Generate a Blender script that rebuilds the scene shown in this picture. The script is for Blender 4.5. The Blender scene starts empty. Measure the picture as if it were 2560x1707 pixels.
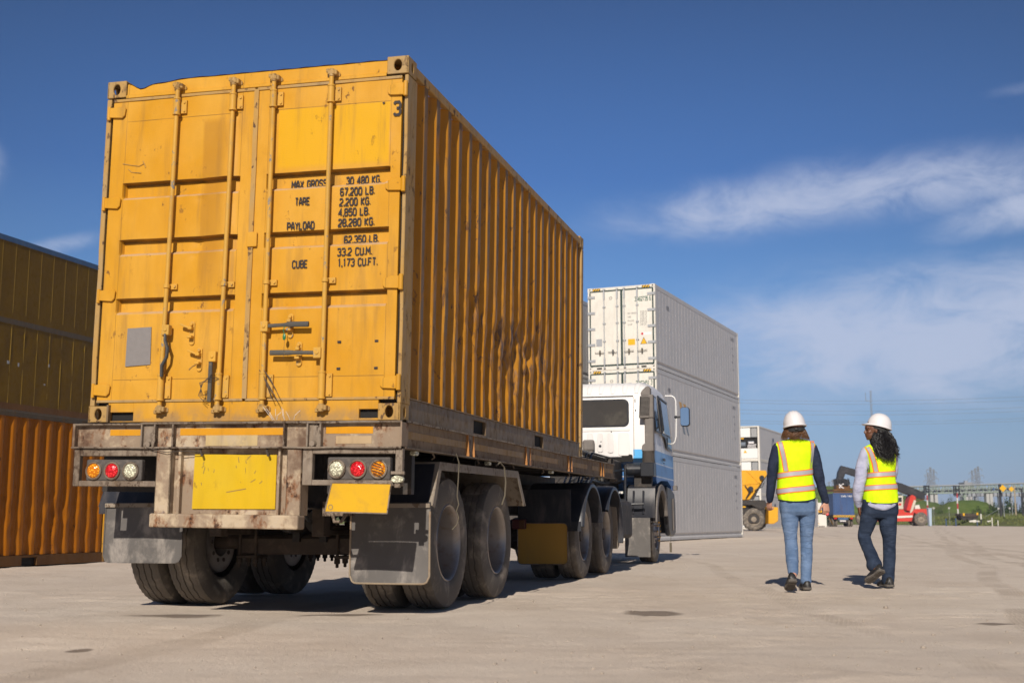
import bpy, math, random
from math import sin, cos, radians as RAD, pi as PI, atan2, sqrt, exp
from mathutils import Vector, Matrix, noise
random.seed(7)
SC = bpy.context.scene
COL = SC.collection

# ------------------------------------------------------------------ camera
F_PX, PITCH, CAM_H = 3022.8, 0.1472, 0.6655
cd = bpy.data.cameras.new('camera')
cd.sensor_width = 36.0
cd.lens = F_PX * 36.0 / 2560.0
cd.clip_start = 0.05
cd.clip_end = 9000.0
cd.dof.use_dof = True
cd.dof.focus_distance = 12.0
cd.dof.aperture_fstop = 3.2
cam = bpy.data.objects.new('camera', cd)
COL.objects.link(cam)
cam.location = (0, 0, CAM_H)
cam.rotation_euler = (PI / 2 + PITCH, 0, 0)
SC.camera = cam

# ------------------------------------------------------------------ light
SUN_EL, SUN_AZ = RAD(31), RAD(190.3)          # azimuth of the sun, clockwise from +Y
w = bpy.data.worlds.new("World")
SC.world = w
w.use_nodes = True
nt = w.node_tree
nt.nodes.clear()
def wn(t, **k):
    n = nt.nodes.new(t)
    for a, b in k.items():
        setattr(n, a, b)
    return n
def wmath(op, a, b=None, c=None):
    n = wn('ShaderNodeMath', operation=op)
    for i, v in enumerate((a, b, c)):
        if v is None:
            continue
        if isinstance(v, (int, float)):
            n.inputs[i].default_value = v
        else:
            nt.links.new(v, n.inputs[i])
    return n.outputs[0]
sky = wn('ShaderNodeTexSky', sky_type='NISHITA')
sky.sun_disc = False
sky.sun_elevation = SUN_EL
sky.sun_rotation = SUN_AZ
sky.altitude = 0
sky.air_density = 1.25
sky.dust_density = 0.5
sky.ozone_density = 2.6
geo = wn('ShaderNodeTexCoord')
sep = wn('ShaderNodeSeparateXYZ')
nt.links.new(geo.outputs['Generated'], sep.inputs[0])
az = wmath('ARCTAN2', sep.outputs[0], sep.outputs[1])
el = wmath('ARCSINE', sep.outputs[2])
comb = wn('ShaderNodeCombineXYZ')
nt.links.new(wmath('MULTIPLY', az, 6.0), comb.inputs[0])
nt.links.new(wmath('MULTIPLY', el, 12.5), comb.inputs[1])
nz = wn('ShaderNodeTexNoise')
nz.inputs['Scale'].default_value = 2.3
nz.inputs['Detail'].default_value = 9
nz.inputs['Roughness'].default_value = 0.64
nz.inputs['Distortion'].default_value = 0.55
nt.links.new(comb.outputs[0], nz.inputs['Vector'])
nz2 = wn('ShaderNodeTexNoise')
nz2.inputs['Scale'].default_value = 0.55
nz2.inputs['Detail'].default_value = 4
nt.links.new(comb.outputs[0], nz2.inputs['Vector'])
def pix_dir(X, Y):
    a = (X - 1280) / F_PX
    b = -(Y - 853.5) / F_PX
    v = Vector((a, cos(PITCH) - sin(PITCH) * b, sin(PITCH) + cos(PITCH) * b)).normalized()
    return atan2(v.x, v.y), math.asin(v.z)
total = None
# soft banks of cirrus: where in the sky, how wide, how tall, tilt, how dense
for (X, Y, sx, sy, tl, wgt, thr) in [
        (1900, 515, 400, 75, 0.06, 1.0, 0), (2300, 462, 430, 85, 0.0, 1.0, 0), (2560, 520, 230, 55, 0.16, 1.0, 0),
        (2450, 830, 720, 165, 0.02, 1.35, 0), (2150, 760, 560, 75, 0.10, 0.9, 0), (2000, 1010, 420, 60, 0, 0.35, 0), (2550, 223, 90, 18, 0.05, 0.42, 0),
        (130, 620, 130, 26, 0.3, 0.75, 0), (-70, 410, 75, 70, 0, 0.9, 0), (2500, 640, 260, 22, 0.05, 0.5, 0), (600, 900, 900, 200, 0, 0.5, 0)]:
    a0, e0 = pix_dir(X, Y)
    sa, se = sx / F_PX, sy / F_PX
    da = wmath('SUBTRACT', az, a0)
    de = wmath('ADD', wmath('SUBTRACT', el, e0), wmath('MULTIPLY', da, -tl))
    q = wmath('ADD', wmath('POWER', wmath('ABSOLUTE', wmath('DIVIDE', da, sa)), 2.4), wmath('POWER', wmath('ABSOLUTE', wmath('DIVIDE', de, se)), 2.2))
    g = wmath('MULTIPLY', wmath('EXPONENT', wmath('MULTIPLY', q, -1.0)), wgt)
    total = g if total is None else wmath('MAXIMUM', total, g)
nn = wmath('ADD', wmath('MULTIPLY', nz.outputs['Fac'], 1.7), wmath('MULTIPLY', nz2.outputs['Fac'], 0.5))
dens = wmath('MULTIPLY', total, wmath('SUBTRACT', nn, 0.34))
mr = wn('ShaderNodeMapRange', interpolation_type='SMOOTHSTEP')
nt.links.new(dens, mr.inputs[0])
mr.inputs[1].default_value = 0.08
mr.inputs[2].default_value = 1.02
mr.inputs[3].default_value = 0.0
mr.inputs[4].default_value = 0.74
ramp = wn('ShaderNodeValToRGB')
nt.links.new(wmath('MULTIPLY', el, 1.0), ramp.inputs[0])
cr = ramp.color_ramp
cr.elements[0].position = 0.0; cr.elements[0].color = (2.4, 4.0, 6.4, 1)
cr.elements[1].position = 1.0; cr.elements[1].color = (0.22, 0.42, 1.05, 1)
for p_, c_ in ((.06, (2.05, 3.7, 6.3, 1)), (.16, (1.0, 2.7, 6.1, 1)), (.28, (.34, 1.30, 4.15, 1)), (.42, (.19, .66, 2.2, 1)), (.60, (.24, .50, 1.3, 1))):
    e_ = cr.elements.new(p_); e_.color = c_
tint = wn('ShaderNodeMix', data_type='RGBA')
tint.inputs[0].default_value = 0.85
nt.links.new(sky.outputs[0], tint.inputs[6])
vs_ = wn('ShaderNodeVectorMath', operation='SCALE')
nt.links.new(ramp.outputs[0], vs_.inputs[0])
nt.links.new(wmath('MAXIMUM', wmath('SUBTRACT', 1.04, wmath('MULTIPLY', wmath('MULTIPLY', az, az), 1.5)), .6), vs_.inputs['Scale'])
nt.links.new(vs_.outputs[0], tint.inputs[7])
mixc = wn('ShaderNodeMix', data_type='RGBA')
nt.links.new(mr.outputs[0], mixc.inputs[0])
nt.links.new(tint.outputs[2], mixc.inputs[6])
mixc.inputs[7].default_value = (5.2, 5.7, 7.2, 1)
bg = wn('ShaderNodeBackground')
bg.inputs['Strength'].default_value = 0.1
nt.links.new(mixc.outputs[2], bg.inputs[0])
wo = wn('ShaderNodeOutputWorld')
nt.links.new(bg.outputs[0], wo.inputs[0])

sl = bpy.data.lights.new('sun', 'SUN')
sl.energy = 4.6
sl.angle = RAD(0.53)
sl.color = (1.0, 0.92, 0.82)
so = bpy.data.objects.new('sun', sl)
COL.objects.link(so)
tosun = Vector((sin(SUN_AZ) * cos(SUN_EL), cos(SUN_AZ) * cos(SUN_EL), sin(SUN_EL)))
so.rotation_euler = tosun.to_track_quat('Z', 'Y').to_euler()
so.location = (0, 0, 60)
SC.view_settings.view_transform = 'Standard'
SC.view_settings.look = 'None'
SC.view_settings.gamma = 1
SC.view_settings.exposure = 0.08

# ------------------------------------------------------------------ helpers
def at(X, Y, depth):
    """world point seen at photo pixel (X, Y) at a depth along +Y"""
    a = (X - 1280) / F_PX
    b = -(Y - 853.5) / F_PX
    v = Vector((a, cos(PITCH) - sin(PITCH) * b, sin(PITCH) + cos(PITCH) * b))
    return Vector((0, 0, CAM_H)) + v * (depth / v.y)
def tag(o, label=None, cat=None, group=None, kind=None):
    if label: o['label'] = label
    if cat: o['category'] = cat
    if group: o['group'] = group
    if kind: o['kind'] = kind
    return o
def empty(name, loc=(0, 0, 0), rz=0.0, rot=None):
    o = bpy.data.objects.new(name, None)
    o.empty_display_size = 0.3
    COL.objects.link(o)
    o.location = loc
    o.rotation_euler = rot if rot else (0, 0, rz)
    return o
def copy_tree(o, parent=None):
    c = o.copy()
    COL.objects.link(c)
    c.parent = parent
    for ch in list(o.children):
        copy_tree(ch, c)
    return c
def sstep(a, b, x):
    if a == b: return 0.0 if x < a else 1.0
    t = max(0.0, min(1.0, (x - a) / (b - a)))
    return t * t * (3 - 2 * t)
class MB:
    def __init__(s):
        s.v = []; s.f = []; s.cuts = []
    def cut(s):
        '''start of a further piece that becomes an object of its own'''
        s.cuts.append((len(s.v), len(s.f)))
        return s
    def add(s, vs, fs):
        b = len(s.v)
        s.v += [tuple(p) for p in vs]
        s.f += [tuple(i + b for i in f) for f in fs]
        return s
    def box(s, x0, x1, y0, y1, z0, z1):
        s.add([(x0, y0, z0), (x1, y0, z0), (x1, y1, z0), (x0, y1, z0), (x0, y0, z1), (x1, y0, z1), (x1, y1, z1), (x0, y1, z1)],
              [(0, 3, 2, 1), (4, 5, 6, 7), (0, 1, 5, 4), (1, 2, 6, 5), (2, 3, 7, 6), (3, 0, 4, 7)])
        return s
    def bar(s, p, q, wx, wy, up=(0, 0, 1)):
        p, q = Vector(p), Vector(q)
        d = (q - p).normalized()
        u = Vector(up)
        if abs(d.dot(u)) > .98: u = Vector((0, 1, 0))
        a = d.cross(u).normalized(); b = a.cross(d).normalized()
        vs = []
        for c in (p, q):
            for sa, sb in ((-1, -1), (1, -1), (1, 1), (-1, 1)):
                vs.append(c + a * (sa * wx / 2) + b * (sb * wy / 2))
        s.add(vs, [(0, 1, 2, 3), (7, 6, 5, 4), (0, 4, 5, 1), (1, 5, 6, 2), (2, 6, 7, 3), (3, 7, 4, 0)])
        return s
    def cyl(s, p, q, r0, r1=None, n=16):
        return s.tube([p, q], [r0, r0 if r1 is None else r1], n)
    def tube(s, pts, r, n=10, cap=True, flat=1.0, up=None):
        pts = [Vector(p) for p in pts]
        rs = r if isinstance(r, (list, tuple)) else [r] * len(pts)
        vs = []; last = None
        for i, p in enumerate(pts):
            d = (pts[min(i + 1, len(pts) - 1)] - pts[max(i - 1, 0)]).normalized()
            u = Vector(up) if up else (last if last is not None else (Vector((0, 0, 1)) if abs(d.z) < .9 else Vector((1, 0, 0))))
            a = d.cross(u)
            if a.length < 1e-5: a = d.cross(Vector((1, 0.3, 0)))
            a.normalize(); b = a.cross(d).normalized(); last = b
            for k in range(n):
                t = 2 * PI * k / n
                vs.append(p + a * cos(t) * rs[i] + b * sin(t) * rs[i] * flat)
        fs = []
        for i in range(len(pts) - 1):
            for k in range(n):
                k2 = (k + 1) % n
                fs.append((i * n + k, i * n + k2, (i + 1) * n + k2, (i + 1) * n + k))
        if cap:
            fs.append(tuple(range(n - 1, -1, -1)))
            fs.append(tuple(range((len(pts) - 1) * n, len(pts) * n)))
        s.add(vs, fs)
        return s
    def prism(s, poly, axis, a, b):
        def mk(p, t):
            if axis == 0: return (t, p[0], p[1])
            if axis == 1: return (p[0], t, p[1])
            return (p[0], p[1], t)
        n = len(poly)
        vs = [mk(p, a) for p in poly] + [mk(p, b) for p in poly]
        fs = [tuple(range(n)), tuple(range(2 * n - 1, n - 1, -1))]
        for i in range(n):
            j = (i + 1) % n
            fs.append((i, i + n, j + n, j))
        s.add(vs, fs)
        return s
    def lathe(s, prof, c, axis=0, n=48, closed=False, mod=None, amod=None):
        vs = []
        for i, (a, r) in enumerate(prof):
            for k in range(n):
                t = 2 * PI * k / n
                rr = r + (mod(i, k) if mod else 0)
                u, w_ = rr * cos(t), rr * sin(t)
                if amod and axis == 0: vs.append((c[0] + a + amod(i, k), c[1] + u, c[2] + w_))
                elif axis == 0: vs.append((c[0] + a, c[1] + u, c[2] + w_))
                elif axis == 1: vs.append((c[0] + u, c[1] + a, c[2] + w_))
                else: vs.append((c[0] + u, c[1] + w_, c[2] + a))
        fs = []
        m = len(prof)
        for i in range(m if closed else m - 1):
            i2 = (i + 1) % m
            for k in range(n):
                k2 = (k + 1) % n
                fs.append((i * n + k, i2 * n + k, i2 * n + k2, i * n + k2))
        s.add(vs, fs)
        return s
    def grid(s, fn, us, vs_):
        nu, nv = len(us), len(vs_)
        s.add([fn(u, v) for v in vs_ for u in us],
              [(j * nu + i, j * nu + i + 1, (j + 1) * nu + i + 1, (j + 1) * nu + i) for j in range(nv - 1) for i in range(nu - 1)])
        return s
    def loft(s, rings, cap=True):
        n = len(rings[0]); vs = [p for r in rings for p in r]; fs = []
        for i in range(len(rings) - 1):
            for k in range(n):
                k2 = (k + 1) % n
                fs.append((i * n + k, i * n + k2, (i + 1) * n + k2, (i + 1) * n + k))
        if cap:
            fs.append(tuple(range(n - 1, -1, -1)))
            fs.append(tuple(range((len(rings) - 1) * n, len(rings) * n)))
        s.add(vs, fs)
        return s
    def ell(s, c, r, nu=16, nv=10, M=None):
        rings = []
        for j in range(1, nv):
            ph = PI * j / nv - PI / 2
            ring = []
            for k in range(nu):
                t = 2 * PI * k / nu
                p = Vector((r[0] * cos(ph) * cos(t), r[1] * cos(ph) * sin(t), r[2] * sin(ph)))
                if M: p = M @ p
                ring.append(Vector(c) + p)
            rings.append(ring)
        return s.loft(rings)
    def hole(s, o, u, v, n, W, H, c, rx, ry, t=0.012, seg=20):
        """plate W x H at o spanned by u, v, thickness t along n, with an oval hole"""
        o, u, v, n = map(Vector, (o, u, v, n))
        vs = []
        for off in (0, t):
            for k in range(seg):
                a = 2 * PI * k / seg
                vs.append(o + u * (c[0] + rx * cos(a)) + v * (c[1] + ry * sin(a)) + n * off)
            for k in range(seg):
                a = 2 * PI * k / seg
                dx, dy = cos(a), sin(a)
                ts = []
                if dx > 1e-6: ts.append((W - c[0]) / dx)
                if dx < -1e-6: ts.append(-c[0] / dx)
                if dy > 1e-6: ts.append((H - c[1]) / dy)
                if dy < -1e-6: ts.append(-c[1] / dy)
                m = min(ts)
                x, y = c[0] + dx * m, c[1] + dy * m
                # snap the nearest samples to the corners
                for cx in (0, W):
                    for cy in (0, H):
                        if (x - cx) ** 2 + (y - cy) ** 2 < (0.17 * max(W, H)) ** 2: x, y = cx, cy
                vs.append(o + u * x + v * y + n * off)
        fs = []
        for k in range(seg):
            j = (k + 1) % seg
            fs.append((k, j, seg + j, seg + k))
            fs.append((2 * seg + k, 3 * seg + k, 3 * seg + j, 2 * seg + j))
            fs.append((k, 2 * seg + k, 2 * seg + j, j))
            fs.append((seg + k, seg + j, 3 * seg + j, 3 * seg + k))
        s.add(vs, fs)
        return s
    def build(s, name, m, parent=None, smooth=False, bevel=0.0, seg=1, label=None, xf=None, kind=None, ang=35):
        if s.cuts:
            ends = s.cuts + [(len(s.v), len(s.f))]
            first = None; st = (0, 0)
            for e in ends:
                if e[1] > st[1]:
                    q = MB(); q.v = s.v[st[0]:e[0]]; q.f = [tuple(i - st[0] for i in f) for f in s.f[st[1]:e[1]]]
                    o = q.build(name, m, parent, smooth, bevel, seg, label, xf, kind, ang)
                    first = first or o
                st = e
            return first
        me = bpy.data.meshes.new(name)
        vs = [tuple(xf @ Vector(p)) for p in s.v] if xf is not None else s.v
        me.from_pydata(vs, [], s.f)
        me.validate()
        me.materials.append(m)
        if smooth:
            me.shade_smooth()
            try: me.set_sharp_from_angle(angle=RAD(ang))
            except Exception: pass
        o = bpy.data.objects.new(name, me)
        COL.objects.link(o)
        if parent is not None: o.parent = parent
        if bevel > 0:
            b = o.modifiers.new('bevel', 'BEVEL')
            b.width = bevel; b.segments = seg; b.limit_method = 'ANGLE'; b.angle_limit = RAD(40)
        if label: o['label'] = label
        if kind: o['kind'] = kind
        return o
# stroke lettering: squarish condensed stencil characters drawn with chamfered corners
_c = .2
GLY = {
 'O': [[(_c, 0), (1 - _c, 0), (1, _c), (1, 1 - _c), (1 - _c, 1), (_c, 1), (0, 1 - _c), (0, _c), (_c, 0)]],
 '1': [[(.2, .8), (.55, 1), (.55, 0)]],
 '2': [[(0, .8), (_c, 1), (1 - _c, 1), (1, .8), (1, .6), (0, .15), (0, 0), (1, 0)]],
 '3': [[(0, .85), (_c, 1), (1 - _c, 1), (1, .85), (1, .62), (.75, .52), (.4, .52)], [(.75, .52), (1, .4), (1, .15), (1 - _c, 0), (_c, 0), (0, .15)]],
 '4': [[(.75, 0), (.75, 1), (0, .3), (1, .3)]],
 '5': [[(1, 1), (.05, 1), (0, .55), (.75, .6), (1, .45), (1, .15), (1 - _c, 0), (_c, 0), (0, .12)]],
 '6': [[(1, .88), (1 - _c, 1), (_c, 1), (0, .85), (0, .15), (_c, 0), (1 - _c, 0), (1, .15), (1, .42), (1 - _c, .56), (0, .52)]],
 '7': [[(0, 1), (1, 1), (.35, 0)]],
 '8': [[(.2, .52), (0, .66), (0, .86), (_c, 1), (1 - _c, 1), (1, .86), (1, .66), (.8, .52), (.2, .52), (0, .38), (0, .14), (_c, 0), (1 - _c, 0), (1, .14), (1, .38), (.8, .52)]],
 '9': [[(0, .12), (_c, 0), (1 - _c, 0), (1, .15), (1, .85), (1 - _c, 1), (_c, 1), (0, .85), (0, .58), (_c, .44), (1, .48)]],
 'K': [[(0, 0), (0, 1)], [(1, 1), (.08, .5), (1, 0)]], 'G': [[(1, .82), (1 - _c, 1), (_c, 1), (0, .82), (0, .18), (_c, 0), (1 - _c, 0), (1, .15), (1, .48), (.55, .48)]],
 'L': [[(0, 1), (0, 0), (1, 0)]], 'B': [[(0, 0), (0, 1), (.78, 1), (1, .86), (1, .66), (.78, .53), (0, .53)], [(.78, .53), (1, .4), (1, .14), (.78, 0), (0, 0)]],
 'T': [[(0, 1), (1, 1)], [(.5, 1), (.5, 0)]], 'A': [[(0, 0), (.1, .55), (.35, 1), (.65, 1), (.9, .55), (1, 0)], [(.06, .33), (.94, .33)]],
 'R': [[(0, 0), (0, 1), (.78, 1), (1, .85), (1, .62), (.78, .48), (0, .48)], [(.5, .48), (1, 0)]], 'E': [[(1, 1), (0, 1), (0, 0), (1, 0)], [(0, .52), (.8, .52)]],
 'P': [[(0, 0), (0, 1), (.78, 1), (1, .85), (1, .6), (.78, .45), (0, .45)]], 'Y': [[(0, 1), (.5, .5), (1, 1)], [(.5, .5), (.5, 0)]],
 'D': [[(0, 0), (0, 1), (.75, 1), (1, .8), (1, .2), (.75, 0), (0, 0)]], 'C': [[(1, .82), (1 - _c, 1), (_c, 1), (0, .82), (0, .18), (_c, 0), (1 - _c, 0), (1, .18)]],
 'U': [[(0, 1), (0, .18), (_c, 0), (1 - _c, 0), (1, .18), (1, 1)]], 'M': [[(0, 0), (0, 1), (.5, .45), (1, 1), (1, 0)]], 'F': [[(1, 1), (0, 1), (0, 0)], [(0, .52), (.8, .52)]],
 'X': [[(0, 0), (1, 1)], [(0, 1), (1, 0)]], 'S': [[(1, .84), (1 - _c, 1), (_c, 1), (0, .84), (0, .66), (_c, .54), (1 - _c, .48), (1, .36), (1, .16), (1 - _c, 0), (_c, 0), (0, .16)]],
 'W': [[(0, 1), (.22, 0), (.5, .7), (.78, 0), (1, 1)]], 'H': [[(0, 0), (0, 1)], [(1, 0), (1, 1)], [(0, .52), (1, .52)]], 'V': [[(0, 1), (.5, 0), (1, 1)]],
 '-': [[(.1, .5), (.9, .5)]], '.': [[(.1, 0), (.1, .12)]], ',': [[(.15, .12), (.0, -.12)]],
}
GLY['0'] = GLY['O']
def text_mb(mb, s, x0, x1, z, h, place, bold=0.0):
    """stroke lettering s fitted between x0..x1, centred on z, height h; place(x, z) gives the 3-D point"""
    wid = {' ': .55, '.': .12, ',': .15, '1': .75, 'M': 1.15}
    gap = .42
    ws = [wid.get(c, 1.0) for c in s]
    tot = sum(ws) + gap * (len(s) - 1)
    u = (x1 - x0) / tot
    th = h * .21 * .5
    thx = min(th, u * .20)
    cx = x0
    for c, w_ in zip(s, ws):
        for line in GLY.get(c, []):
            line = [(line[q][0] + (line[q + 1][0] - line[q][0]) * r_ / 3, line[q][1] + (line[q + 1][1] - line[q][1]) * r_ / 3) for q in range(len(line) - 1) for r_ in range(3)] + [line[-1]]
            pts = [(cx + p[0] * (u if c not in '.,1M' else u * (1.0 if c != 'M' else 1.15) if c in 'M1' else u * 1.0) * (w_ if c in '1' else 1), z - h / 2 + p[1] * h) for p in line]
            n = len(pts); closed = pts[0] == pts[-1]
            off = []
            for i in range(n):
                a = pts[i - 1] if i > 0 else (pts[-2] if closed else pts[0])
                b = pts[i + 1] if i < n - 1 else (pts[1] if closed else pts[-1])
                p = pts[i]
                def nr(q, r):
                    dx, dy = r[0] - q[0], r[1] - q[1]; L = sqrt(dx * dx + dy * dy) or 1
                    return (-dy / L, dx / L, L)
                n1 = nr(a, p) if (a != p) else nr(p, b); n2 = nr(p, b) if (b != p) else n1
                mx, my = n1[0] + n2[0], n1[1] + n2[1]
                L = sqrt(mx * mx + my * my) or 1
                k = min(2.2, 2 / max(.35, L * L) * L) if L > .01 else 1
                mx, my = mx / L * k * .5 * 2 / 2, my / L * k * .5 * 2 / 2
                sc = 1 / max(.45, (n1[0] * mx + n1[1] * my) / (sqrt(mx * mx + my * my) or 1))
                l = sqrt(mx * mx + my * my) or 1
                off.append((mx / l * sc, my / l * sc))
            vs = []
            for p, o in zip(pts, off):
                vs += [place(p[0] + o[0] * thx, p[1] + o[1] * th), place(p[0] - o[0] * thx, p[1] - o[1] * th)]
            mb.add(vs, [(2 * i, 2 * i + 1, 2 * i + 3, 2 * i + 2) for i in range(n - 1)])
        cx += (w_ + gap) * u

# ------------------------------------------------------------------ materials
class NT:
    def __init__(s, name):
        s.m = bpy.data.materials.new(name)
        s.m.use_nodes = True
        s.t = s.m.node_tree
        s.b = s.t.nodes['Principled BSDF']
        s.tc = s.t.nodes.new('ShaderNodeTexCoord')
    def lk(s, a, b): s.t.links.new(a, b)
    def math(s, op, a, b=None, c=None, clamp=False):
        n = s.t.nodes.new('ShaderNodeMath'); n.operation = op; n.use_clamp = clamp
        for i, v in enumerate((a, b, c)):
            if v is None: continue
            if isinstance(v, (int, float)): n.inputs[i].default_value = v
            else: s.lk(v, n.inputs[i])
        return n.outputs[0]
    def noise(s, scale, detail=4, rough=.55, sc=(1, 1, 1), dist=0, seed=0):
        mp = s.t.nodes.new('ShaderNodeMapping')
        mp.inputs['Scale'].default_value = sc
        mp.inputs['Location'].default_value = (seed * 3.1, seed * 1.7, seed * 2.3)
        s.lk(s.tc.outputs['Object'], mp.inputs[0])
        n = s.t.nodes.new('ShaderNodeTexNoise')
        n.inputs['Scale'].default_value = scale
        n.inputs['Detail'].default_value = detail
        n.inputs['Roughness'].default_value = rough
        n.inputs['Distortion'].default_value = dist
        s.lk(mp.outputs[0], n.inputs['Vector'])
        return n.outputs['Fac']
    def ramp(s, v, a, b, lo=0.0, hi=1.0):
        n = s.t.nodes.new('ShaderNodeMapRange')
        n.interpolation_type = 'SMOOTHSTEP'
        s.lk(v, n.inputs[0])
        for i, x in zip((1, 2, 3, 4), (a, b, lo, hi)): n.inputs[i].default_value = x
        return n.outputs[0]
    def mix(s, f, a, b, mode='MIX'):
        n = s.t.nodes.new('ShaderNodeMix'); n.data_type = 'RGBA'; n.blend_type = mode
        for i, v in zip((0, 6, 7), (f, a, b)):
            if isinstance(v, (int, float)): n.inputs[i].default_value = v
            elif isinstance(v, tuple): n.inputs[i].default_value = (*v[:3], 1)
            else: s.lk(v, n.inputs[i])
        return n.outputs[2]
    def col(s, v): s.lk(v, s.b.inputs['Base Color'])
    def bump(s, v, st, d=.01):
        n = s.t.nodes.new('ShaderNodeBump')
        n.inputs['Strength'].default_value = st
        n.inputs['Distance'].default_value = d
        s.lk(v, n.inputs['Height'])
        s.lk(n.outputs[0], s.b.inputs['Normal'])
    def xyz(s):
        n = s.t.nodes.new('ShaderNodeSeparateXYZ')
        s.lk(s.tc.outputs['Object'], n.inputs[0])
        return n.outputs
def simple(name, c, rough=.6, metal=0.0, var=.12, scale=3.0, dirt=None, damt=.35, bump=.15, bscale=60, spec=None, dsc=(1, 1, 1)):
    k = NT(name)
    k.b.inputs['Roughness'].default_value = rough
    k.b.inputs['Metallic'].default_value = metal
    if spec is not None: k.b.inputs['Specular IOR Level'].default_value = spec
    lo = tuple(x * (1 - var * 1.6) for x in c); hi = tuple(min(1, x * (1 + var)) for x in c)
    cc = k.mix(k.noise(scale, 5, .6), lo, hi)
    if dirt:
        cc = k.mix(k.ramp(k.noise(scale * 1.7, 8, .65, dsc, .4, 3), .48, .72, 0, damt), cc, dirt)
    k.col(cc)
    if bump: k.bump(k.noise(bscale, 4), bump, .002)
    return k.m
def worn(name, c, fade=None, rust=(.12, .055, .025), ramt=.55, thr=.64, streak=.35, sdark=(.16, .10, .05), rough=.5, patch=None, metal=0.0, grime_z=None, scale=1.0, pc=(0.62, 0.33, 0.004), crest=None, lines=None, scrape=False, bst=.25):
    """weathered paint: faded blotches, vertical dirt streaks, rust chips"""
    k = NT(name)
    k.b.inputs['Metallic'].default_value = metal
    fade = fade or tuple(min(1, x * 1.12 + .02) for x in c)
    n1 = k.noise(1.3 * scale, 6, .6, (1, 1, .7), .3)
    cc = k.mix(k.ramp(n1, .3, .7), c, fade)
    n4 = k.noise(9 * scale, 4, .6, (1, 1, .5), 0, 5)
    cc = k.mix(k.ramp(n4, .35, .75, 0, .22), cc, tuple(x * .72 for x in c))
    if crest:
        x, y, z = k.xyz()
        wn_ = k.noise(5, 6, .65, (1, 1, .5), .2, 14)
        g = k.math('MULTIPLY', k.ramp(x, crest[0], crest[1]), k.ramp(wn_, .30, .52, .5, .95))
        cc = k.mix(g, cc, crest[2])
    if patch:
        x, y, z = k.xyz()
        f = None
        for (x0, x1, z0, z1) in patch:
            g = k.math('MULTIPLY', k.math('MULTIPLY', k.ramp(x, x0, x0 + .01), k.ramp(x, x1 - .01, x1, 1, 0)), k.math('MULTIPLY', k.ramp(z, z0, z0 + .06), k.ramp(z, z1 - .01, z1, 1, 0)))
            f = g if f is None else k.math('MAXIMUM', f, g)
        cc = k.mix(k.math('MULTIPLY', f, .85), cc, pc)
    st = k.noise(3.2 * scale, 6, .62, (3.2, 3.2, .28), .1, 2)
    cc = k.mix(k.ramp(st, .5, .78, 0, streak), cc, sdark)
    if grime_z:
        x, y, z = k.xyz()
        g = k.ramp(z, grime_z[0], grime_z[1], .75, 0)
        cc = k.mix(k.math('MULTIPLY', g, k.ramp(k.noise(4, 6, .65, (1, 1, .6), .3, 8), .3, .65)), cc, sdark)
    n2 = k.noise(11 * scale, 8, .7, (1, 1, .6), .2, 4)
    n3 = k.noise(2.1 * scale, 3, .5, (1, 1, 1), 0, 6)
    rf = k.math('MULTIPLY', k.ramp(n2, thr, thr + .035), k.ramp(n3, .42, .62, .15, 1), clamp=True)
    rf = k.math('MULTIPLY', rf, ramt)
    cc = k.mix(rf, cc, rust)
    if scrape:
        x, y, z = k.xyz()
        dy = k.math('DIVIDE', k.math('SUBTRACT', y, 3.1), 2.1); dz = k.math('DIVIDE', k.math('SUBTRACT', z, .85), .5)
        msk = k.math('EXPONENT', k.math('MULTIPLY', k.math('ADD', k.math('MULTIPLY', dy, dy), k.math('MULTIPLY', dz, dz)), -1.0))
        sn = k.noise(9, 7, .7, (1, 1, .22), .3, 31)
        cc = k.mix(k.math('MULTIPLY', k.ramp(k.math('ADD', sn, k.math('MULTIPLY', msk, .12)), .63, .70), .85), cc, (.10, .065, .05))
        cc = k.mix(k.math('MULTIPLY', k.math('MULTIPLY', msk, k.ramp(k.noise(22, 5, .7, (1, 1, .25), .2, 33), .56, .63)), .7), cc, (.30, .18, .11))
    if lines: cc = lines(k, cc)
    k.col(cc)
    k.b.inputs['Specular IOR Level'].default_value = .2
    k.lk(k.ramp(n2, .4, .7, rough - .08, rough + .25), k.b.inputs['Roughness'])
    if bst: k.bump(k.math('ADD', k.math('MULTIPLY', n4, .6), n2), bst, .004)
    return k.m
YEL = (0.54, 0.252, 0.010)
M = {}
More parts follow.
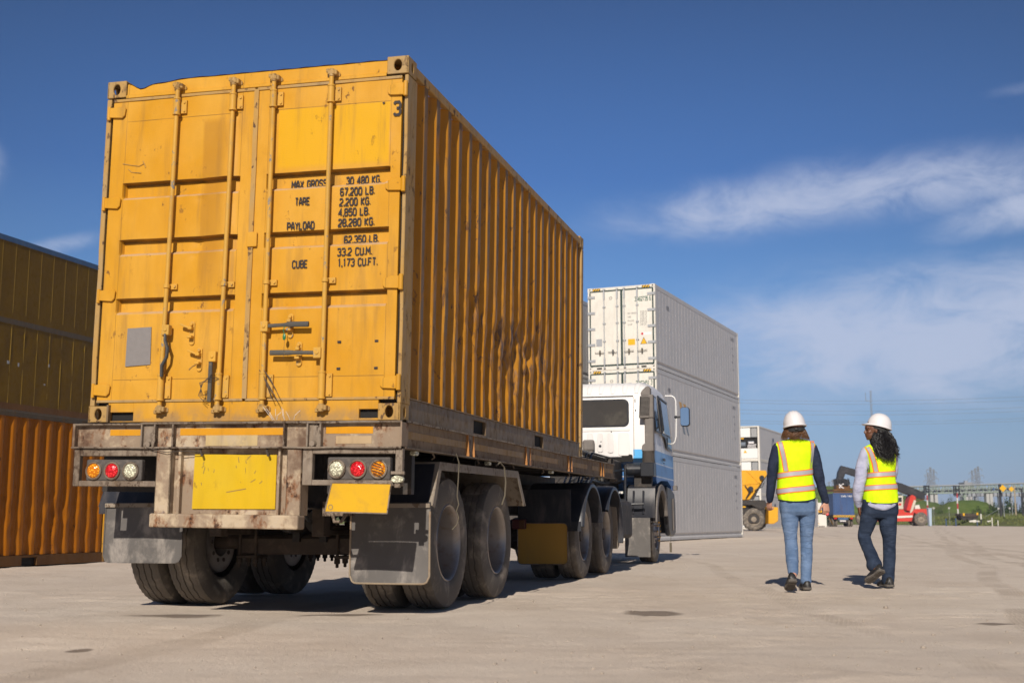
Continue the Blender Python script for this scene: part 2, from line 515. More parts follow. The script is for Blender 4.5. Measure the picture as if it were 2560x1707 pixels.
def door_grime_and_shade(k, cc):
    """grime in the door weld seams, grime and painted shade under the groove steps, dust on the lower lips, painted dent shading on the left door"""
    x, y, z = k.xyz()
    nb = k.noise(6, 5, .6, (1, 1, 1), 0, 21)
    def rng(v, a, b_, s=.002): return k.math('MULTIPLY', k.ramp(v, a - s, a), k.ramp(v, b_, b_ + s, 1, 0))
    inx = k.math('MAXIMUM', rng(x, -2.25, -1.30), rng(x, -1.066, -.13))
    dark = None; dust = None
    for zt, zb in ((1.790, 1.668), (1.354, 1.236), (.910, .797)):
        d = k.math('MULTIPLY', rng(z, zt - .014, zt + .003, .006), inx)  # brown under each groove step: painted shade mixed with grime
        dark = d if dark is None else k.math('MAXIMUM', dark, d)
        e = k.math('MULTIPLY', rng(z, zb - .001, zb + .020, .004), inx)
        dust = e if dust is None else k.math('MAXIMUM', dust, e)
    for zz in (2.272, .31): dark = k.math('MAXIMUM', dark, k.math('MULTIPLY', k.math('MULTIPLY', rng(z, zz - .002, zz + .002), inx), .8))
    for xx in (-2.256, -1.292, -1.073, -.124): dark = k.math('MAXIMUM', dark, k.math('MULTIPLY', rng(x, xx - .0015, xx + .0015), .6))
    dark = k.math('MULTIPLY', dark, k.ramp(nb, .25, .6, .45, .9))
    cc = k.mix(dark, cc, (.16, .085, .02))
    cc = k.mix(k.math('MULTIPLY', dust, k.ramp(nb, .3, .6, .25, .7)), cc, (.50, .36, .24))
    g = k.math('MULTIPLY', k.ramp(x, -1.615, -1.585), k.ramp(x, -1.50, -1.34, 1, 0))  # dent shading painted into the colour as a darker band
    g = k.math('MULTIPLY', g, k.math('MULTIPLY', k.ramp(z, .85, 1.15), k.ramp(z, 2.2, 2.27, 1, 0)))
    cc = k.mix(k.math('MULTIPLY', g, .55), cc, (.36, .165, .02))
    # grime rising from the foot of the doors
    cc = k.mix(k.math('MULTIPLY', k.ramp(z, .0, .16, .8, 0), k.ramp(nb, .35, .6)), cc, (.30, .19, .09))
    return cc
def rusty_cream(name, cream, mid, s=1.0, dust=(.42, .37, .33)):
    k = NT(name)
    a = k.noise(3.2 * s, 7, .65, (1, 1, .8), .1, 1)
    b_ = k.noise(6 * s, 8, .72, (1, 1, .6), .1, 2)
    d = k.noise(1.8 * s, 6, .65, (1, 1, .8), .1, 3)
    e = k.noise(22 * s, 5, .7, (1, 1, .8), 0, 4)
    c = k.mix(k.ramp(a, .40, .52), cream, mid)
    c = k.mix(k.ramp(b_, .50, .64, 0, .85), c, (.19, .068, .022))
    c = k.mix(k.ramp(d, .52, .66, 0, .85), c, (.10, .055, .035))
    c = k.mix(k.math('MULTIPLY', k.ramp(b_, .54, .62), k.ramp(e, .45, .6)), c, (.04, .022, .015))
    c = k.mix(k.math('MULTIPLY', k.ramp(a, .30, .44, 1, 0), k.ramp(e, .4, .65, 0, .5)), c, dust)
    k.col(c); k.b.inputs['Roughness'].default_value = .75; k.b.inputs['Specular IOR Level'].default_value = .2
    k.bump(k.math('ADD', b_, k.math('MULTIPLY', e, .4)), .5, .006)
    return k.m
M['yellow'] = worn('yellow_paint', YEL, (0.60, 0.315, 0.040), ramt=.8, thr=.615, streak=.55, sdark=(.22, .12, .04), patch=[(-1.0, -0.13, 1.80, 2.272)], lines=door_grime_and_shade)
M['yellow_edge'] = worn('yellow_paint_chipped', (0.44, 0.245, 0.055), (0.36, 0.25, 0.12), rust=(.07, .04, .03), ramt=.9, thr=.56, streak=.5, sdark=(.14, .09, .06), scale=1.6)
M['yellow_side'] = worn('yellow_shaded_side_paint', (0.43, 0.178, 0.012), (0.48, 0.215, 0.024), scrape=True, crest=(-.0155, -.0115, (.19, .12, .06)), rust=(.10, .06, .045), ramt=.9, thr=.585, streak=.62, sdark=(.20, .12, .06), scale=1.1)  # yellow lowered in tone to paint in the side's shade; crests worn brown
M['rod'] = worn('locking_rod_paint', (0.60, 0.32, 0.045), (0.52, 0.30, 0.06), rust=(.17, .18, .19), ramt=.95, thr=.57, streak=.4, scale=2.2)
M['rail_grey'] = worn('grimy_bottom_rail_paint', (0.18, 0.12, 0.068), (0.22, 0.15, 0.08), rust=(.06, .05, .045), ramt=.7, thr=.58, streak=.4, scale=1.5)
M['handle_dark'] = worn('worn_handle_steel', (0.055, 0.06, 0.07), (0.10, 0.09, 0.07), rust=(.5, .28, .05), ramt=.9, thr=.6, scale=2)
M['darkhole'] = simple('dark_interior', (0.012, 0.011, 0.01), .9, bump=0)
M['ink'] = simple('black_stencil_paint', (0.025, 0.018, 0.018), .7, bump=0, var=.3, scale=20)
M['alu'] = simple('grey_data_plate', (0.23, 0.21, 0.20), .5, .2, .1, 30)
M['seal'] = simple('green_seal_plastic', (0.01, 0.16, 0.06), .4, bump=0)
M['cable'] = simple('frayed_wire', (0.06, 0.045, 0.035), .7, bump=0)
M['chassis'] = rusty_cream('rusty_cream_chassis_paint', (0.46, 0.365, 0.25), (0.27, 0.20, 0.14), 1.3)
M['chassis_side'] = worn('grimy_side_rail_paint', (0.28, 0.20, 0.125), (0.18, 0.125, 0.08), rust=(.10, .05, .03), ramt=.8, thr=.54, streak=.5, sdark=(.10, .07, .05), rough=.75, scale=1.2)
M['flange'] = worn('dusty_flange_steel', (0.15, 0.112, 0.082), (0.28, 0.23, 0.18), rust=(.05, .03, .02), ramt=.9, thr=.5, streak=.5, rough=.75, scale=2.5)
M['darksteel'] = simple('greasy_dark_steel', (0.035, 0.03, 0.027), .65, .2, .3, 4, dirt=(.12, .09, .07), damt=.6)
M['browniron'] = simple('brown_axle_iron', (0.06, 0.042, 0.03), .75, .1, .3, 5, dirt=(.15, .11, .08), damt=.6)
M['tape'] = worn('amber_reflective_tape', (0.62, 0.27, 0.01), (0.55, 0.26, 0.02), rust=(.35, .27, .2), ramt=.9, thr=.66, streak=.15, rough=.35)
M['tape_dull'] = worn('faded_side_tape', (0.36, 0.20, 0.06), (0.30, 0.19, 0.08), rust=(.2, .16, .12), ramt=.9, thr=.6, streak=.4, rough=.5)
M['yellowplate'] = worn('yellow_panel_paint', (0.60, 0.37, 0.006), (0.56, 0.38, 0.02), rust=(.14, .08, .03), ramt=.8, thr=.60, streak=.25, rough=.45)
M['numberplate'] = simple('yellow_number_plate_paint', (0.64, 0.36, 0.004), .4, 0, .06, 5, dirt=(.35, .2, .05), damt=.3)
M['orangerust'] = worn('orange_primer_gusset', (0.50, 0.22, 0.05), (0.42, 0.20, 0.08), rust=(.08, .04, .03), ramt=.9, thr=.5, streak=.4)
M['lampbox'] = simple('grimy_lamp_housing', (0.075, 0.064, 0.056), .7, 0, .2, 12, dirt=(.22, .18, .15), damt=.5)
def lens(name, c):
    k = NT(name)
    k.b.inputs['Roughness'].default_value = .18
    v = k.t.nodes.new('ShaderNodeTexVoronoi'); v.inputs['Scale'].default_value = 75
    k.lk(k.tc.outputs['Object'], v.inputs['Vector'])
    cc = k.mix(k.ramp(v.outputs['Distance'], .15, .55), tuple(min(1, x * 1.7 + .03) for x in c), tuple(x * .55 for x in c))
    k.col(cc); k.bump(v.outputs['Distance'], .7, .004)
    return k.m
M['amber'] = lens('amber_lens', (0.95, 0.27, 0.0)); M['red'] = lens('red_lens', (0.75, 0.006, 0.012)); M['white_lens'] = lens('clear_lens', (0.62, 0.58, 0.42))
M['rubber'] = simple('dusty_tyre_rubber', (0.125, 0.107, 0.088), .88, 0, .25, 3, dirt=(.32, .27, .215), damt=.85, bump=.4, bscale=90)
M['flap'] = simple('dusty_mudflap_rubber', (0.11, 0.10, 0.092), .7, 0, .3, 3, dirt=(.32, .285, .25), damt=.9, bump=.25, bscale=40, dsc=(1, 1, .6))
M['flapedge'] = simple('pale_flap_border', (0.33, 0.26, 0.18), .7, 0, .15, 5, dirt=(.25, .12, .05), damt=.6)
M['mudguard'] = worn('dusty_mudguard_steel', (0.30, 0.255, 0.20), (0.24, 0.20, 0.16), rust=(.10, .06, .035), ramt=.8, thr=.54, streak=.45, rough=.75, scale=1.5)
M['rim'] = simple('worn_silver_rim', (0.34, 0.31, 0.29), .42, .65, .15, 6, dirt=(.20, .13, .08), damt=.55)
M['hub'] = simple('greasy_hub', (0.09, 0.07, 0.055), .6, .3, .2, 8)
M['chrome'] = simple('chrome', (0.7, 0.7, 0.72), .12, 1.0, 0, 5, bump=0)
M['brass'] = simple('brass_nut', (0.5, 0.28, 0.06), .3, 1.0, 0, 5, bump=0)
M['blackplastic'] = simple('black_plastic', (0.018, 0.02, 0.026), .35, 0, .2, 5, dirt=(.10, .09, .08), damt=.45)
M['guard'] = simple('black_mudguard_plastic', (0.02, 0.022, 0.03), .4, 0, .2, 3, dirt=(.13, .11, .10), damt=.5, dsc=(1, 1, .3))
M['greyduct'] = simple('dusty_grey_duct_plastic', (0.155, 0.135, 0.12), .6, 0, .12, 5, dirt=(.24, .21, .18), damt=.5)
M['glass'] = simple('dark_cab_glass', (0.02, 0.024, 0.028), .06, 0, 0, 1, bump=0, spec=.9)
M['rearglass'] = simple('dusty_rear_glass', (0.055, 0.052, 0.05), .16, 0, .15, 2, dirt=(.12, .11, .09), damt=.5, bump=0)
M['mirror'] = simple('mirror_glass', (0.8, 0.82, 0.85), .02, 1.0, 0, 1, bump=0)
M['whiteenamel'] = simple('white_enamel', (0.75, 0.74, 0.72), .35, 0, .04, 4, dirt=(.4, .35, .3), damt=.3)
M['rope'] = simple('grey_rope_fibre', (0.12, 0.10, 0.07), .9, 0, .2, 30)

# level frame of the truck; the deck and the container lean a little
YAW = 0.2645
LVL = Matrix(((cos(YAW), sin(YAW), 0), (-sin(YAW), cos(YAW), 0), (0, 0, 1)))   # columns: right, forward, up
_F = Vector((sin(YAW) * cos(.0067), cos(YAW) * cos(.0067), sin(.0067)))
_R = Vector((cos(YAW), -sin(YAW), -.0143)).normalized()
_U = _R.cross(_F)
TW = Matrix((_R, _F, _U)).transposed()
TILT = Matrix.Translation((0, 0, 1.3464)) @ (LVL.inverted() @ TW).to_4x4()
ORG = (-.7644, 8.2468, 0)

# ================================================================== yellow shipping container
def yellow_container():
    root = empty('shipping_container', (ORG[0], ORG[1], 1.3464), rot=TW.to_euler())
    tag(root, 'yellow twenty foot container with dented corrugated side riding on the flatbed trailer', 'container')
    W, L, H = 2.438, 6.058, 2.591
    # corner castings
    for (cx, sx) in ((-W, 1), (0, -1)):
        for (cy, sy) in ((0, 1), (L, -1)):
            for (cz, sz) in ((0, 1), (H, -1)):
                m = MB()
                a, d, hh = .178, .162, .118
                if cz == H: hh = .13
                z0 = 0 if sz == 1 else H - hh + .006
                x0 = cx if sx == 1 else cx - .162
                wx = .162
                y0 = cy - .006 if sy == 1 else cy - a
                t = .018
                m.hole((x0, y0 if sy == 1 else y0 + a, z0), (1, 0, 0), (0, 0, 1), (0, sy, 0), wx, hh, (wx / 2, hh / 2), .03, .042, t)
                m.hole((cx, y0, z0), (0, 1, 0), (0, 0, 1), (sx, 0, 0), a, hh, (a / 2, hh / 2), .022, .038, t)
                m.box(x0 + .001, x0 + wx - .001, y0 + .001, y0 + a - .001, z0 + hh - t, z0 + hh)
                m.box(x0 + .001, x0 + wx - .001, y0 + .001, y0 + a - .001, z0 + .001, z0 + t)
                yb = y0 + a - t if sy == 1 else y0
                m.box(x0 + .001, x0 + wx - .001, yb, yb + t, z0 + t, z0 + hh - t)
                xb = x0 + wx - t if sx == 1 else x0
                m.box(xb, xb + t, y0 + .002, y0 + a - .002, z0 + t, z0 + hh - t)
                m.build('corner_casting', M['yellow_edge'], root, bevel=.004)
    # corner posts
    def wob(z, k): return .006 * noise.noise(Vector((z * 2.3, k, 0)))
    for nm, x0, x1, y0, y1, kk in (('corner_post', -W, -2.398, 0, .16, 1), ('corner_post', -.026, 0, 0, .19, 2),
                                   ('corner_post', -W, -2.37, L - .12, L, 3), ('corner_post', -.07, 0, L - .10, L, 4)):
        m = MB(); zs = [.118 + (H - .25 - .0) * i / 40 for i in range(41)]
        rings = []
        for z in zs:
            o = wob(z, kk)
            rings.append([(x0 + o, y0 + abs(o), z), (x1 + o * .5, y0 + abs(o), z), (x1, y1, z), (x0, y1, z)])
        m.loft(rings).build('corner_post', M['yellow_edge'], root, bevel=.004)
    # door jambs (recessed) so that nothing is seen through the slits
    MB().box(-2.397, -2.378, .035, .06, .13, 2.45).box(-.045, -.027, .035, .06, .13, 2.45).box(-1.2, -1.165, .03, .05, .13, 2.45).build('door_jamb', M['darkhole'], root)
    # header with a dented top edge
    m = MB(); n = 60
    x0, x1 = -2.272, -.165
    def hz(x):
        d = -.05 * exp(-((x + 2.16) / .07) ** 2) - .02 * exp(-((x + 2.0) / .12) ** 2)
        return 2.578 + d + .003 * noise.noise(Vector((x * 5, 0, 0)))
    us = [x0 + (x1 - x0) * i / n for i in range(n + 1)]
    def hp(x, j):
        zt = hz(x)
        return [(x, .004, 2.452), (x, -.006, 2.458), (x, -.006, 2.478), (x, .008, 2.488), (x, .010, zt - .01), (x, .018, zt), (x, .12, zt)][j]
    m.grid(lambda x, j: hp(x, int(j)), us, range(7)).build('door_header', M['yellow'], root, smooth=True)
    m = MB().grid(lambda x, y: (x, y, hz(x) + .005 + (.002 * sin(x * 37))), us, [.012, .1]).build('header_edge', simple('maroon_primer', (.10, .02, .02), .6), root)
    # roof
    def rf(x, y):
        return (x, y, 2.545 + .012 * (1 if int(y / .1) % 2 else 0) + .012 * noise.noise(Vector((x * 2, y * 2, 5))))
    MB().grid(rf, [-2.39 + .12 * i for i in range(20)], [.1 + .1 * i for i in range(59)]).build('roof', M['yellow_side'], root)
    # sill with two forklift pockets
    m = MB()
    for x0, x1 in ((-2.276, -2.262), (-2.067, -.304), (-.146, -.162)):
        if x1 > x0: m.box(x0, x1, .0, .03, .0, .142)
    m.box(-2.262, -2.067, .0, .03, .072, .142); m.box(-2.262, -2.067, .0, .03, 0, .008)
    m.box(-.304, -.162, .0, .03, .078, .142); m.box(-.304, -.162, .0, .03, 0, .016)
    m.build('door_sill', M['yellow'], root, bevel=.002)
    m = MB()
    for a, b_ in ((-2.262, -2.067), (-.304, -.162)):
        m.box(a - .004, b_ + .004, .031, .4, .004, .082).cut()
    m.build('fork_pocket', M['darkhole'], root)
    MB().box(-2.27, -2.255, -.03, .0, .0, .125).build('sill_lug', M['rail_grey'], root)
    # doors: height field with three horizontal grooves
    G = ((1.790, 1.668), (1.354, 1.236), (.910, .797))
    def door(xl, xr, pl, pr, left):
        def f(x, z):
            y = 0.0
            inx = sstep(pl - .008, pl + .008, x) * (1 - sstep(pr - .008, pr + .008, x))
            for zt, zb in G:
                g = (1 - sstep(zt - .004, zt + .004, z)) * sstep(zb, zb + .028, z)
                y += .050 * g * inx
            # thin weld seams of the panel
            for zz in (2.272, .31):
                y += .003 * exp(-((z - zz) / .006) ** 2) * inx
            if left:
                hgt = sstep(.75, 1.1, z) * (1 - sstep(2.2, 2.3, z))
                y += -.02 * hgt * (min(1, max(0, (x + 1.60) / .20)) - sstep(-1.40, -1.30, x))
                y += .006 * noise.noise(Vector((x * 4, z * 3, 1))) * inx
                for (dx, dz) in ((-1.62, 1.79), (-1.60, 1.64), (-1.63, 1.33), (-1.63, 1.22)):
                    y += .012 * exp(-((x - dx) / .03) ** 2 - ((z - dz) / .02) ** 2)
            else:
                y += .004 * noise.noise(Vector((x * 4, z * 3, 7))) * inx
            return (x, y, z)
        us = sorted(set([xl, xl + .008, xr - .008, xr, pl - .008, pl, pl + .008, pr - .008, pr, pr + .008] + [pl + .012 + (pr - pl - .024) * i / 40 for i in range(41)] + [xl + .01 + (pl - .01 - xl - .01) * i / 3 for i in range(4)]))
        vs = set([.145, .15, 2.452])
        for zt, zb in G:
            vs |= {zt + .004, zt, zt - .004, zb, zb + .01, zb + .02, zb + .028}
        vs |= {.15 + .0235 * i for i in range(98)}
        vs = sorted(vs)
        m = MB().grid(f, us, vs)
        m.box(xl, xl + .006, .001, .04, .146, 2.451).box(xr - .006, xr, .001, .04, .146, 2.451)
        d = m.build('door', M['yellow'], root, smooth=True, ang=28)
        # door frame lips at top and foot
        MB().box(xl, xr, -.008, .0, .143, .162).cut().box(xl, xr, -.008, .0, 2.43, 2.452).build('door_lip', M['yellow_edge'], d, bevel=.002)
        return d
    dl = door(-2.376, -1.194, -2.255, -1.295, True)
    dr = door(-1.172, -.046, -1.070, -.126, False)
    # overlap strip on the door gap and the keeper
    m = MB(); rings = []
    for i in range(60):
        z = .16 + 2.28 * i / 59
        o = .004 * noise.noise(Vector((z * 3, 0, 3)))
        rings.append([(-1.196 + o, -.012, z), (-1.160 + o, -.012, z), (-1.160, .004, z), (-1.196, .004, z)])
    m.loft(rings).build('overlap_strip', M['yellow_edge'], dr)
    MB().box(-1.205, -1.125, -.022, -.008, 1.255, 1.365).build('keeper_plate', M['yellow'], dr, bevel=.006, seg=2)
    # hinges
    for (d, zz, s) in ((dl, (2.345, 1.642, .939, .234), -1), (dr, (2.349, 1.654, .957, .259), 1)):
        for z in zz:
            m = MB()
            if s < 0:
                m.prism([(-2.398, z - .035), (-2.29, z - .045), (-2.268, z - .025), (-2.262, z + .03), (-2.28, z + .045), (-2.398, z + .04)], 1, -.020, -.006)
                m.cyl((-2.405, -.013, z - .055), (-2.405, -.013, z + .05), .013, n=10)
            else:
                m.prism([(-.03, z - .045), (-.13, z - .04), (-.150, z - .02), (-.148, z + .02), (-.09, z + .045), (-.03, z + .045)], 1, -.020, -.006)
                m.cyl((-.014, -.014, z - .055), (-.014, -.014, z + .055), .016, n=10)
            m.build('hinge', M['yellow'], d, bevel=.003)
    # locking rods
    def rod(d, x, xb, bend=0):
        y = -.042
        pts = [(x + (xb - x) * (1 - i / 20) + bend * sin(PI * i / 20), y, .10 + 2.40 * i / 20) for i in range(21)]
        r = MB().tube(pts, .0165, 12).build('locking_rod', M['rod'], d, smooth=True)
        for (z0, z1, big) in ((2.285, 2.405, 1), (.155, .335, 1), (.972, 1.0, 0)):
            t = 1 - ((z0 + z1) / 2 - .1) / 2.4
            xx = x + (xb - x) * t + bend * sin(PI * (1 - t))
            m = MB()
            if big:
                m.cyl((xx, y, z0), (xx, y, z1), .0245, n=14)
                m.cyl((xx, y, z0 - .006), (xx, y, z0 + .006), .030, n=14).cyl((xx, y, z1 - .006), (xx, y, z1 + .006), .028, n=14)
                m.box(xx + .012, xx + .066, -.02, -.004, z0 + .012, z1 - .008)
                m.box(xx - .03, xx - .012, -.02, -.004, z0 + .02, z1 - .015)
                for zz in (z0 + .028, z1 - .026): m.cyl((xx + .05, -.028, zz), (xx + .05, -.02, zz), .008, n=8)
            else:
                m.cyl((xx, y, z0), (xx, y, z1), .024, n=14)
                m.box(xx - .034, xx + .068, -.02, -.004, z0 - .006, z1 + .006)
                m.cyl((xx + .052, -.03, (z0 + z1) / 2), (xx + .052, -.02, (z0 + z1) / 2), .009, n=8)
            m.build('rod_bearing', M['rod'], r, smooth=True)
        for z, s in ((2.5, 1), (.088, -1)):
            xx = x if s > 0 else xb
            m = MB()
            m.box(xx - .026, xx + .026, -.062, -.018, z - .016, z + .016)
            m.box(xx - .044, xx - .02, -.05, -.004, z + s * .004, z + s * .034).box(xx + .016, xx + .042, -.054, -.004, z - s * .018, z + s * .02)
            m.cyl((xx, y, z - .03), (xx, y, z + .03), .021, n=10)
            m.box(xx - .05, xx + .05, -.012, .004, z - .02, z + .012)
            m.build('rod_cam', M['yellow_edge'], r, bevel=.005)
        return r
    r1 = rod(dl, -1.812, -1.830, .004)
    r2 = rod(dl, -1.350, -1.368, .004)
    r3 = rod(dr, -1.026, -1.020)
    r4 = rod(dr, -.572, -.570)
    # handles
    def hub(r, x, z): MB().box(x - .028, x + .03, -.075, -.022, z - .038, z + .038).cyl((x + .002, -.082, z), (x + .002, -.07, z), .014, n=10).build('handle_hub', M['rod'], r, bevel=.008, seg=2)
    hub(r3, -1.016, .664); MB().tube([(-.99, -.058, .668), (-.86, -.058, .672), (-.82, -.062, .674), (-.675, -.062, .672)], [.014, .014, .02, .02], 10, flat=.6, up=(0, 1, 0)).build('handle', M['handle_dark'], r3, smooth=True)
    hub(r4, -.602, .468); MB().tube([(-.62, -.058, .47), (-.78, -.058, .474), (-.82, -.062, .474), (-.962, -.062, .476)], [.014, .014, .019, .019], 10, flat=.6, up=(0, 1, 0)).build('handle', M['handle_dark'], r4, smooth=True)
    hub(r1, -1.798, .66)
    MB().tube([(-1.795, -.07, .63), (-1.79, -.075, .58), (-1.765, -.078, .52), (-1.77, -.078, .46), (-1.805, -.075, .40), (-1.808, -.07, .318)], [.013, .016, .018, .016, .018, .017], 10, flat=.7).build('handle', M['handle_dark'], r1, smooth=True)
    hub(r2, -1.412, .458); MB().bar((-1.424, -.06, .44), (-1.424, -.06, .135), .03, .016).build('handle', M['handle_dark'], r2, bevel=.004)
    def catch(d, x, z, s=1, loose=False):
        m = MB()
        m.prism([(x + .022 * cos(a), z + (.066 if sin(a) > 0 else -.066) + .022 * sin(a)) for a in [PI * i / 8 for i in range(9)] + [PI + PI * i / 8 for i in range(9)]], 1, -.012, -.003)
        m.box(x - .014, x + .016, -.05, -.012, z + .022, z + .045)
        m.box(x - .016, x + .02, -.055, -.012, z - .04, z - .022)
        m.cyl((x, -.03, z + .062), (x, -.01, z + .062), .012, n=8)
        if loose: m.bar((x + .0, -.03, z + .03), (x - .075, -.045, z + .062), .03, .014)
        m.build('handle_catch', M['rod'], d, bevel=.003)
    catch(dr, -.838, .672); catch(dr, -.765, .470); catch(dl, -1.615, .640, loose=True); catch(dl, -1.545, .448, loose=True)
    # data plate, vents
    MB().prism([(-2.149, .689), (-1.952, .695), (-1.946, .418), (-2.152, .407)], 1, -.006, -.001).build('data_plate', M['alu'], dl)
    m = MB()
    for x in (-.465, -.186):
        for z in (.549, .361): m.box(x - .013, x + .013, -.006, -.001, z - .008, z + .008).cut()
    m.build('vent', M['ink'], dr)
    # paper remains under plate, seal, loose wires
    MB().tube([(-.855, -.07, .66), (-.86, -.075, .63), (-.85, -.07, .595)], .003, 6).build('seal_strap', M['seal'], dr)
    MB().ell((-.853, -.072, .585), (.013, .01, .026), 8, 6).build('seal', M['seal'], dr, smooth=True)
    m = MB()
    for sx, (x, z) in enumerate(((-1.0, .35), (-.985, .33), (-1.0, .31))):
        m.tube([(x, -.07, z), (x + .06, -.085, z - .06 - .01 * sx), (x + .10 + .01 * sx, -.08, z - .14 - .02 * sx)], .0025, 5).cut()
    for q in range(4):
        m.tube([(-1.40, -.07, .34 - .02 * q), (-1.46 - .01 * q, -.09, .27), (-1.50 + .012 * q, -.08, .18), (-1.46 + .01 * q, -.07, .14 + .02 * q)], .0025, 5).cut()
    m.tube([(-1.06, -.02, .36), (-.96, -.08, .24), (-.90, -.085, .17), (-.93, -.07, .15), (-.98, -.07, .26)], .003, 5).cut()
    m.tube([(-1.40, -.07, .30), (-1.37, -.075, .31), (-1.35, -.07, .30), (-1.385, -.075, .28)], .0025, 5)
    m.build('wire', M['cable'], dr)
    MB().tube([(-.85, -.07, .6), (-.85, -.075, .50), (-.855, -.07, .43)], .0012, 4).build('wire', M['rope'], dr)
    # lettering
    m = MB()
    def pl(dy): return lambda x, z: (x, dy, z)
    h = .049
    def groove(x, z):
        y = 0.0
        for zt, zb in G: y += .050 * (1 - sstep(zt - .004, zt + .004, z)) * sstep(zb, zb + .022, z)
        return (x, y - .0085, z)
    for s, x0, x1, z, hh in (('30 480 KG.', -.468, -.206, 1.716, .052), ('67,200 LB.', -.49, -.232, 1.624, .05), ('2,200 KG.', -.493, -.262, 1.549, .05),
                             ('4,850 LB.', -.498, -.268, 1.475, .05), ('28,280 KG.', -.498, -.228, 1.399, .05), ('62,350 LB.', -.470, -.212, 1.287, .05),
                             ('33.2 CU.M.', -.498, -.240, 1.188, .05), ('1,173 CU.FT.', -.490, -.196, 1.111, .05),
                             ('MAX GROSS', -.893, -.622, 1.712, .05), ('TARE', -.837, -.727, 1.572, .05), ('PAYLOAD', -.893, -.686, 1.394, .05), ('CUBE', -.842, -.728, 1.114, .05),
                             ('3', -.100, -.054, 2.209, .094)):
        text_mb(m, s, x0, x1, z, hh * 1.0, groove); m.cut()
    m.prism([(-.192, 2.262), (-.168, 2.265), (-.180, 2.246)], 1, -.008, -.0065)
    m.build('lettering', M['ink'], dr)
    # sign-writer's scratches on the left door
    m = MB()
    m.tube([(-2.27, -.003, 1.945), (-2.20, -.003, 1.93), (-2.13, -.003, 1.918), (-2.09, -.003, 1.935), (-2.10, -.003, 1.955), (-2.085, -.003, 1.93), (-2.075, -.003, 1.905)], .0035, 4)
    m.tube([(-2.22, -.003, 1.90), (-2.19, -.003, 1.875), (-2.16, -.003, 1.87), (-2.11, -.003, 1.865)], .003, 4)
    m.tube([(-1.63, -.003, .375), (-1.60, -.003, .40), (-1.575, -.003, .41)], .005, 4)
    m.build('scratch_mark', M['yellow_edge'], dl)
    # right side wall: dented corrugation
    P0 = .332
    prof = [(0, 1.0), (.056, 0.0), (.128, 0.0), (.184, 1.0), (.281, 1.0)]
    def cor(y):
        t = (y - P0) % .281
        for (a, va), (b_, vb) in zip(prof, prof[1:]):
            if t <= b_: return va + (vb - va) * (t - a) / (b_ - a)
        return 1.0
    def N(a, b_, c): return noise.noise(Vector((a, b_, c)))
    dents = ((1.75, 1.12, .10, .05, .11), (1.98, 1.05, .08, .045, .07), (2.55, .98, .10, .06, .12), (2.9, .80, .12, .08, .10), (3.25, 1.06, .12, .07, .16), (3.55, .92, .10, .05, .12),
             (3.8, 1.02, .10, .06, .08), (4.35, .80, .08, .06, .07), (4.6, .66, .07, .05, .06), (2.2, 1.02, .06, .04, .08), (.72, 2.12, .10, .10, .025), (4.9, 1.0, .1, .2, .04), (2.65, .55, .12, .15, .05), (3.6, .6, .1, .2, .06))
    def side(y, z):
        msk = exp(-((y - 3.1) / 2.0) ** 2) * exp(-((z - .85) / .52) ** 2)
        sw = msk * (.075 * N(y * 1.1, z * 1.5, 2) + .045 * (abs(N(y * 3.2, z * 2.2, 9)) - .2)) + .005 * N(y * 2, z * 2, 4)
        yy = y + sw
        # ridges drift towards the rear at the foot in the buckled part
        yy += .10 * sstep(1.3, .2, z) * exp(-((y - 3.2) / 1.5) ** 2)
        c = cor(yy)
        x = -.010 - .048 * c
        x -= msk * (.012 + .015 * N(y * 2.5, z * 2.0, 11) + .014 * max(0, .12 - abs(N(y * 2.5, z * 2.2, 3))) / .12)
        for (dy, dz, sy, sz, am) in dents:
            x -= am * .30 * max(0, 1 - sqrt(((y - dy) / (sy * 1.5)) ** 2 + ((z - dz) / (sz * 1.9)) ** 2))
        return (x, y, z)
    ys = [.19 + (5.958 - .19) * i / 420 for i in range(421)]
    zs = [.155 + (2.50 - .155) * i / 110 for i in range(111)]
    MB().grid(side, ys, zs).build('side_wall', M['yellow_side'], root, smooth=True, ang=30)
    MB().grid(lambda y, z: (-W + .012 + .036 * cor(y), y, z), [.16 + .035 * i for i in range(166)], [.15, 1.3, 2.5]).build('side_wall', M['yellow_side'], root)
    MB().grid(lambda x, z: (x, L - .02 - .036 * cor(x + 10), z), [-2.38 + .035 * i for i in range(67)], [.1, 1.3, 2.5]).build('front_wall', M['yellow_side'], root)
    # rails
    MB().box(-.06, -.002, .165, L - .165, 2.50, 2.572).cut().box(-W + .002, -W + .06, .165, L - .165, 2.50, 2.572).build('top_rail', M['yellow_edge'], root, bevel=.006)
    m = MB()
    for (a, b_) in ((.17, 1.73), (2.08, 3.787), (4.139, L - .17)):
        m.box(-.035, -.004, a, b_, .006, .158)
    for (a, b_) in ((1.73, 2.08), (3.787, 4.139)):
        m.box(-.035, -.004, a, b_, .128, .158).box(-.035, -.004, a, b_, .004, .020)
    m.box(-.07, .004, .17, L - .17, .158, .168)
    m.box(-W + .004, -W + .04, .17, L - .17, .006, .165)
    m.build('bottom_rail', M['rail_grey'], root, bevel=.003)
    MB().box(-.4, -.036, 1.72, 2.09, .018, .13).cut().box(-.4, -.036, 3.78, 4.146, .018, .13).build('fork_pocket', M['darkhole'], root)
    MB().box(-2.38, -.06, .05, 5.98, .13, .15).build('floor', M['darksteel'], root)
    return root
yellow_container()

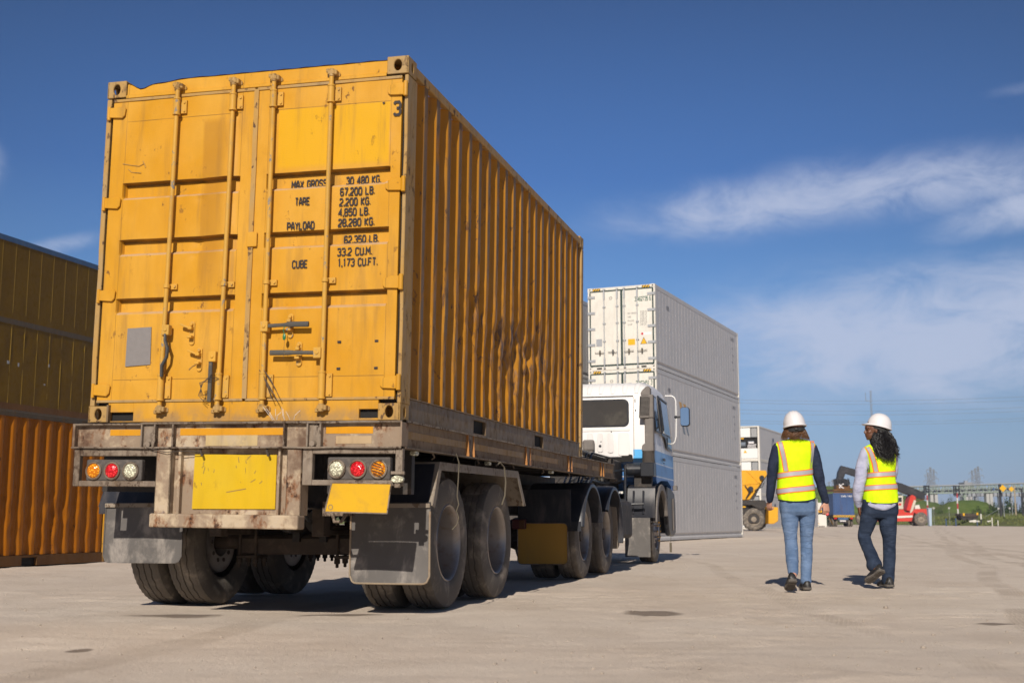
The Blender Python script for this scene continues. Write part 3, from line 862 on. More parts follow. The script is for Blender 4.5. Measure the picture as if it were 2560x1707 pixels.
# ================================================================== wheels
def tyre_mb(cx, cy, R=.5, w_=.27, s=1):
    """s=+1: outer sidewall towards +x"""
    k = w_ / .27
    pr = [(-.105, .285), (-.122, .30), (-.134, .34), (-.136, .40), (-.129, .45), (-.120, .473), (-.117, .489), (-.100, .497), (-.088, .499),
          (-.062, .5), (-.060, .490), (-.051, .490), (-.049, .5), (-.004, .5), (-.002, .490), (.006, .490), (.008, .5), (.049, .5), (.051, .490), (.060, .490), (.062, .5),
          (.088, .499), (.100, .497), (.117, .489), (.120, .473), (.129, .45), (.136, .40), (.134, .34), (.122, .30), (.105, .285)]
    # raised rings on the sidewall
    pr = [(a * k * s, r * R / .5) for a, r in pr]
    def mod(i, kk):
        if i in (6, 7, 22, 23): return .003 if kk % 2 else -.004
        if i in (9, 12, 13, 16, 17, 20): return .0015 if kk % 2 else -.001
        return 0
    return MB().lathe(pr, (cx, cy, R), 0, 112, mod=mod, amod=lambda i, kk: (.004 if (kk // 2) % 2 else -.004) * s if i in (9, 10, 11, 12, 17, 18, 19, 20) else 0)
def wheel(parent, cx, cy, side, R=.5, dish='deep', w_=.27, yaw=0):
    t = tyre_mb(cx, cy, R, w_, side).build('wheel', M['rubber'], parent, smooth=True, ang=50)
    s = side; k = R / .5
    if dish == 'deep':
        pr = [(.118, .298), (.126, .290), (.120, .280), (.105, .272), (.060, .262), (-.04, .255), (-.085, .245), (-.095, .20), (-.088, .15), (-.088, .12), (-.06, .112), (-.03, .10), (.0, .085), (.01, .06), (.012, .0)]
    elif dish == 'bowl':   # front wheel: disc bulges outwards
        pr = [(.118, .298), (.126, .290), (.120, .278), (.095, .268), (.06, .262), (.055, .245), (.075, .215), (.11, .18), (.118, .15), (.118, .115), (.125, .11), (.135, .085), (.165, .07), (.178, .0)]
    else:
        pr = [(.10, .29), (.10, .26), (-.08, .25), (-.08, .0)]
    m = MB().lathe([(a * s, r * k) for a, r in pr], (cx, cy, R), 0, 56)
    rim = m.build('rim', M['rim'], t, smooth=True, ang=40)
    if dish in ('deep', 'bowl'):
        xo = -.085 if dish == 'deep' else .125
        m = MB()
        for q in range(10):
            a = 2 * PI * q / 10
            yy, zz = cy + .155 * k * cos(a), R + .155 * k * sin(a)
            m.cyl((cx + s * (xo - .01), yy, zz), (cx + s * (xo + (.035 if dish == 'deep' else .045)), yy, zz), .017, n=8)
        m.build('wheel_nut', M['hub'] if dish == 'deep' else M['chrome'], rim, smooth=True)
        if dish == 'bowl':
            m = MB()
            for q in range(10):
                a = 2 * PI * q / 10
                yy, zz = cy + .155 * k * cos(a), R + .155 * k * sin(a)
                m.cyl((cx + s * (xo + .045), yy, zz), (cx + s * (xo + .058), yy, zz), .018, .010, n=8)
            m.build('nut_cap', M['brass'], rim, smooth=True)
    return t

# ================================================================== flatbed trailer
def trailer():
    root = empty('flatbed_trailer', ORG, -YAW)
    tag(root, 'rusty flatbed semi trailer with yellow panels carrying the yellow container', 'trailer')
    X = TILT
    B = lambda m, n, mat, p=root, **k: m.build(n, M[mat] if isinstance(mat, str) else mat, p, xf=X, **k)
    xl, xr = -2.474, .063
    xm = (xl + xr) / 2
    # rear beam
    web = B(MB().box(xl + .02, xr - .01, -.085, -.075, -.185, -.02), 'rear_beam', 'chassis')
    m = MB(); us = [xl + (xr - xl) * i / 70 for i in range(71)]
    def fl(x, j):
        o = .006 * noise.noise(Vector((x * 3, 1, 0))); o2 = .006 * noise.noise(Vector((x * 5, 2, 0)))
        zz = -.012 + o - (.006 if x < -1.9 else 0)
        return [(x, .0, zz), (x, -.125 + o2, zz), (x, -.13 + o2, zz - .006), (x, -.125 + o2, zz - .014), (x, -.07, zz - .014)][int(j)]
    m.grid(fl, us, range(5))
    def fb(x, j):
        o = .004 * noise.noise(Vector((x * 4, 3, 0)))
        zz = -.186 + o
        return [(x, -.06, zz), (x, -.135 + o, zz), (x, -.138 + o, zz - .006), (x, -.135 + o, zz - .012), (x, .0, zz - .012)][int(j)]
    m.grid(fb, us, range(5))
    B(m, 'beam_flange', 'flange', web, smooth=True)
    B(MB().box(xl, xl + .02, -.13, .0, -.19, -.02).cut().box(xr - .012, xr, -.13, .0, -.185, -.02), 'beam_end', 'chassis', web, bevel=.003)
    m = MB()
    for a, b_ in ((-1.917, -1.80), (-1.668, -1.655), (-.808, -.795), (-.633, -.525)):
        if b_ - a > .05: m.box(a, a + .012, -.13, -.085, -.186, -.027).box(b_ - .012, b_, -.13, -.085, -.186, -.027).box(a + .012, b_ - .012, -.125 + .02, -.086, -.186, -.027)
        else: m.box(a, b_, -.13, -.085, -.186, -.027)
        m.cut()
    B(m, 'beam_stiffener', 'flange', web, bevel=.002)
    m = MB()
    for a, b_, z0, z1 in ((-2.19, -1.922, -.103, -.060), (-1.625, -.812, -.103, -.054), (-.505, -.16, -.095, -.048)):
        m.box(a, b_, -.0875, -.0855, z0, z1).cut()
    B(m, 'reflective_tape', 'tape', web)
    B(MB().box(-1.42, -1.02, -.0868, -.0855, -.178, -.10).box(-1.42, -1.38, -.0868, -.0855, -.06, -.03), 'yellow_patch', worn('yellow_patch_paint', (.62, .42, .05), (.42, .34, .26), rust=(.25, .2, .15), ramt=.8, thr=.5, streak=.5), web)
    B(MB().box(-.43, -.17, -.0875, -.0855, -.165, -.112), 'maker_plate', worn('dull_plate', (.42, .30, .17), ramt=.4), web, bevel=.001)
    # twist lock remains
    B(MB().cyl((-1.86, -.10, -.17), (-1.86, -.13, -.17), .022, n=12).cyl((-.59, -.10, -.165), (-.59, -.13, -.165), .03, .02, n=12), 'lock_bolt', 'flange', web)
    # lamp frames
    for (a, b_, z0, z1, ia, ib, iz0, iz1) in ((-2.46, -1.785, -.467, -.200, -2.411, -1.785, -.427, -.251), (-.660, .066, -.448, -.198, -.588, .016, -.411, -.234)):
        m = MB()
        m.box(a, ia, -.115, -.07, z0, z1)
        if ib < b_: m.box(ib, b_, -.115, -.07, z0, z1)
        m.box(ia, ib, -.113, -.07, z0, iz0).box(ia, ib, -.113, -.07, iz1, z1)
        B(m, 'lamp_frame', 'flange', bevel=.004)
    # lamp clusters
    def cluster(x0, x1, z0, z1, xs, z, mats, tilt):
        c = B(MB().box(x0, x1, -.112, -.06, z0, z1), 'lamp_cluster', 'lampbox', bevel=.012, seg=2)
        for x, mt in zip(xs, mats):
            B(MB().lathe([(-.001, .066), (-.014, .064), (-.018, .058), (-.012, .052)], (x, -.112, z), 1, 28), 'lamp_bezel', 'flange', c, smooth=True)
            l = B(MB().lathe([(-.010, .052), (-.018, .047), (-.024, .036), (-.027, .02), (-.028, 0.001)], (x, -.112, z), 1, 28), 'lens', mt, c, smooth=True)
        return c
    cluster(-2.356, -1.902, -.428, -.275, (-2.287, -2.138, -1.988), -.357, ('amber', 'red', 'white_lens'), 0)
    c = cluster(-.478, -.020, -.413, -.256, (-.404, -.251, -.102), -.338, ('white_lens', 'red', 'amber'), 0)
    m = MB()
    for q in range(-2, 3): m.bar((-.102 - .045 + abs(q) * .008, -.142, -.338 + q * .019 + .012), (-.102 + .045 - abs(q) * .008, -.142, -.338 + q * .019 - .012), .004, .004)
    B(m, 'lens_grille', 'blackplastic', c)
    # small clear side lamp
    l = B(MB().prism([(.0 + .045 * cos(a) + (.03 if cos(a) > 0 else -.03) * 0 + .044, -.405 + .024 * sin(a)) for a in [2 * PI * i / 16 for i in range(16)]], 1, -.15, -.12), 'side_lamp', 'white_lens', bevel=.004)
    B(MB().box(-.005, .09, -.14, -.12, -.372, -.352).box(.02, .06, -.135, -.11, -.46, -.43), 'lamp_bracket', 'flange', l, bevel=.002)
    # posts, bumper, centre panel
    m = MB()
    for a, b_ in ((-1.785, -1.668), (-.775, -.662)):
        m.box(a, b_, -.12, -.10, -.655, -.200).box(a, a + .012, -.12, .0, -.655, -.200).box(b_ - .012, b_, -.12, .0, -.655, -.200).cut()
    B(m, 'rear_post', 'chassis', bevel=.004)
    B(MB().box(-1.79, -.655, -.17, -.05, -.748, -.652), 'bumper_bar', 'chassis', bevel=.012, seg=2)
    pn = B(MB().box(-1.668, -.775, -.06, -.05, -.652, -.200).box(-1.62, -1.60, -.10, -.06, -.652, -.2).box(-.85, -.835, -.10, -.06, -.652, -.2), 'centre_panel', 'chassis')
    B(MB().prism([(-1.510, -.236), (-.876, -.240), (-.874, -.612), (-1.513, -.618)], 1, -.071, -.062), 'yellow_panel', 'yellowplate', pn)
    m = MB()
    random.seed(5)
    for q in range(15):
        x = random.uniform(-1.45, -.95); z = random.uniform(-.46, -.27)
        if q % 3 == 0: x, z = random.uniform(-1.4, -1.1), random.uniform(-.37, -.29)
        L_ = random.uniform(.01, .05); a = random.uniform(.3, 1.9)
        m.bar((x, -.0715, z), (x + L_ * cos(a), -.0715, z + L_ * sin(a)), .0015, .004)
    m.bar((-1.25, -.0715, -.50), (-1.1, -.0715, -.475), .0015, .005)
    B(m, 'paint_scratch', 'rail_grey', pn)
    m = MB()
    for x in (-1.45, -.94):
        m.tube([(x, -.09, -.195), (x + .01, -.12, -.215), (x + .02, -.11, -.25)], .009, 8).cut()
    m.tube([(-1.86, -.14, -.19), (-1.7, -.145, -.225), (-1.55, -.13, -.215), (-1.44, -.12, -.22)], .003, 5)
    B(m, 'wire', 'cable')
    # yellow number plate hanging under the right lamps (blank)
    p = B(MB().prism([(-.421, -.430), (.005, -.433), (-.018, -.631), (-.467, -.626)], 1, -.152, -.146), 'number_plate', 'numberplate')
    m = MB()
    pts = [(-.421, -.430), (.005, -.433), (-.018, -.631), (-.467, -.626)]
    for q in range(4):
        a, b_ = pts[q], pts[(q + 1) % 4]
        m.bar((a[0], -.152, a[1]), (b_[0], -.152, b_[1]), .008, .007, up=(0, 1, 0))
    m.lathe([(-.002, .018), (-.002, .014)], (-.425, -.152, -.594), 1, 20)
    B(m, 'plate_border', 'flange', p)
    # side beams
    for s, x in ((1, .055), (-1, -2.465)):
        m = MB()
        m.box(x - .02 if s > 0 else x + .01, x - .01 if s > 0 else x + .02, -.07, 7.78, -.186, -.018)
        sb = B(m, 'side_beam', 'chassis_side')
        m = MB()
        xs_ = (x - .06, x + .012) if s > 0 else (x - .012, x + .06)
        ys_ = [-.06 + 7.84 * i / 160 for i in range(161)]
        m.grid(lambda y, j: [(xs_[0], y, -.004), (xs_[1] + .004 * noise.noise(Vector((y * 4, 0, 1))), y, -.004 + .004 * noise.noise(Vector((y * 5, 0, 2)))), (xs_[1] + .002, y, -.018), (xs_[0], y, -.018)][int(j)], ys_, range(4))
        m.box(xs_[0], xs_[1] + .006, -.06, 7.78, -.196, -.186)
        B(m, 'beam_flange', 'flange', sb, smooth=True)
        if s > 0:
            m1 = MB(); m2 = MB()
            for yc in (1.46, 3.30, 5.13, 6.96):
                for dy in (-.075, .075):
                    m1.prism([(x - .01, -.018), (x + .006, -.018), (x + .016, -.186), (x - .01, -.186)], 1, yc + dy - .005, yc + dy + .005).cut()
                m2.box(x - .0095, x - .002, yc - .07, yc + .07, -.185, -.019)
                m2.cyl((x, yc - .02, -.14), (x + .008, yc - .02, -.14), .012, n=8).cut()
            B(m1, 'gusset', 'orangerust', sb)
            B(m2, 'stake_pocket', 'flange', sb)
            m = MB()
            for a, b_ in ((.03, 1.37), (1.60, 3.18), (3.44, 4.62), (5.28, 6.1), (6.4, 6.85), (7.1, 7.7)):
                m.box(x - .0095, x - .0065, a, b_, -.125, -.075).cut()
            B(m, 'reflective_tape', 'tape_dull', sb)
            for yy in (.232, 2.06, 4.36, 7.0):
                m = MB().box(x - .05, x - .005, yy - .04, yy + .03, -.232, -.198)
                B(m, 'marker_lamp', 'white_lens', sb, bevel=.008, seg=2)
            m = MB()
            for yy in (.62, 1.75, 2.85, 4.0, 5.2, 6.3):
                m.tube([(x - .03, yy, -.196), (x - .02, yy + .02, -.225), (x - .05, yy + .05, -.24)], .006, 6).cut()
            B(m, 'rope_hook', 'flange', sb)
    B(MB().box(-2.42, -1.80, .20, .26, -.50, -.06).cut().box(-.64, .02, .20, .26, -.50, -.06), 'added_lamp_gap_backing', 'darksteel')  # dark boxes added so the gaps around the lamps look black
    # deck and frame
    B(MB().box(-2.44, .03, -.04, 7.75, -.05, -.03), 'deck', 'darksteel')
    m = MB()
    for i in range(13): m.box(-2.43, .02, .35 + i * .6, .41 + i * .6, -.17, -.052).cut()
    B(m, 'cross_member', 'darksteel')
    m = MB()
    for a in (-1.78, -.77):
        m.prism([(0, -.19), (7.7, -.19), (7.7, -.30), (5.6, -.32), (4.9, -.60), (0, -.60)], 0, a + .05, a + .062)
        m.box(a, a + .112, 0, 4.9, -.612, -.60).cut()
    B(m, 'main_beam', 'darksteel')
    # running gear
    L_ = lambda m, n, mat, p=root, **k: m.build(n, M[mat], p, **k)
    for cy in (1.31, 2.68):
        ax = L_(MB().box(-1.85, -.78, cy - .07, cy + .07, .40, .535).cyl((-2.3, cy, .5), (-.3, cy, .5), .06, n=16), 'axle', 'browniron', bevel=.01)
        m = MB()
        for x in (-1.75, -.90):
            m.box(x - .05, x + .05, cy - .55, cy + .55, .56, .60).box(x - .045, x + .045, cy - .42, cy + .42, .60, .63)
            m.box(x - .09, x + .09, cy - .10, cy + .10, .37, .395)
            for dx in (-.07, .07):
                for dy in (-.08, .08): m.cyl((x + dx, cy + dy, .30), (x + dx, cy + dy, .66), .014, n=8)
                for dy in (-.08, .08): m.cyl((x + dx, cy + dy, .33), (x + dx, cy + dy, .37), .026, n=6)
            m.box(x - .05, x + .05, cy - .62, cy - .50, .55, .95).cut()
        L_(m, 'leaf_spring', 'browniron', bevel=.006)
        m = MB()
        for x in (-1.32, -1.09):
            m.cyl((x, cy - .25, .66), (x, cy - .05, .66), .085, .095, n=20).box(x - .03, x + .03, cy - .1, cy, .5, .6).cut()
        L_(m, 'brake_chamber', 'darksteel', smooth=True)
    L_(MB().cyl((-1.9, 3.5, .8), (-.6, 3.5, .8), .14, n=20), 'air_tank', 'darksteel', smooth=True)
    m = MB()
    for q, (x, zz) in enumerate(((-1.5, .82), (-1.2, .86), (-1.0, .80))):
        m.tube([(x, .1, zz + .1), (x + .1, .5, zz - .12), (x - .05, 1.0, zz - .18), (x + .05, 1.6, zz)], .012, 6)
    L_(m, 'air_hose', 'blackplastic')
    L_(MB().tube([(-.55, .15, .72), (-.52, .12, .66), (-.47, .12, .66), (-.44, .15, .72)], .012, 8).box(-.62, -.40, .14, .2, .70, .80), 'tow_hook', 'flange')
    for cy in (1.31, 2.68):
        wheel(root, -.195, cy, 1)
        wheel(root, -.52, cy, 1, dish='flat')
        wheel(root, -2.45, cy, -1)
        wheel(root, -2.12, cy, -1, dish='deep')
    # mudguards with folded lips, and flaps
    for s in (1, -1):
        fx = (lambda x: x) if s > 0 else (lambda x: -2.63 - x)
        m = MB()
        prof = [(.545, .774), (.70, 1.094), (2.942, 1.114), (3.22, .806)]
        inn = [(.60, .758), (.742, 1.034), (2.918, 1.052), (3.15, .80)]
        m.prism(prof + inn[::-1], 0, *sorted((fx(.048), fx(.054))))
        for (a, b_) in zip(prof, prof[1:]):
            nrm = Vector((0, -(b_[1] - a[1]), b_[0] - a[0])).normalized() * .004
            m.add([(fx(-.66), a[0], a[1]), (fx(.05), a[0], a[1]), (fx(.05), b_[0], b_[1]), (fx(-.66), b_[0], b_[1]),
                   (fx(-.66), a[0] - nrm.y, a[1] - nrm.z), (fx(.05), a[0] - nrm.y, a[1] - nrm.z), (fx(.05), b_[0] - nrm.y, b_[1] - nrm.z), (fx(-.66), b_[0] - nrm.y, b_[1] - nrm.z)],
                  [(0, 1, 2, 3), (7, 6, 5, 4), (0, 4, 5, 1), (1, 5, 6, 2), (2, 6, 7, 3), (3, 7, 4, 0)])
        g = L_(m, 'mudguard', 'mudguard' if s > 0 else 'guard')
        L_(MB().box(*sorted((fx(-.66), fx(.04))), .535, .545, .72, .80), 'guard_edge', 'guard', g)
        L_(MB().add([(fx(-.655), .690 + .0, 1.080), (fx(.02), .690, 1.080), (fx(.02), .548, .79), (fx(-.655), .548, .79)], [(0, 1, 2, 3)]), 'guard_back', 'guard', g)
        for yy in (.9, 2.7): L_(MB().bar((fx(-.3), yy, 1.08), (fx(-.3), yy, 1.2), .04, .04), 'guard_bracket', 'darksteel', g)
        # flap: slightly bulged sheet with rounded lower corners
        zt, zb = (.79, .222) if s > 0 else (.80, .352)
        x0, x1 = (-.568, .042) if s > 0 else (-2.605, -1.935)
        def fp(x, z, off=0.0):
            r = .055
            zz = z
            # round the corners
            for cx in (x0 + r, x1 - r):
                d = (cx - x) if cx < (x0 + x1) / 2 else (x - cx)
                if d > 0:
                    lim = zb + r - sqrt(max(0, r * r - d * d))
                    zz = max(zz, lim)
            y = .53 + off - .02 * sin((x - x0) / (x1 - x0) * PI) * (1 - (z - zb) / (zt - zb)) + .012 * noise.noise(Vector((x * 3, z * 3, s)))
            return (x, y, zz)
        us = [x0 + (x1 - x0) * i / 30 for i in range(31)]; vs_ = [zb + (zt - zb) * (i / 24) ** 1.3 for i in range(25)]
        m = MB().grid(lambda x, z: fp(x, z), us, vs_)
        m.grid(lambda x, z: fp(x, z, .008), us, vs_)
        fl_ = L_(m, 'mudflap', 'flap', smooth=True)
        path = [fp(x0 + .001, zt - (zt - zb) * i / 10, -.004) for i in range(10)] + [fp(x, zb, -.004) for x in us] + [fp(x1 - .001, zb + (zt - zb) * i / 10, -.004) for i in range(1, 10)]
        if s > 0: L_(MB().tube(path, .011, 6, flat=.6), 'flap_border', 'flapedge', fl_, smooth=True)
        else: L_(MB().tube(path, .004, 5), 'flap_border', 'flap', fl_)
        L_(MB().box(x0, x1, .515, .528, zt - .03, zt), 'flap_clamp', 'mudguard', fl_)
    return root
trailer()

def rope(pts, r, name='rope', label=None, mat='rope'):
    o = MB().tube(pts, r, 6).build(name, M[mat], None, smooth=True)
    o.location = ORG; o.rotation_euler = (0, 0, -YAW)
    return tag(o, label, 'rope')
rope([(.05, 1.02, 1.12), (.075, 1.03, 1.17), (.09, 1.05, 1.10), (.085, 1.05, .98), (.08, 1.04, .85), (.09, 1.05, .79), (.075, 1.04, .74), (.09, 1.05, .69), (.08, 1.04, .64), (.055, 1.0, .60)], .0048,
     label='knotted grey rope hanging from the trailer side rail over the rearmost wheel')
rope([(.05, 2.2, 1.13), (.08, 2.24, 1.16), (.10, 2.30, 1.12), (.105, 2.33, 1.0), (.10, 2.32, .88), (.085, 2.28, .80)], .0075,
     label='short plain grey rope hanging over the front wheel of the trailer pair')
def strap_bits():
    m = MB()
    random.seed(11)
    for q in range(9):
        x = -.86 + random.uniform(-.05, .16)
        a = random.uniform(.3, 2.8)
        m.tube([(x, -.10, 0), (x + .02 * cos(a), -.12, .03), (x + .07 * cos(a), -.13, .05 + .04 * random.random())], .0014, 4)
    o = m.build('frayed_twine', M['whiteenamel'], None, xf=TILT)
    o.location = ORG; o.rotation_euler = (0, 0, -YAW)
    tag(o, 'frayed white twine strands caught on the trailer rear beam below the container', 'twine')
strap_bits()
# ================================================================== truck tractor
def cab_paint():
    k = NT('white_and_blue_cab_paint')
    x, y, z = k.xyz()
    white = k.mix(k.ramp(k.noise(3, 7, .6, (1, 1, .4)), .45, .75, 0, .35), (.76, .74, .72), (.45, .41, .37))
    blue1 = (.16, .34, .62); blue2 = (.08, .22, .50)
    c = k.mix(k.math('LESS_THAN', z, 1.795), white, blue1)
    c = k.mix(k.math('LESS_THAN', z, 1.595), c, (.55, .6, .7))
    c = k.mix(k.math('LESS_THAN', z, 1.575), c, blue2)
    c = k.mix(k.math('LESS_THAN', z, 1.385), c, (.55, .6, .7))
    c = k.mix(k.math('LESS_THAN', z, 1.365), c, (.06, .17, .45))
    # the rear wall stays white except its lower right corner patch
    rear = k.math('LESS_THAN', y, 11.535)
    corner = k.math('GREATER_THAN', x, -.31)
    c2 = k.mix(k.math('MULTIPLY', corner, k.math('LESS_THAN', z, 1.80)), white, (.10, .42, .78))
    c = k.mix(rear, c, c2)
    k.col(c); k.b.inputs['Roughness'].default_value = .35
    k.bump(k.noise(5, 3), .08, .01)
    return k.m
def tractor():
    root = empty('truck_tractor', ORG, -YAW)
    tag(root, 'white and blue truck tractor cab with dusty rear window ahead of the yellow container', 'truck')
    L_ = lambda m, n, mat, p=root, **k: m.build(n, M[mat] if isinstance(mat, str) else mat, p, **k)
    paint = cab_paint()
    yr = 11.5
    # cab body: loft across x of a side profile, tapering towards the roof edges
    def prof(inset, drop):
        P = [(yr, 1.66), (yr, 2.64), (yr + .02, 2.68), (yr + .09 , 2.80 - drop * .3), (yr + .22, 2.885 - drop), (yr + .6, 2.93 - drop), (12.6, 2.95 - drop), (13.1, 2.93 - drop), (13.35, 2.86 - drop), (13.45, 2.76 - drop * .6),
             (13.62, 2.1), (13.72, 1.75), (13.76, 1.40), (13.74, 1.20), (13.45, 1.18), (13.40, 1.26), (12.95, 1.34), (12.2, 1.32), (11.75, 1.26), (11.68, 1.30), (11.66, 1.55)]
        return P
    rings = []
    for x, dr, up in ((-2.47, .16, 1), (-2.455, .09, 0), (-2.40, .035, 0), (-2.30, .0, 0), (-1.22, -.01, 0), (-.14, .0, 0), (-.04, .035, 0), (.015, .09, 0), (.030, .16, 1)):
        ring = []
        for (y, z) in prof(0, dr):
            # tumblehome: upper body leans inwards
            t = max(0.0, (z - 2.05) / .9)
            xx = x + (.10 * t * t * (1 if x < -1.22 else -1) if abs(x + 1.22) > 1.0 else 0)
            ring.append((xx, y, z))
        rings.append(ring)
    cab = L_(MB().loft(rings), 'cab', paint, smooth=True, ang=32, bevel=0)
    # roof ribs
    m = MB()
    for i in range(11):
        x = -2.2 + i * .195
        m.tube([(x, yr + .03, 2.70), (x, yr + .09, 2.79), (x, yr + .22, 2.872), (x, yr + .6, 2.917), (x, 12.6, 2.938), (x, 13.1, 2.92)], [.03, .05, .055, .055, .055, .04], 12, flat=.42, up=(0, 0, 1)).cut()
    L_(m, 'roof_rib', paint, cab, smooth=True)
    # seam above the rear window
    L_(MB().box(-2.40, -.30, yr - .012, yr + .0, 2.652, 2.664), 'roof_seam', 'darksteel', cab)
    L_(MB().box(-.30, -.293, yr - .004, yr, 1.70, 2.65), 'panel_seam', 'rail_grey', cab)
    # rear window
    def rrect(x0, x1, z0, z1, r, n=6):
        P = []
        for cx, cz, a0 in ((x1 - r, z1 - r, 0), (x0 + r, z1 - r, PI / 2), (x0 + r, z0 + r, PI), (x1 - r, z0 + r, 1.5 * PI)):
            for i in range(n + 1):
                a = a0 + PI / 2 * i / n
                P.append((cx + r * cos(a), cz + r * sin(a)))
        return P
    wx0, wx1 = -2.07, -.37
    L_(MB().prism(rrect(wx0, wx1, 2.165, 2.612, .09), 1, yr - .012, yr + .01), 'window_seal', 'blackplastic', cab, bevel=.005)
    L_(MB().prism(rrect(wx0 + .028, wx1 - .028, 2.192, 2.585, .07), 1, yr - .016, yr - .013), 'rear_window', 'rearglass', cab)
    # pressed ribs of the lower rear wall
    m = MB()
    for x in (-2.15, -1.95, -1.72, -1.50, -1.28, -1.06):
        m.prism(rrect(x, x + .10, 1.78, 2.08, .045), 1, yr - .014, yr + .002)
    for x0, x1, z0 in ((-.89, -.80, 1.76), (-.72, -.63, 1.745), (-.55, -.37, 1.70)):
        m.prism(rrect(x0, x1, z0, 2.075, .035), 1, yr - .014, yr + .002)
    m.prism(rrect(-2.1, -.36, 2.095, 2.14, .02), 1, yr - .008, yr + .002)
    L_(m, 'pressed_rib', paint, cab, bevel=.009, seg=2, smooth=True)
    L_(MB().cyl((-.845, yr - .02, 1.86), (-.845, yr, 1.86), .022, n=14).cyl((-.83, yr - .016, 1.93), (-.83, yr, 1.93), .010, n=8).cyl((-.385, yr - .016, 2.235), (-.385, yr, 2.235), .012, n=8).cyl((-.66, yr - .016, 2.09), (-.66, yr, 2.09), .010, n=8)
       .box(-.275, -.262, yr - .008, yr, 2.55, 2.61).box(-.27, -.255, yr - .008, yr, 2.41, 2.44), 'grommet', 'blackplastic', cab)
    L_(MB().box(-1.12, -.93, yr - .10, yr - .02, 1.78, 1.96).box(-1.12, -.94, yr - .12, yr - .02, 1.69, 1.78), 'junction_box', 'greyduct', cab, bevel=.03, seg=2)
    # arches cut dark at the foot of the rear wall
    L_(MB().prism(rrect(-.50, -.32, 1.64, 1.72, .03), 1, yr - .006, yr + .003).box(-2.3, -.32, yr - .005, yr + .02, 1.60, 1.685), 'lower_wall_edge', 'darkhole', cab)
    # side glass on the right and on the left
    for s in (1, -1):
        X = (lambda a: a) if s > 0 else (lambda a: -2.44 - a)
        def sx(y, z, off):
            t = max(0.0, (z - 2.05) / .9)
            return X(.030 - .10 * t * t + off)
        def pane(poly, off, name, mat, th=.006):
            m = MB(); n = len(poly)
            vs = [(sx(y, z, off), y, z) for y, z in poly] + [(sx(y, z, off - s * 0 - th), y, z) for y, z in poly]
            fs = [tuple(range(n)), tuple(range(2 * n - 1, n - 1, -1))] + [(i, i + n, (i + 1) % n + n, (i + 1) % n) for i in range(n)]
            m.add(vs, fs)
            return L_(m, name, mat, cab, bevel=.004)
        pane([(11.62, 2.68), (12.06, 2.69), (12.20, 2.09), (11.70, 2.09)], .008, 'window_seal', 'blackplastic')
        pane([(11.66, 2.65), (12.03, 2.66), (12.15, 2.12), (11.73, 2.12)], .012, 'quarter_window', 'glass')
        pane([(12.26, 2.72), (13.30, 2.70), (13.56, 1.86), (12.95, 1.88), (12.72, 2.05), (12.36, 2.07)], .008, 'window_seal', 'blackplastic')
        pane([(12.32, 2.68), (13.24, 2.66), (13.36, 2.12), (12.42, 2.12)], .012, 'door_window', 'glass')
        pane([(13.0, 2.08), (13.40, 2.08), (13.50, 1.90), (13.02, 1.92)], .012, 'lower_window', 'glass')
        pane([(12.28, 2.735), (13.32, 2.715), (13.33, 2.685), (12.29, 2.70)], .022, 'rain_visor', 'blackplastic', .016)
        m = MB()
        for y in (12.27,): m.add([(sx(y, z, .004), y + dy, z) for z in (1.33, 1.6, 1.9, 2.1) for dy in (0, .012)], [(0, 1, 3, 2), (2, 3, 5, 4), (4, 5, 7, 6)])
        L_(m, 'door_seam', 'blackplastic', cab)
        L_(MB().box(*sorted((X(.03), X(.055))), 12.45, 12.6, 1.655, 1.70).cyl((X(.03), 12.5, 1.62), (X(.05), 12.5, 1.62), .012, n=8), 'door_handle', 'blackplastic', cab, bevel=.006)
        m = MB().tube([(X(.03), 12.30, 2.10), (X(.07), 12.30, 2.16), (X(.02), 12.28, 2.62), (X(-.03), 12.28, 2.72)], .016, 8)
        L_(m, 'grab_handle', 'blackplastic', cab, smooth=True)
        # wheel arch, step, bumper corner
        pts = [(12.2 + .70 * cos(a), .52 + .74 * sin(a)) for a in [PI * i / 18 for i in range(2, 18)]]
        inn = [(12.2 + .60 * cos(a), .52 + .64 * sin(a)) for a in [PI * i / 18 for i in range(2, 18)]]
        L_(MB().prism(pts + inn[::-1], 0, *sorted((X(-.02), X(.05)))), 'arch_trim', 'greyduct', cab, bevel=.01)
        L_(MB().prism(pts + [(p[0] * .999, p[1] - .012) for p in inn[::-1]], 0, *sorted((X(-.5), X(-.022)))), 'arch_liner', 'darksteel', cab)
        L_(MB().prism([(12.92, 1.25), (13.45, 1.22), (13.80, 1.15), (13.92, .95), (13.92, .46), (13.70, .40), (13.15, .42), (13.0, .60), (12.92, .85)], 0, *sorted((X(-.05), X(.03)))), 'bumper_corner', 'blackplastic', cab, bevel=.02)
        L_(MB().prism([(13.50, 1.05), (13.62, 1.06), (13.70, .55), (13.52, .50)], 0, *sorted((X(.031), X(.05)))).box(*sorted((X(.032), X(.10))), 13.62, 13.74, 1.20, 1.28), 'step_trim', 'greyduct', cab, bevel=.006)
    L_(MB().box(-2.40, -.04, 13.72, 13.93, .45, 1.15), 'front_bumper', 'blackplastic', cab, bevel=.05, seg=2)
    L_(MB().add([(-2.28, 13.468, 2.74), (-.16, 13.468, 2.74), (-.10, 13.655, 2.05), (-2.34, 13.655, 2.05)], [(3, 2, 1, 0)]), 'windscreen', 'glass', cab)
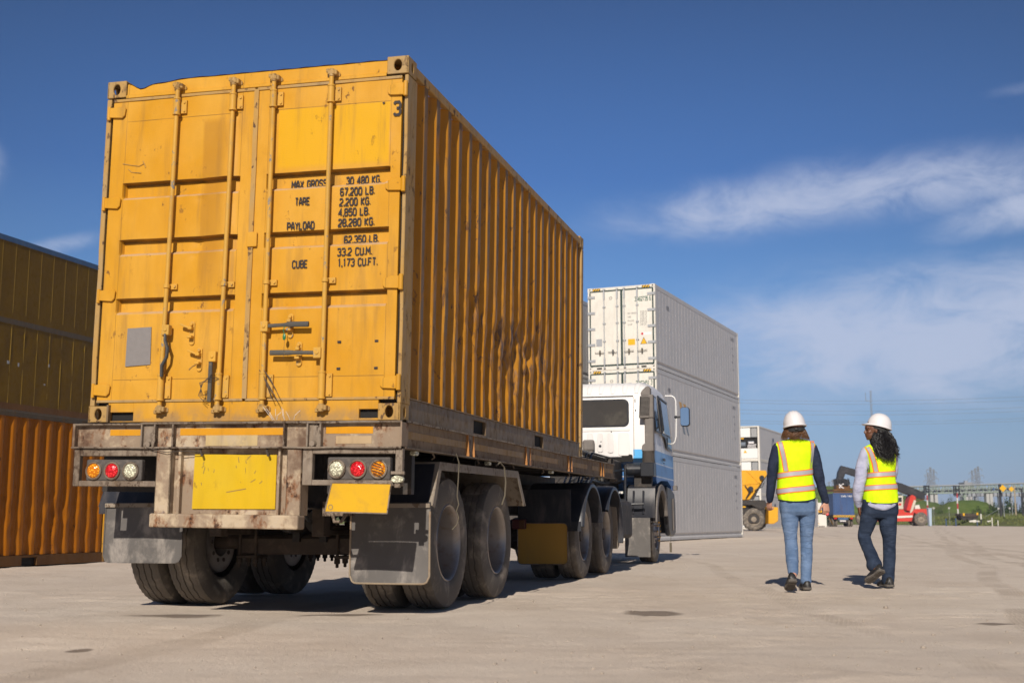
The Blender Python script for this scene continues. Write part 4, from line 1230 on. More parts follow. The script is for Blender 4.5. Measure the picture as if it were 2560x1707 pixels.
    # right mirror on its tubular arm, left too
    for s in (1, -1):
        X = (lambda a: a) if s > 0 else (lambda a: -2.44 - a)
        arm = L_(MB().tube([(X(-.04), 13.35, 2.835), (X(.08), 13.35, 2.83), (X(.125), 13.35, 2.80), (X(.145), 13.35, 2.74), (X(.148), 13.35, 2.4), (X(.140), 13.35, 2.12), (X(.118), 13.35, 2.03), (X(.09), 13.35, 2.0), (X(.03), 13.38, 1.99)], .012, 10), 'mirror_arm', 'whiteenamel', cab, smooth=True)
        m = MB().prism(rrect(X(.298) - .082, X(.298) + .082, 2.294, 2.636, .05), 1, 13.372, 13.45)
        ms = L_(m, 'mirror_housing', 'blackplastic', arm, bevel=.012, seg=2)
        P_ = rrect(X(.298) - .07, X(.298) + .07, 2.308, 2.622, .04); mg = MB(); n_ = len(P_)
        mg.add([(p[0], 13.330 + s * .22 * (p[0] - X(.298)) + .028 * (p[1] - 2.31), p[1]) for p in P_] + [(p[0], 13.336 + s * .22 * (p[0] - X(.298)) + .028 * (p[1] - 2.31), p[1]) for p in P_], [tuple(range(n_)), tuple(range(2 * n_ - 1, n_ - 1, -1))] + [(i, i + n_, (i + 1) % n_ + n_, (i + 1) % n_) for i in range(n_)])
        L_(mg, 'mirror_glass', 'mirror', ms)
        L_(MB().cyl((X(.14), 13.35, 2.46), (X(.22), 13.37, 2.46), .018, n=10).ell((X(.14), 13.35, 2.46), (.028, .028, .03), 10, 6), 'mirror_clamp', 'blackplastic', arm, smooth=True)
    # intake stack behind the right corner
    du = L_(MB().prism([(-.185, 2.285), (-.020, 2.285), (.002, 2.64), (-.165, 2.64)][::1], 1, 11.33, 11.48).box(-.03, .045, 11.34, 11.49, 2.29, 2.66), 'intake_box', 'greyduct', bevel=.012, seg=2)
    m = MB()
    for i in range(15):
        z = 2.33 + i * .0195
        m.box(-.155 + (z - 2.3) * .05, -.018 + (z - 2.3) * .05, 11.318, 11.331, z, z + .008)
    L_(m, 'intake_louvre', 'greyduct', du)
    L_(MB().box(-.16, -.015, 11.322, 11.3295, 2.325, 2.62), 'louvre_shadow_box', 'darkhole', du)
    L_(MB().prism([(-.15, 2.64), (.0, 2.64), (.0, 2.76), (-.03, 2.80), (-.07, 2.79), (-.13, 2.73), (-.155, 2.69)], 1, 11.36, 11.49), 'intake_cap', 'greyduct', du, bevel=.01)
    L_(MB().box(-.10, .04, 11.36, 11.50, 1.84, 2.30), 'intake_duct', 'greyduct', du, bevel=.02, seg=2)
    L_(MB().prism([(-.15, 1.76), (.04, 1.76), (.04, 1.90), (-.07, 1.90), (-.14, 1.855)], 1, 11.34, 11.50), 'duct_foot', 'greyduct', du, bevel=.01)
    pr = []
    for i in range(14): pr += [(1.57 + i * .0145, .105), (1.57 + i * .0145 + .007, .090)]
    L_(MB().lathe([(z, r) for z, r in pr], (-.055, 11.43, 0), 2, 24), 'bellows', 'greyduct', du, smooth=False)
    L_(MB().box(-.17, .045, 11.3, 11.55, 1.36, 1.58).cyl((-.42, 11.45, 1.48), (-.15, 11.45, 1.48), .095, n=20).cyl((-.45, 11.45, 1.48), (-.40, 11.45, 1.48), .07, n=16), 'air_filter', 'blackplastic', du, bevel=.012)
    # guard behind the front wheel and its flap
    m = MB()
    us = [-.40 + .44 * i / 8 for i in range(9)]
    def gf(x, t):
        P = [(11.75, 1.25), (11.55, 1.215), (11.46, 1.18), (11.42, 1.05), (11.40, .90), (11.42, .715)]
        i = min(int(t), 4); f = t - i
        return (x, P[i][0] + (P[i + 1][0] - P[i][0]) * f, P[i][1] + (P[i + 1][1] - P[i][1]) * f)
    m.grid(gf, us, [0, 1, 2, 3, 4, 5])
    g = L_(m, 'wheel_guard', 'guard', smooth=True)
    L_(MB().tube([(-.31, 11.405, .78), (-.295, 11.405, 1.14)], .016, 8).tube([(-.15, 11.405, .78), (-.14, 11.405, 1.14)], .016, 8), 'guard_rib', 'guard', g, smooth=True)
    L_(MB().box(-.45, -.045, 11.42, 11.43, .106, .74), 'mudflap', 'flap', g)
    L_(MB().tube([(-.40, 11.25, 1.55), (-.41, 11.25, 1.0), (-.385, 11.25, .935), (-.34, 11.25, .925), (-.11, 11.25, .93)], [.022, .022, .022, .02, .018], 10), 'pipe', 'blackplastic', g, smooth=True)
    L_(MB().box(-.30, -.02, 11.5, 11.62, 1.2, 1.40), 'guard_bracket', 'darksteel', g)
    # frame, fifth wheel, tanks, hoses, engine lump
    m = MB()
    for x in (-1.66, -.86): m.box(x, x + .08, 5.5, 13.6, .74, .99).cut()
    for y in (5.6, 7.1, 8.6, 10.4): m.box(-1.6, -.8, y, y + .12, .76, .94).cut()
    L_(m, 'frame_rail', 'darksteel')
    L_(MB().cyl((-1.22, 6.9, 1.02), (-1.22, 6.9, 1.12), .46, n=28).box(-1.6, -.84, 6.6, 7.2, .98, 1.04), 'fifth_wheel', 'darksteel')
    for cy in (6.45, 7.86):
        L_(MB().cyl((-2.4, cy, .5), (-.1, cy, .5), .075, n=14).ell((-1.22, cy, .5), (.24, .24, .22), 16, 10), 'axle', 'browniron', smooth=True)
    m = MB().box(-1.62, -.80, 11.2, 12.9, .9, 1.62)
    m.cyl((-1.2, 10.9, 1.1), (-1.2, 11.3, 1.1), .3, n=20).box(-.78, -.5, 10.8, 11.5, 1.25, 1.62).box(-.74, -.60, 10.6, 11.0, 1.0, 1.35)
    L_(m, 'engine', 'darksteel', bevel=.03)
    m = MB(); random.seed(3)
    for q in range(12):
        x = random.uniform(-1.0, -.5); z = random.uniform(1.2, 1.68)
        m.tube([(x, 8.9, 1.15), (x + .1 * random.uniform(-1, 1), 9.6, z + .02), (x + .15 * random.uniform(-1, 1), 10.5, z), (x + .1, 11.4, z + .05)], .016, 6)
    m.tube([(-1.3, 8.0, 1.62), (-1.0, 8.8, 1.70), (-.75, 10.0, 1.66), (-.62, 10.9, 1.58), (-.6, 11.4, 1.45)], .04, 8)
    L_(m, 'air_hose', 'blackplastic', smooth=True)
    L_(MB().box(-.62, -.10, 8.75, 10.1, .42, .95), 'fuel_tank', 'darksteel', bevel=.06, seg=3)
    L_(MB().box(-.62, -.35, 10.3, 11.0, .55, 1.0).box(-.60, -.40, 10.25, 10.3, .85, 1.0), 'battery_box', 'guard', bevel=.02)
    m = MB()
    for q in range(3): m.cyl((-.60 + q * .07, 10.28, 1.02 + .13 * q), (-.42 + q * .03, 10.28, 1.02 + .13 * q), .025, n=10)
    L_(m, 'valve', 'flange', smooth=True)
    # fenders over the drive wheels
    for s in (1, -1):
        fx = (lambda a: a) if s > 0 else (lambda a: -2.64 - a)
        for cy, a0, a1 in ((6.45, 170, 15), (7.88, 150, -12)):
            n = 20
            m = MB()
            ang = [RAD(a0 + (a1 - a0) * i / n) for i in range(n + 1)]
            R1, R0 = .615, .60
            def fnx(t, x, R): return (fx(x), cy + R * cos(t) * 1.0, .50 + R * sin(t))
            m.grid(lambda t, j: fnx(t, [-.66, -.02, .03, .045, .05, .045, -.66][int(j)], [R1, R1, R1 - .004, R1 - .015, R1 - .05, R1 - .055, R0][int(j)]), ang, range(7))
            g = L_(m, 'mudguard', 'guard', smooth=True)
            if a0 == 170:
                L_(MB().box(*sorted((fx(-.66), fx(.02))), cy - .62, cy - .60, .55, .66), 'guard_foot', 'guard', g)
        # dust streaked apron between frame and first fender
        L_(MB().box(*sorted((fx(-.70), fx(-.08))), 5.76, 5.775, .60, 1.02), 'rear_apron', 'guard')
        yf = 5.74
        x0, x1 = sorted((fx(-.695), fx(-.112)))
        P = rrect(x0, x1, .182, .64, .05)
        f = L_(MB().prism(P, 1, yf, yf + .01), 'mudflap', 'yellowflap')
        L_(MB().tube([(p[0], yf - .004, p[1]) for p in P] + [(P[0][0], yf - .004, P[0][1])], .007, 6, flat=.7), 'flap_border', 'flange', f, smooth=True)
        t = L_(MB().box(*sorted((fx(-.74), fx(-.585))), yf - .10, yf - .02, .575, .685), 'tail_lamp', 'darkred', bevel=.01)
        L_(MB().box(*sorted((fx(-.65), fx(-.588))), yf - .105, yf - .1005, .585, .675), 'lens', 'darkamber', t)
        for cy in (6.45, 7.86):
            wheel(root, fx(-.195), cy, s)
            wheel(root, fx(-.52), cy, s, dish='flat')
        wheel(root, -.195 if s > 0 else -2.245, 12.22, s, dish='bowl')
    L_(MB().prism([(8.30, 1.0), (8.42, .95), (8.52, .35), (8.40, .30)], 0, -.4, -.02), 'guard_front', 'mudguard')
    L_(MB().tube([(.03, 13.1, .52), (.05, 13.1, .40), (.045, 13.1, .30)], .004, 5).box(.025, .065, 13.09, 13.10, .14, .30), 'ground_strap', 'rope')
    return root
M['darkred'] = simple('shaded_red_lens', (.07, .01, .008), .5)  # red lens colour darkened to stand for the shade it sits in
M['darkamber'] = simple('shaded_amber_lens', (.09, .03, .005), .5)  # amber lens with the same shade put into its colour
M['yellowflap'] = simple('yellow_mudflap_paint', (0.42, 0.22, 0.025), .6, 0, .08, 2, dirt=(.22, .14, .05), damt=.4, dsc=(1, 1, .4))
tractor()

# ================================================================== reefer containers
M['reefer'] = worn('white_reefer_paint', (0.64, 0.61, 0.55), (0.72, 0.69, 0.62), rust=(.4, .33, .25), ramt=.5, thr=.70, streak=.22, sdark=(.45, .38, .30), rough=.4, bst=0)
M['reefer_side'] = worn('white_reefer_shaded_side_paint', (0.48, 0.475, 0.475), (0.52, 0.51, 0.51), rust=(.4, .36, .33), ramt=.4, thr=.72, streak=.12, sdark=(.38, .36, .35), rough=.4, bst=0)  # same white made darker and cooler, with the side walls' shade in the colour
M['reefer_seam'] = simple('pale_panel_seam', (.72, .66, .63), .5, 0, .05)
M['rubberseal'] = simple('dark_green_door_seal', (0.02, 0.045, 0.04), .7, 0, .2)
M['galv'] = simple('galvanised_steel', (0.42, 0.43, 0.44), .45, .5, .15, 12)
M['darkgreen_ink'] = simple('dark_green_lettering', (0.03, 0.10, 0.07), .6, 0, 0)
M['grey_ink'] = simple('grey_lettering', (0.28, 0.27, 0.25), .6, 0, 0)
M['blue_ink'] = simple('dark_blue_lettering', (0.04, 0.07, 0.14), .6, 0, 0)
M['soft_ink'] = simple('faded_side_lettering', (0.20, 0.21, 0.25), .6, 0, 0)
M['hazard'] = None
def hazard():
    k = NT('hazard_stripe_tape')
    x, y, z = k.xyz()
    s = k.math('FRACT', k.math('MULTIPLY', k.math('ADD', x, k.math('MULTIPLY', z, -.8)), 11.0))
    k.col(k.mix(k.math('GREATER_THAN', s, .5), (.02, .02, .02), (.75, .42, .01)))
    return k.m
M['hazard'] = hazard()
M['sticker_yellow'] = simple('yellow_sticker', (.75, .40, .01), .4, 0, 0)
M['sticker_red'] = simple('red_sticker', (.5, .03, .03), .4, 0, 0)
M['sticker_white'] = simple('white_sticker', (.75, .72, .72), .4, 0, 0)
M['orange_logo'] = simple('orange_side_mark', (.55, .30, .05), .4, 0, 0)
M['slate_logo'] = simple('slate_side_mark', (.15, .18, .22), .4, 0, 0)
def reefer(loc, yaw, label, serial, group, L=12.192, H=2.896, detail=True, logo=False, side_mark=True, cab_mark='W 9825'):
    root = empty('reefer_container', loc, -yaw)
    tag(root, label, 'container', group)
    W = 2.438
    B = lambda m, n, mat, p=root, **k: m.build(n, M[mat], p, **k)
    m = MB()
    for x0, x1 in ((-W, -W + .09), (-.09, 0)):
        m.box(x0, x1, 0, .12, .118, H - .118).box(x0, x1, L - .12, L, .118, H - .118)
    m.box(-W + .16, -.16, .0, .10, H - .12, H - .008).box(-W + .16, -.16, 0, .1, .0, .14)
    B(m, 'frame', 'reefer', bevel=.006)
    m = MB()
    for x in (-W, -.162):
        for z in (0, H - .118):
            m.hole((x, -.004, z), (1, 0, 0), (0, 0, 1), (0, 1, 0), .162, .118, (.081, .06), .028, .036, .012, 12)
            m.box(x + .001, x + .161, .06, .17, z + .001, z + .117)
            m.box(x, x + .162, -.003, .06, z + .106, z + .118).box(x, x + .162, -.003, .06, z, z + .012)
            for xx in (x, x + .15): m.box(xx, xx + .012, -.003, .06, z + .012, z + .106)
            m.cut().box(x, x + .162, L - .17, L + .004, z, z + .118).cut()
    B(m, 'corner_casting', 'reefer')
    m = MB()
    m.box(-.07, -.003, .17, L - .17, H - .16, H - .006).cut().box(-W + .003, -W + .07, .17, L - .17, H - .16, H - .006)
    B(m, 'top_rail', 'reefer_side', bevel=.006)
    m = MB()
    for s in (1, -1):
        X = (lambda a: a) if s > 0 else (lambda a: -W - a)
        P = [(X(-.10), .02), (X(-.002), .02), (X(-.002), .10), (X(-.05), .14), (X(-.05), .20), (X(-.012), .25), (X(-.10), .25)]
        m.prism(P, 1, .17, L - .17).cut()
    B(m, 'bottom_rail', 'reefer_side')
    # side skins with shallow pressed seams
    m = MB(); prf = []
    y = .12; k = 0
    sp = .403
    ys = [.12]
    while y + sp < L - .12:
        y += sp; ys.append(y)
    def sk(X): 
        for i, yy in enumerate(ys):
            e = ys[i + 1] if i + 1 < len(ys) else L - .12
            m.add([(X(-.012), yy, .25), (X(-.012), e, .25), (X(-.012), e, H - .16), (X(-.012), yy, H - .16)], [(0, 1, 2, 3)])
    sk(lambda a: a); m.cut(); sk(lambda a: -W - a)
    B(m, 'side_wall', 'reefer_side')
    m = MB()
    for yy in ys[1:]: m.box(-.013, -.0105, yy - .007, yy + .007, .26, H - .17).box(-W + .0105, -W + .013, yy - .007, yy + .007, .26, H - .17).cut()
    B(m, 'side_seam', 'reefer_seam')
    B(MB().box(-W + .05, -.05, .06, L - .03, H - .05, H - .03).box(-W + .05, -.05, .06, L - .03, .1, .16), 'roof', 'reefer')
    B(MB().box(-W + .09, -.09, L - .06, L - .02, .1, H - .12), 'front_wall', 'reefer')
    # doors
    z0, z1 = .15, H - .12
    for (xa, xb) in ((-W + .075, -1.235), (-1.203, -.075)):
        d = B(MB().box(xa + .035, xb - .008, -.012, .04, z0 + .04, z1 - .04), 'door', 'reefer', bevel=.004)
        left = xa < -1.3
        m = MB().box(xa - .005, xb + .012, -.004, .03, z0 - .02, z0 + .04).box(xa - .005, xb + .012, -.004, .03, z1 - .04, z1 + .015)
        m.box(xa - .016, xa + .035, -.004, .03, z0 + .04, z1 - .04) if left else m.box(xb - .030, xb + .02, -.016, .03, z0 + .04, z1 - .04)
        m.box(xb - .008, xb + .016, -.016, .03, z0 + .04, z1 - .04) if left else m.box(xa - .016, xa + .035, -.010, .03, z0 + .04, z1 - .04)
        B(m, 'door_seal', 'rubberseal', d)
        if not detail: continue
        m = MB()
        for i in range(5):
            z = .33 + i * .558
            if left: m.box(-W - .002, -W + .27, -.034, -.012, z - .045, z + .045)
            else: m.box(-.27, .004, -.034, -.012, z - .045, z + .045)
            m.cut()
        B(m, 'hinge', 'galv', d, bevel=.004)
        for x in ((-1.832, -1.358) if left else (-1.100, -.632)):
            r = B(MB().cyl((x, -.045, .08), (x, -.045, H - .06), .017, n=10), 'locking_rod', 'galv', d, smooth=True)
            m = MB().box(x - .028, x + .032, -.06, -.012, .17, .42).cut().box(x - .028, x + .032, -.06, -.012, H - .42, H - .14)
            for z in (1.0, 1.62, 2.2): m.cut().box(x - .045, x + .05, -.055, -.012, z - .022, z + .022)
            m.cut().box(x - .035, x + .04, -.06, 0, .05, .09).cut().box(x - .035, x + .04, -.06, 0, H - .10, H - .06)
            B(m, 'rod_bearing', 'galv', r, bevel=.003)
            s = -1 if left else 1
            m = MB().bar((x, -.07, .60), (x + s * .34, -.07, .60 + .02), .028, .014)
            m.box(x + s * .16 - .02, x + s * .16 + .02, -.08, -.012, .52, .69)
            B(m, 'handle', 'handle_dark', r)
        if not left:
            m = MB(); p = lambda x, z: (x, -.0135, z)
            if serial:
                text_mb(m, serial, -.72, -.15, 2.40, .14, p)
            B(m, 'serial_number', 'darkgreen_ink', d)
            m = MB()
            for q, t in enumerate(('MAX GROSS', 'TARE', 'PAYLOAD', 'CU.CAP')): text_mb(m, t, -.98, -.98 + (.30 if q == 0 else .12 if q == 1 else .22 if q == 2 else .16), 1.92 - q * .13, .05, p); m.cut()
            for q, t in enumerate(('34,000 KG', '74,960 LB', '4,580 KG', '10,100 LB', '29,420 KG', '64,860 LB', '67.9 CU.M', '2,398 CU.FT')): text_mb(m, t, -.54, -.30, 1.96 - q * .065, .042, p); m.cut()
            B(m, 'weight_lettering', 'grey_ink', d)
            B(MB().box(-.98, -.73, -.015, -.0125, .82, 1.03), 'yellow_sticker', 'sticker_yellow', d)
            t = B(MB().prism([(-.419, 1.075), (-.545, .83), (-.293, .83)], 1, -.0145, -.0125), 'warning_triangle', 'rubberseal', d)
            B(MB().prism([(-.419, 1.045), (-.520, .845), (-.318, .845)], 1, -.0165, -.0147), 'triangle_face', 'sticker_yellow', t)
            t = B(MB().box(-.52, -.14, -.0145, -.0125, 1.14, 1.24), 'white_sticker', 'sticker_white', d)
            B(MB().cyl((-.47, -.017, 1.19), (-.47, -.0147, 1.19), .042, n=20), 'red_disc', 'sticker_red', t)
        else:
            B(MB().box(-2.134, -1.92, -.016, -.0125, .83, 1.09), 'data_plate', 'galv', d)
            m = MB().lathe([(-.018, .05), (-.018, .03), (-.012, .03)], (-1.59, 0, 2.5), 1, 18)
            for q in range(6): m.cyl((-1.59 + .06 * cos(q), -.02, 2.5 + .06 * sin(q)), (-1.59 + .06 * cos(q), -.012, 2.5 + .06 * sin(q)), .01, n=6)
            B(m, 'vent', 'grey_ink', d)
    if detail:
        B(MB().box(-.465, -.18, -.006, -.0005, H - .105, H - .025).cut().box(-W + .18, -W + .465, -.006, -.0005, H - .105, H - .025), 'hazard_stripe', 'hazard')
        B(MB().box(-2.12, -1.94, -.004, .0, .035, .095).cut().box(-.52, -.34, -.004, .0, .035, .095), 'fork_pocket', 'darkhole')
        m = MB(); p = lambda y, z: (-.0055, y, z)
        if side_mark:
            text_mb(m, '3 462735 6' if serial == '3 462735 6' else '3 462451 3', 10.85, 11.45, H - .42, .12, p)
            for q in range(4): text_mb(m, ('45R1', 'SUPER', 'HEAVY', '9-6')[q], 11.0 + .12 * (q % 2), 11.20 + .12 * (q % 2), H - .80 - .30 * q, .07, p)
            text_mb(m, cab_mark, 1.35, 1.70, H - .62, .13, p)
        B(m, 'side_lettering', 'soft_ink')
        if logo:
            B(MB().prism([(2.75, 1.99), (3.05, 1.98), (3.38, 1.28), (3.10, 1.50)], 0, -.0075, -.004).prism([(3.28, 1.96), (3.62, 1.95), (3.95, 1.35), (3.70, 1.40)], 0, -.0075, -.004), 'side_mark', 'orange_logo')
            B(MB().prism([(2.92, 1.42), (3.16, 1.36), (3.50, .86), (3.28, .88)], 0, -.0095, -.004).prism([(3.50, 1.30), (3.74, 1.20), (4.0, .84), (3.78, .87)], 0, -.0095, -.004), 'side_mark', 'slate_logo')
    return root
WY = .4138
def stk(a, b_): return (4.8802 + a * cos(WY) + b_ * sin(WY), 40.6014 - a * sin(WY) + b_ * cos(WY))
gA = 'white refrigerated containers stacked beyond the truck cab'
for i, (lb, ser) in enumerate((('bottom white reefer container of the three high stack beside the truck cab', '3 462810 4'), ('middle white reefer container with orange and slate diagonal marks on its side', '3 462451 3'),
                               ('topmost white reefer container with yellow warning triangle and number 462735 6 on its door', '3 462735 6'))):
    x, y = stk(0, 0)
    reefer((x, y, 2.896 * i), WY, lb, ser, gA, logo=(i == 1))
for i, lb in enumerate(('bottom reefer container of the second stack hidden behind the yellow container', 'middle reefer container of the second stack behind the yellow container', 'top reefer container of the second stack peeping out beside the yellow container edge')):
    x, y = stk(-3.35, .2)
    reefer((x, y, 2.896 * i), WY, lb, None, 'white refrigerated containers of the second stack', detail=False)
# ================================================================== containers on the left
M['orange_corr'] = worn('orange_corrugated_paint', (0.34, 0.108, 0.003), (0.38, 0.128, 0.005), rust=(.07, .035, .02), ramt=.9, thr=.60, streak=.45, sdark=(.12, .06, .02), scale=1.2)
M['olive'] = worn('brown_orange_panel_paint', (0.15, 0.082, 0.001), (0.12, 0.064, 0.001), rust=(.10, .08, .05), ramt=.5, thr=.72, streak=.35, sdark=(.10, .055, .008), scale=.8)
M['olive_seam'] = simple('bright_seam_paint', (.26, .155, .008), .5)
M['bluerail'] = worn('blue_top_rail_paint', (.05, .10, .20), (.07, .13, .24), ramt=.4, thr=.66, rust=(.2, .2, .2))
M['greyrail'] = worn('blue_grey_rail_paint', (.085, .07, .05), (.11, .08, .05), ramt=.6, thr=.56, rust=(.15, .08, .03), streak=.5)
M['brownrail'] = worn('brown_bottom_rail_paint', (.11, .05, .015), (.15, .07, .02), ramt=.6)
LY = RAD(16.4)
def corr_container(loc, yaw, L, H, label):
    root = empty('corrugated_container', loc, -yaw)
    tag(root, label, 'container')
    B = lambda m, n, mat, p=root, **k: m.build(n, M[mat], p, **k)
    def c2(y):
        t = y % .278
        return 0 if t < .07 else (t - .07) / .068 if t < .138 else 1 if t < .21 else 1 - (t - .21) / .068
    def N(a, b_, c): return noise.noise(Vector((a, b_, c)))
    def sd(y, z):
        msk = exp(-((z - .7) / .55) ** 2) * exp(-((y - (L - 1.5)) / 1.6) ** 2)
        yy = y + msk * (.05 * N(y * 1.3, z * 1.6, 20) + .03 * N(y * 4, z * 4, 21))
        return (-.010 - .038 * c2(yy) - msk * .04 * abs(N(y * 3, z * 3, 22)), y, z)
    B(MB().grid(sd, [.10 + (L - .2) * i / 420 for i in range(421)], [.16 + (H - .24) * i / 50 for i in range(51)]), 'side_wall', 'orange_corr', smooth=True, ang=30)
    m = MB().box(-.09, .0, 0, .10, 0, H).box(-2.438, -2.35, 0, .1, 0, H).box(-2.438, -2.35, L - .1, L, 0, H)
    B(m, 'corner_post', 'orange_corr', bevel=.006)
    B(MB().box(-.09, 0, L - .10, L, .0, H), 'corner_post', 'yellow', bevel=.006)
    B(MB().box(-.07, -.002, .1, L - .1, H - .085, H - .01).box(-2.43, -2.36, .1, L - .1, H - .085, H - .01), 'top_rail', 'greyrail', bevel=.005)
    m = MB()
    for a, b_ in ((.1, L - 4.30), (L - 3.95, L - 2.10), (L - 1.75, L - .1)): m.box(-.05, -.002, a, b_, .0, .155)
    for a, b_ in ((L - 4.30, L - 3.95), (L - 2.10, L - 1.75)): m.box(-.05, -.002, a, b_, .12, .155)
    B(m, 'bottom_rail', 'brownrail')
    B(MB().box(-2.4, -.052, .05, L - .05, .0, .12), 'floor', 'darkhole')
    B(MB().box(-2.40, -.05, .05, L - .05, H - .04, H - .02).box(-2.42, -2.40, .05, L - .05, .1, H - .03).box(-2.35, -.09, L - .04, L - .01, .12, H - .04).box(-2.35, -.09, .01, .04, .12, H - .04), 'shell', 'orange_corr')
def left_world(s, x0, y0): return (x0 + s * sin(LY), y0 + s * cos(LY))
# the low corrugated one: its far end is 2.64 m past the picture edge
x, y = left_world(2.66 - 6.058, -7.52, 17.9)
corr_container((x, y, 0), LY, 6.058, 2.30, 'orange corrugated container on the ground at the left behind the trailer')
def panel_container(z0, H, L, label, rail, botrail, dented=False, base=(-16.3, 37.8), s0=-6.0):
    x, y = left_world(s0, *base)
    root = empty('panel_container', (x, y, z0), -LY)
    tag(root, label, 'container', 'brown orange containers stacked at the left')
    B = lambda m, n, mat, p=root, **k: m.build(n, M[mat], p, **k)
    def pf(y, z):
        d = 0
        if dented: d = .05 * exp(-((z - (H - .45)) / .07) ** 2) * abs(noise.noise(Vector((y * 1.3, 0, 4)))) + .015 * noise.noise(Vector((y * 2, z * 2, 5)))
        return (-.02 - d, y, z)
    B(MB().grid(pf, [.1 + (L - .2) * i / 160 for i in range(161)], [.2 + (H - .36) * i / 40 for i in range(41)]), 'side_wall', 'olive', smooth=True)
    m = MB(); yy = .35
    while yy < L - .1:
        m.box(-.03, -.015, yy - .009, yy + .009, .2, H - .16); yy += .636
    B(m, 'side_seam', 'olive_seam')
    B(MB().box(-.08, 0, .1, L - .1, H - .17, H), 'top_rail', rail)
    B(MB().box(-.06, -.001, .1, L - .1, 0, .2), 'bottom_rail', botrail)
    B(MB().box(-.1, .001, 0, .1, .001, H - .001).box(-.1, .001, L - .1, L, .001, H - .001).box(-2.438, -2.338, 0, .1, 0, H - .001).box(-2.438, -2.338, L - .1, L, 0, H - .001), 'corner_post', 'olive')
    B(MB().box(-2.43, -.09, .02, L - .02, H - .05, H - .02).box(-2.42, -2.40, .05, L - .05, .05, H - .05).box(-2.35, -.1, .02, .05, .05, H - .05).box(-2.35, -.1, L - .05, L - .02, .05, H - .05), 'shell', 'olive')
    if dented:
        m = MB(); random.seed(9)
        for q in range(4):
            y_ = 6.4 + random.random() * 4.4; z_ = 1.35 + .25 * random.random() + (0 if q % 4 else -.5)
            m.box(-.019, -.012, y_, y_ + .05 + .08 * random.random(), z_, z_ + .04 + .16 * random.random() * random.random()).cut()
        B(m, 'paint_scrape', 'galv')
    return root
panel_container(0, 1.30, 12.192, 'half height brown container at the foot of the tall left stack', 'greyrail', 'brownrail')
panel_container(1.30, 2.9, 12.192, 'second brown container from the ground in the tall left stack', 'greyrail', 'brownrail')
panel_container(4.20, 2.9, 12.192, 'scraped brown orange container with dents under its blue grey top rail', 'greyrail', 'brownrail', True)
panel_container(7.10, 2.65, 12.192, 'topmost brown orange container with dark blue top rail at the left edge', 'bluerail', 'olive')

# ================================================================== ground
def ground_mat():
    k = NT('compacted_sandy_gravel')
    n1 = k.noise(.35, 7, .6, (1, 1, 1), .3)
    n2 = k.noise(1.8, 8, .65, (1, .6, 1), .2, 2)
    n3 = k.noise(28, 6, .7, (1, 1, 1), 0, 3)
    c = k.mix(k.ramp(n1, .3, .7), (.60, .50, .405), (.67, .575, .475))
    c = k.mix(k.ramp(n2, .42, .72, 0, .45), c, (.50, .405, .315))
    c = k.mix(k.ramp(n2, .22, .45, .4, 0), c, (.68, .58, .47))
    c = k.mix(k.ramp(n3, .52, .75, 0, .45), c, (.46, .375, .295))
    # long tyre tracks running away from the camera, slightly fanned
    x, y, z = k.xyz()
    wob = k.math('MULTIPLY', k.math('SUBTRACT', k.noise(.10, 1, .4, (1, 1, 1), 0, 9), .5), 1.6)
    def trk(cx, sl, wd, amt, sh=0.0):
        d = k.math('SUBTRACT', x, k.math('ADD', k.math('MULTIPLY', y, sl), k.math('ADD', wob, cx)))
        g = k.math('SUBTRACT', 1.0, k.ramp(k.math('ABSOLUTE', d), wd * .55, wd))
        # tread blocks
        return k.math('MULTIPLY', g, min(1, amt * 1.25))
    tr = None
    for cx, sl, wd, am in ((.6, .34, .16, .5), (1.2, .34, .14, .5), (2.9, .26, .15, .55), (3.5, .26, .15, .55), (5.2, .20, .16, .5), (-1.2, .95, .13, .4), (-.4, .95, .13, .4), (7.2, .12, .2, .5), (8.0, .12, .2, .5), (-3.2, .2, .2, .4), (1.9, .05, .11, .4)):
        t = trk(cx, sl, wd, am)
        tr = t if tr is None else k.math('MAXIMUM', tr, t)
    rib = k.math('ABSOLUTE', k.math('SINE', k.math('MULTIPLY', k.math('ADD', x, k.math('MULTIPLY', y, -.28)), 95.0)))
    tr2 = k.math('MULTIPLY', tr, k.math('ADD', .45, k.math('MULTIPLY', rib, .55)))
    c = k.mix(k.math('MULTIPLY', tr2, k.ramp(k.noise(.9, 4, .6, (1, 1, 1), 0, 12), .35, .6)), c, (.40, .32, .245))
    # a few damp stains
    def stain(cx, cy, rx, ry):
        dx = k.math('DIVIDE', k.math('SUBTRACT', x, cx), rx); dy = k.math('DIVIDE', k.math('SUBTRACT', y, cy), ry)
        r = k.math('ADD', k.math('ADD', k.math('MULTIPLY', dx, dx), k.math('MULTIPLY', dy, dy)), k.math('MULTIPLY', k.math('SUBTRACT', n2, .5), 2.4))
        return k.ramp(r, .35, 1.1, .75, 0)
    st = None
    for a in ((1.04, 9.05, .22, .30), (-1.3, 9.0, .35, .14), (3.2, 8.2, .2, .1), (-2.5, 8.9, .4, .25), (-1.0, 5.2, .09, .05), (-2.3, 6.6, .07, .12)):
        s_ = stain(*a); st = s_ if st is None else k.math('MAXIMUM', st, s_)
    c = k.mix(st, c, (.12, .088, .065))
    k.col(c)
    k.b.inputs['Roughness'].default_value = .92
    k.b.inputs['Specular IOR Level'].default_value = .2
    h = k.math('ADD', k.math('ADD', k.math('MULTIPLY', n3, .5), k.math('MULTIPLY', n2, 1.0)), k.math('MULTIPLY', tr2, -.35))
    h = k.math('ADD', h, k.math('MULTIPLY', k.noise(90, 4, .7, (1, 1, 1), 0, 5), .35))
    k.bump(h, .75, .022)
    return k.m
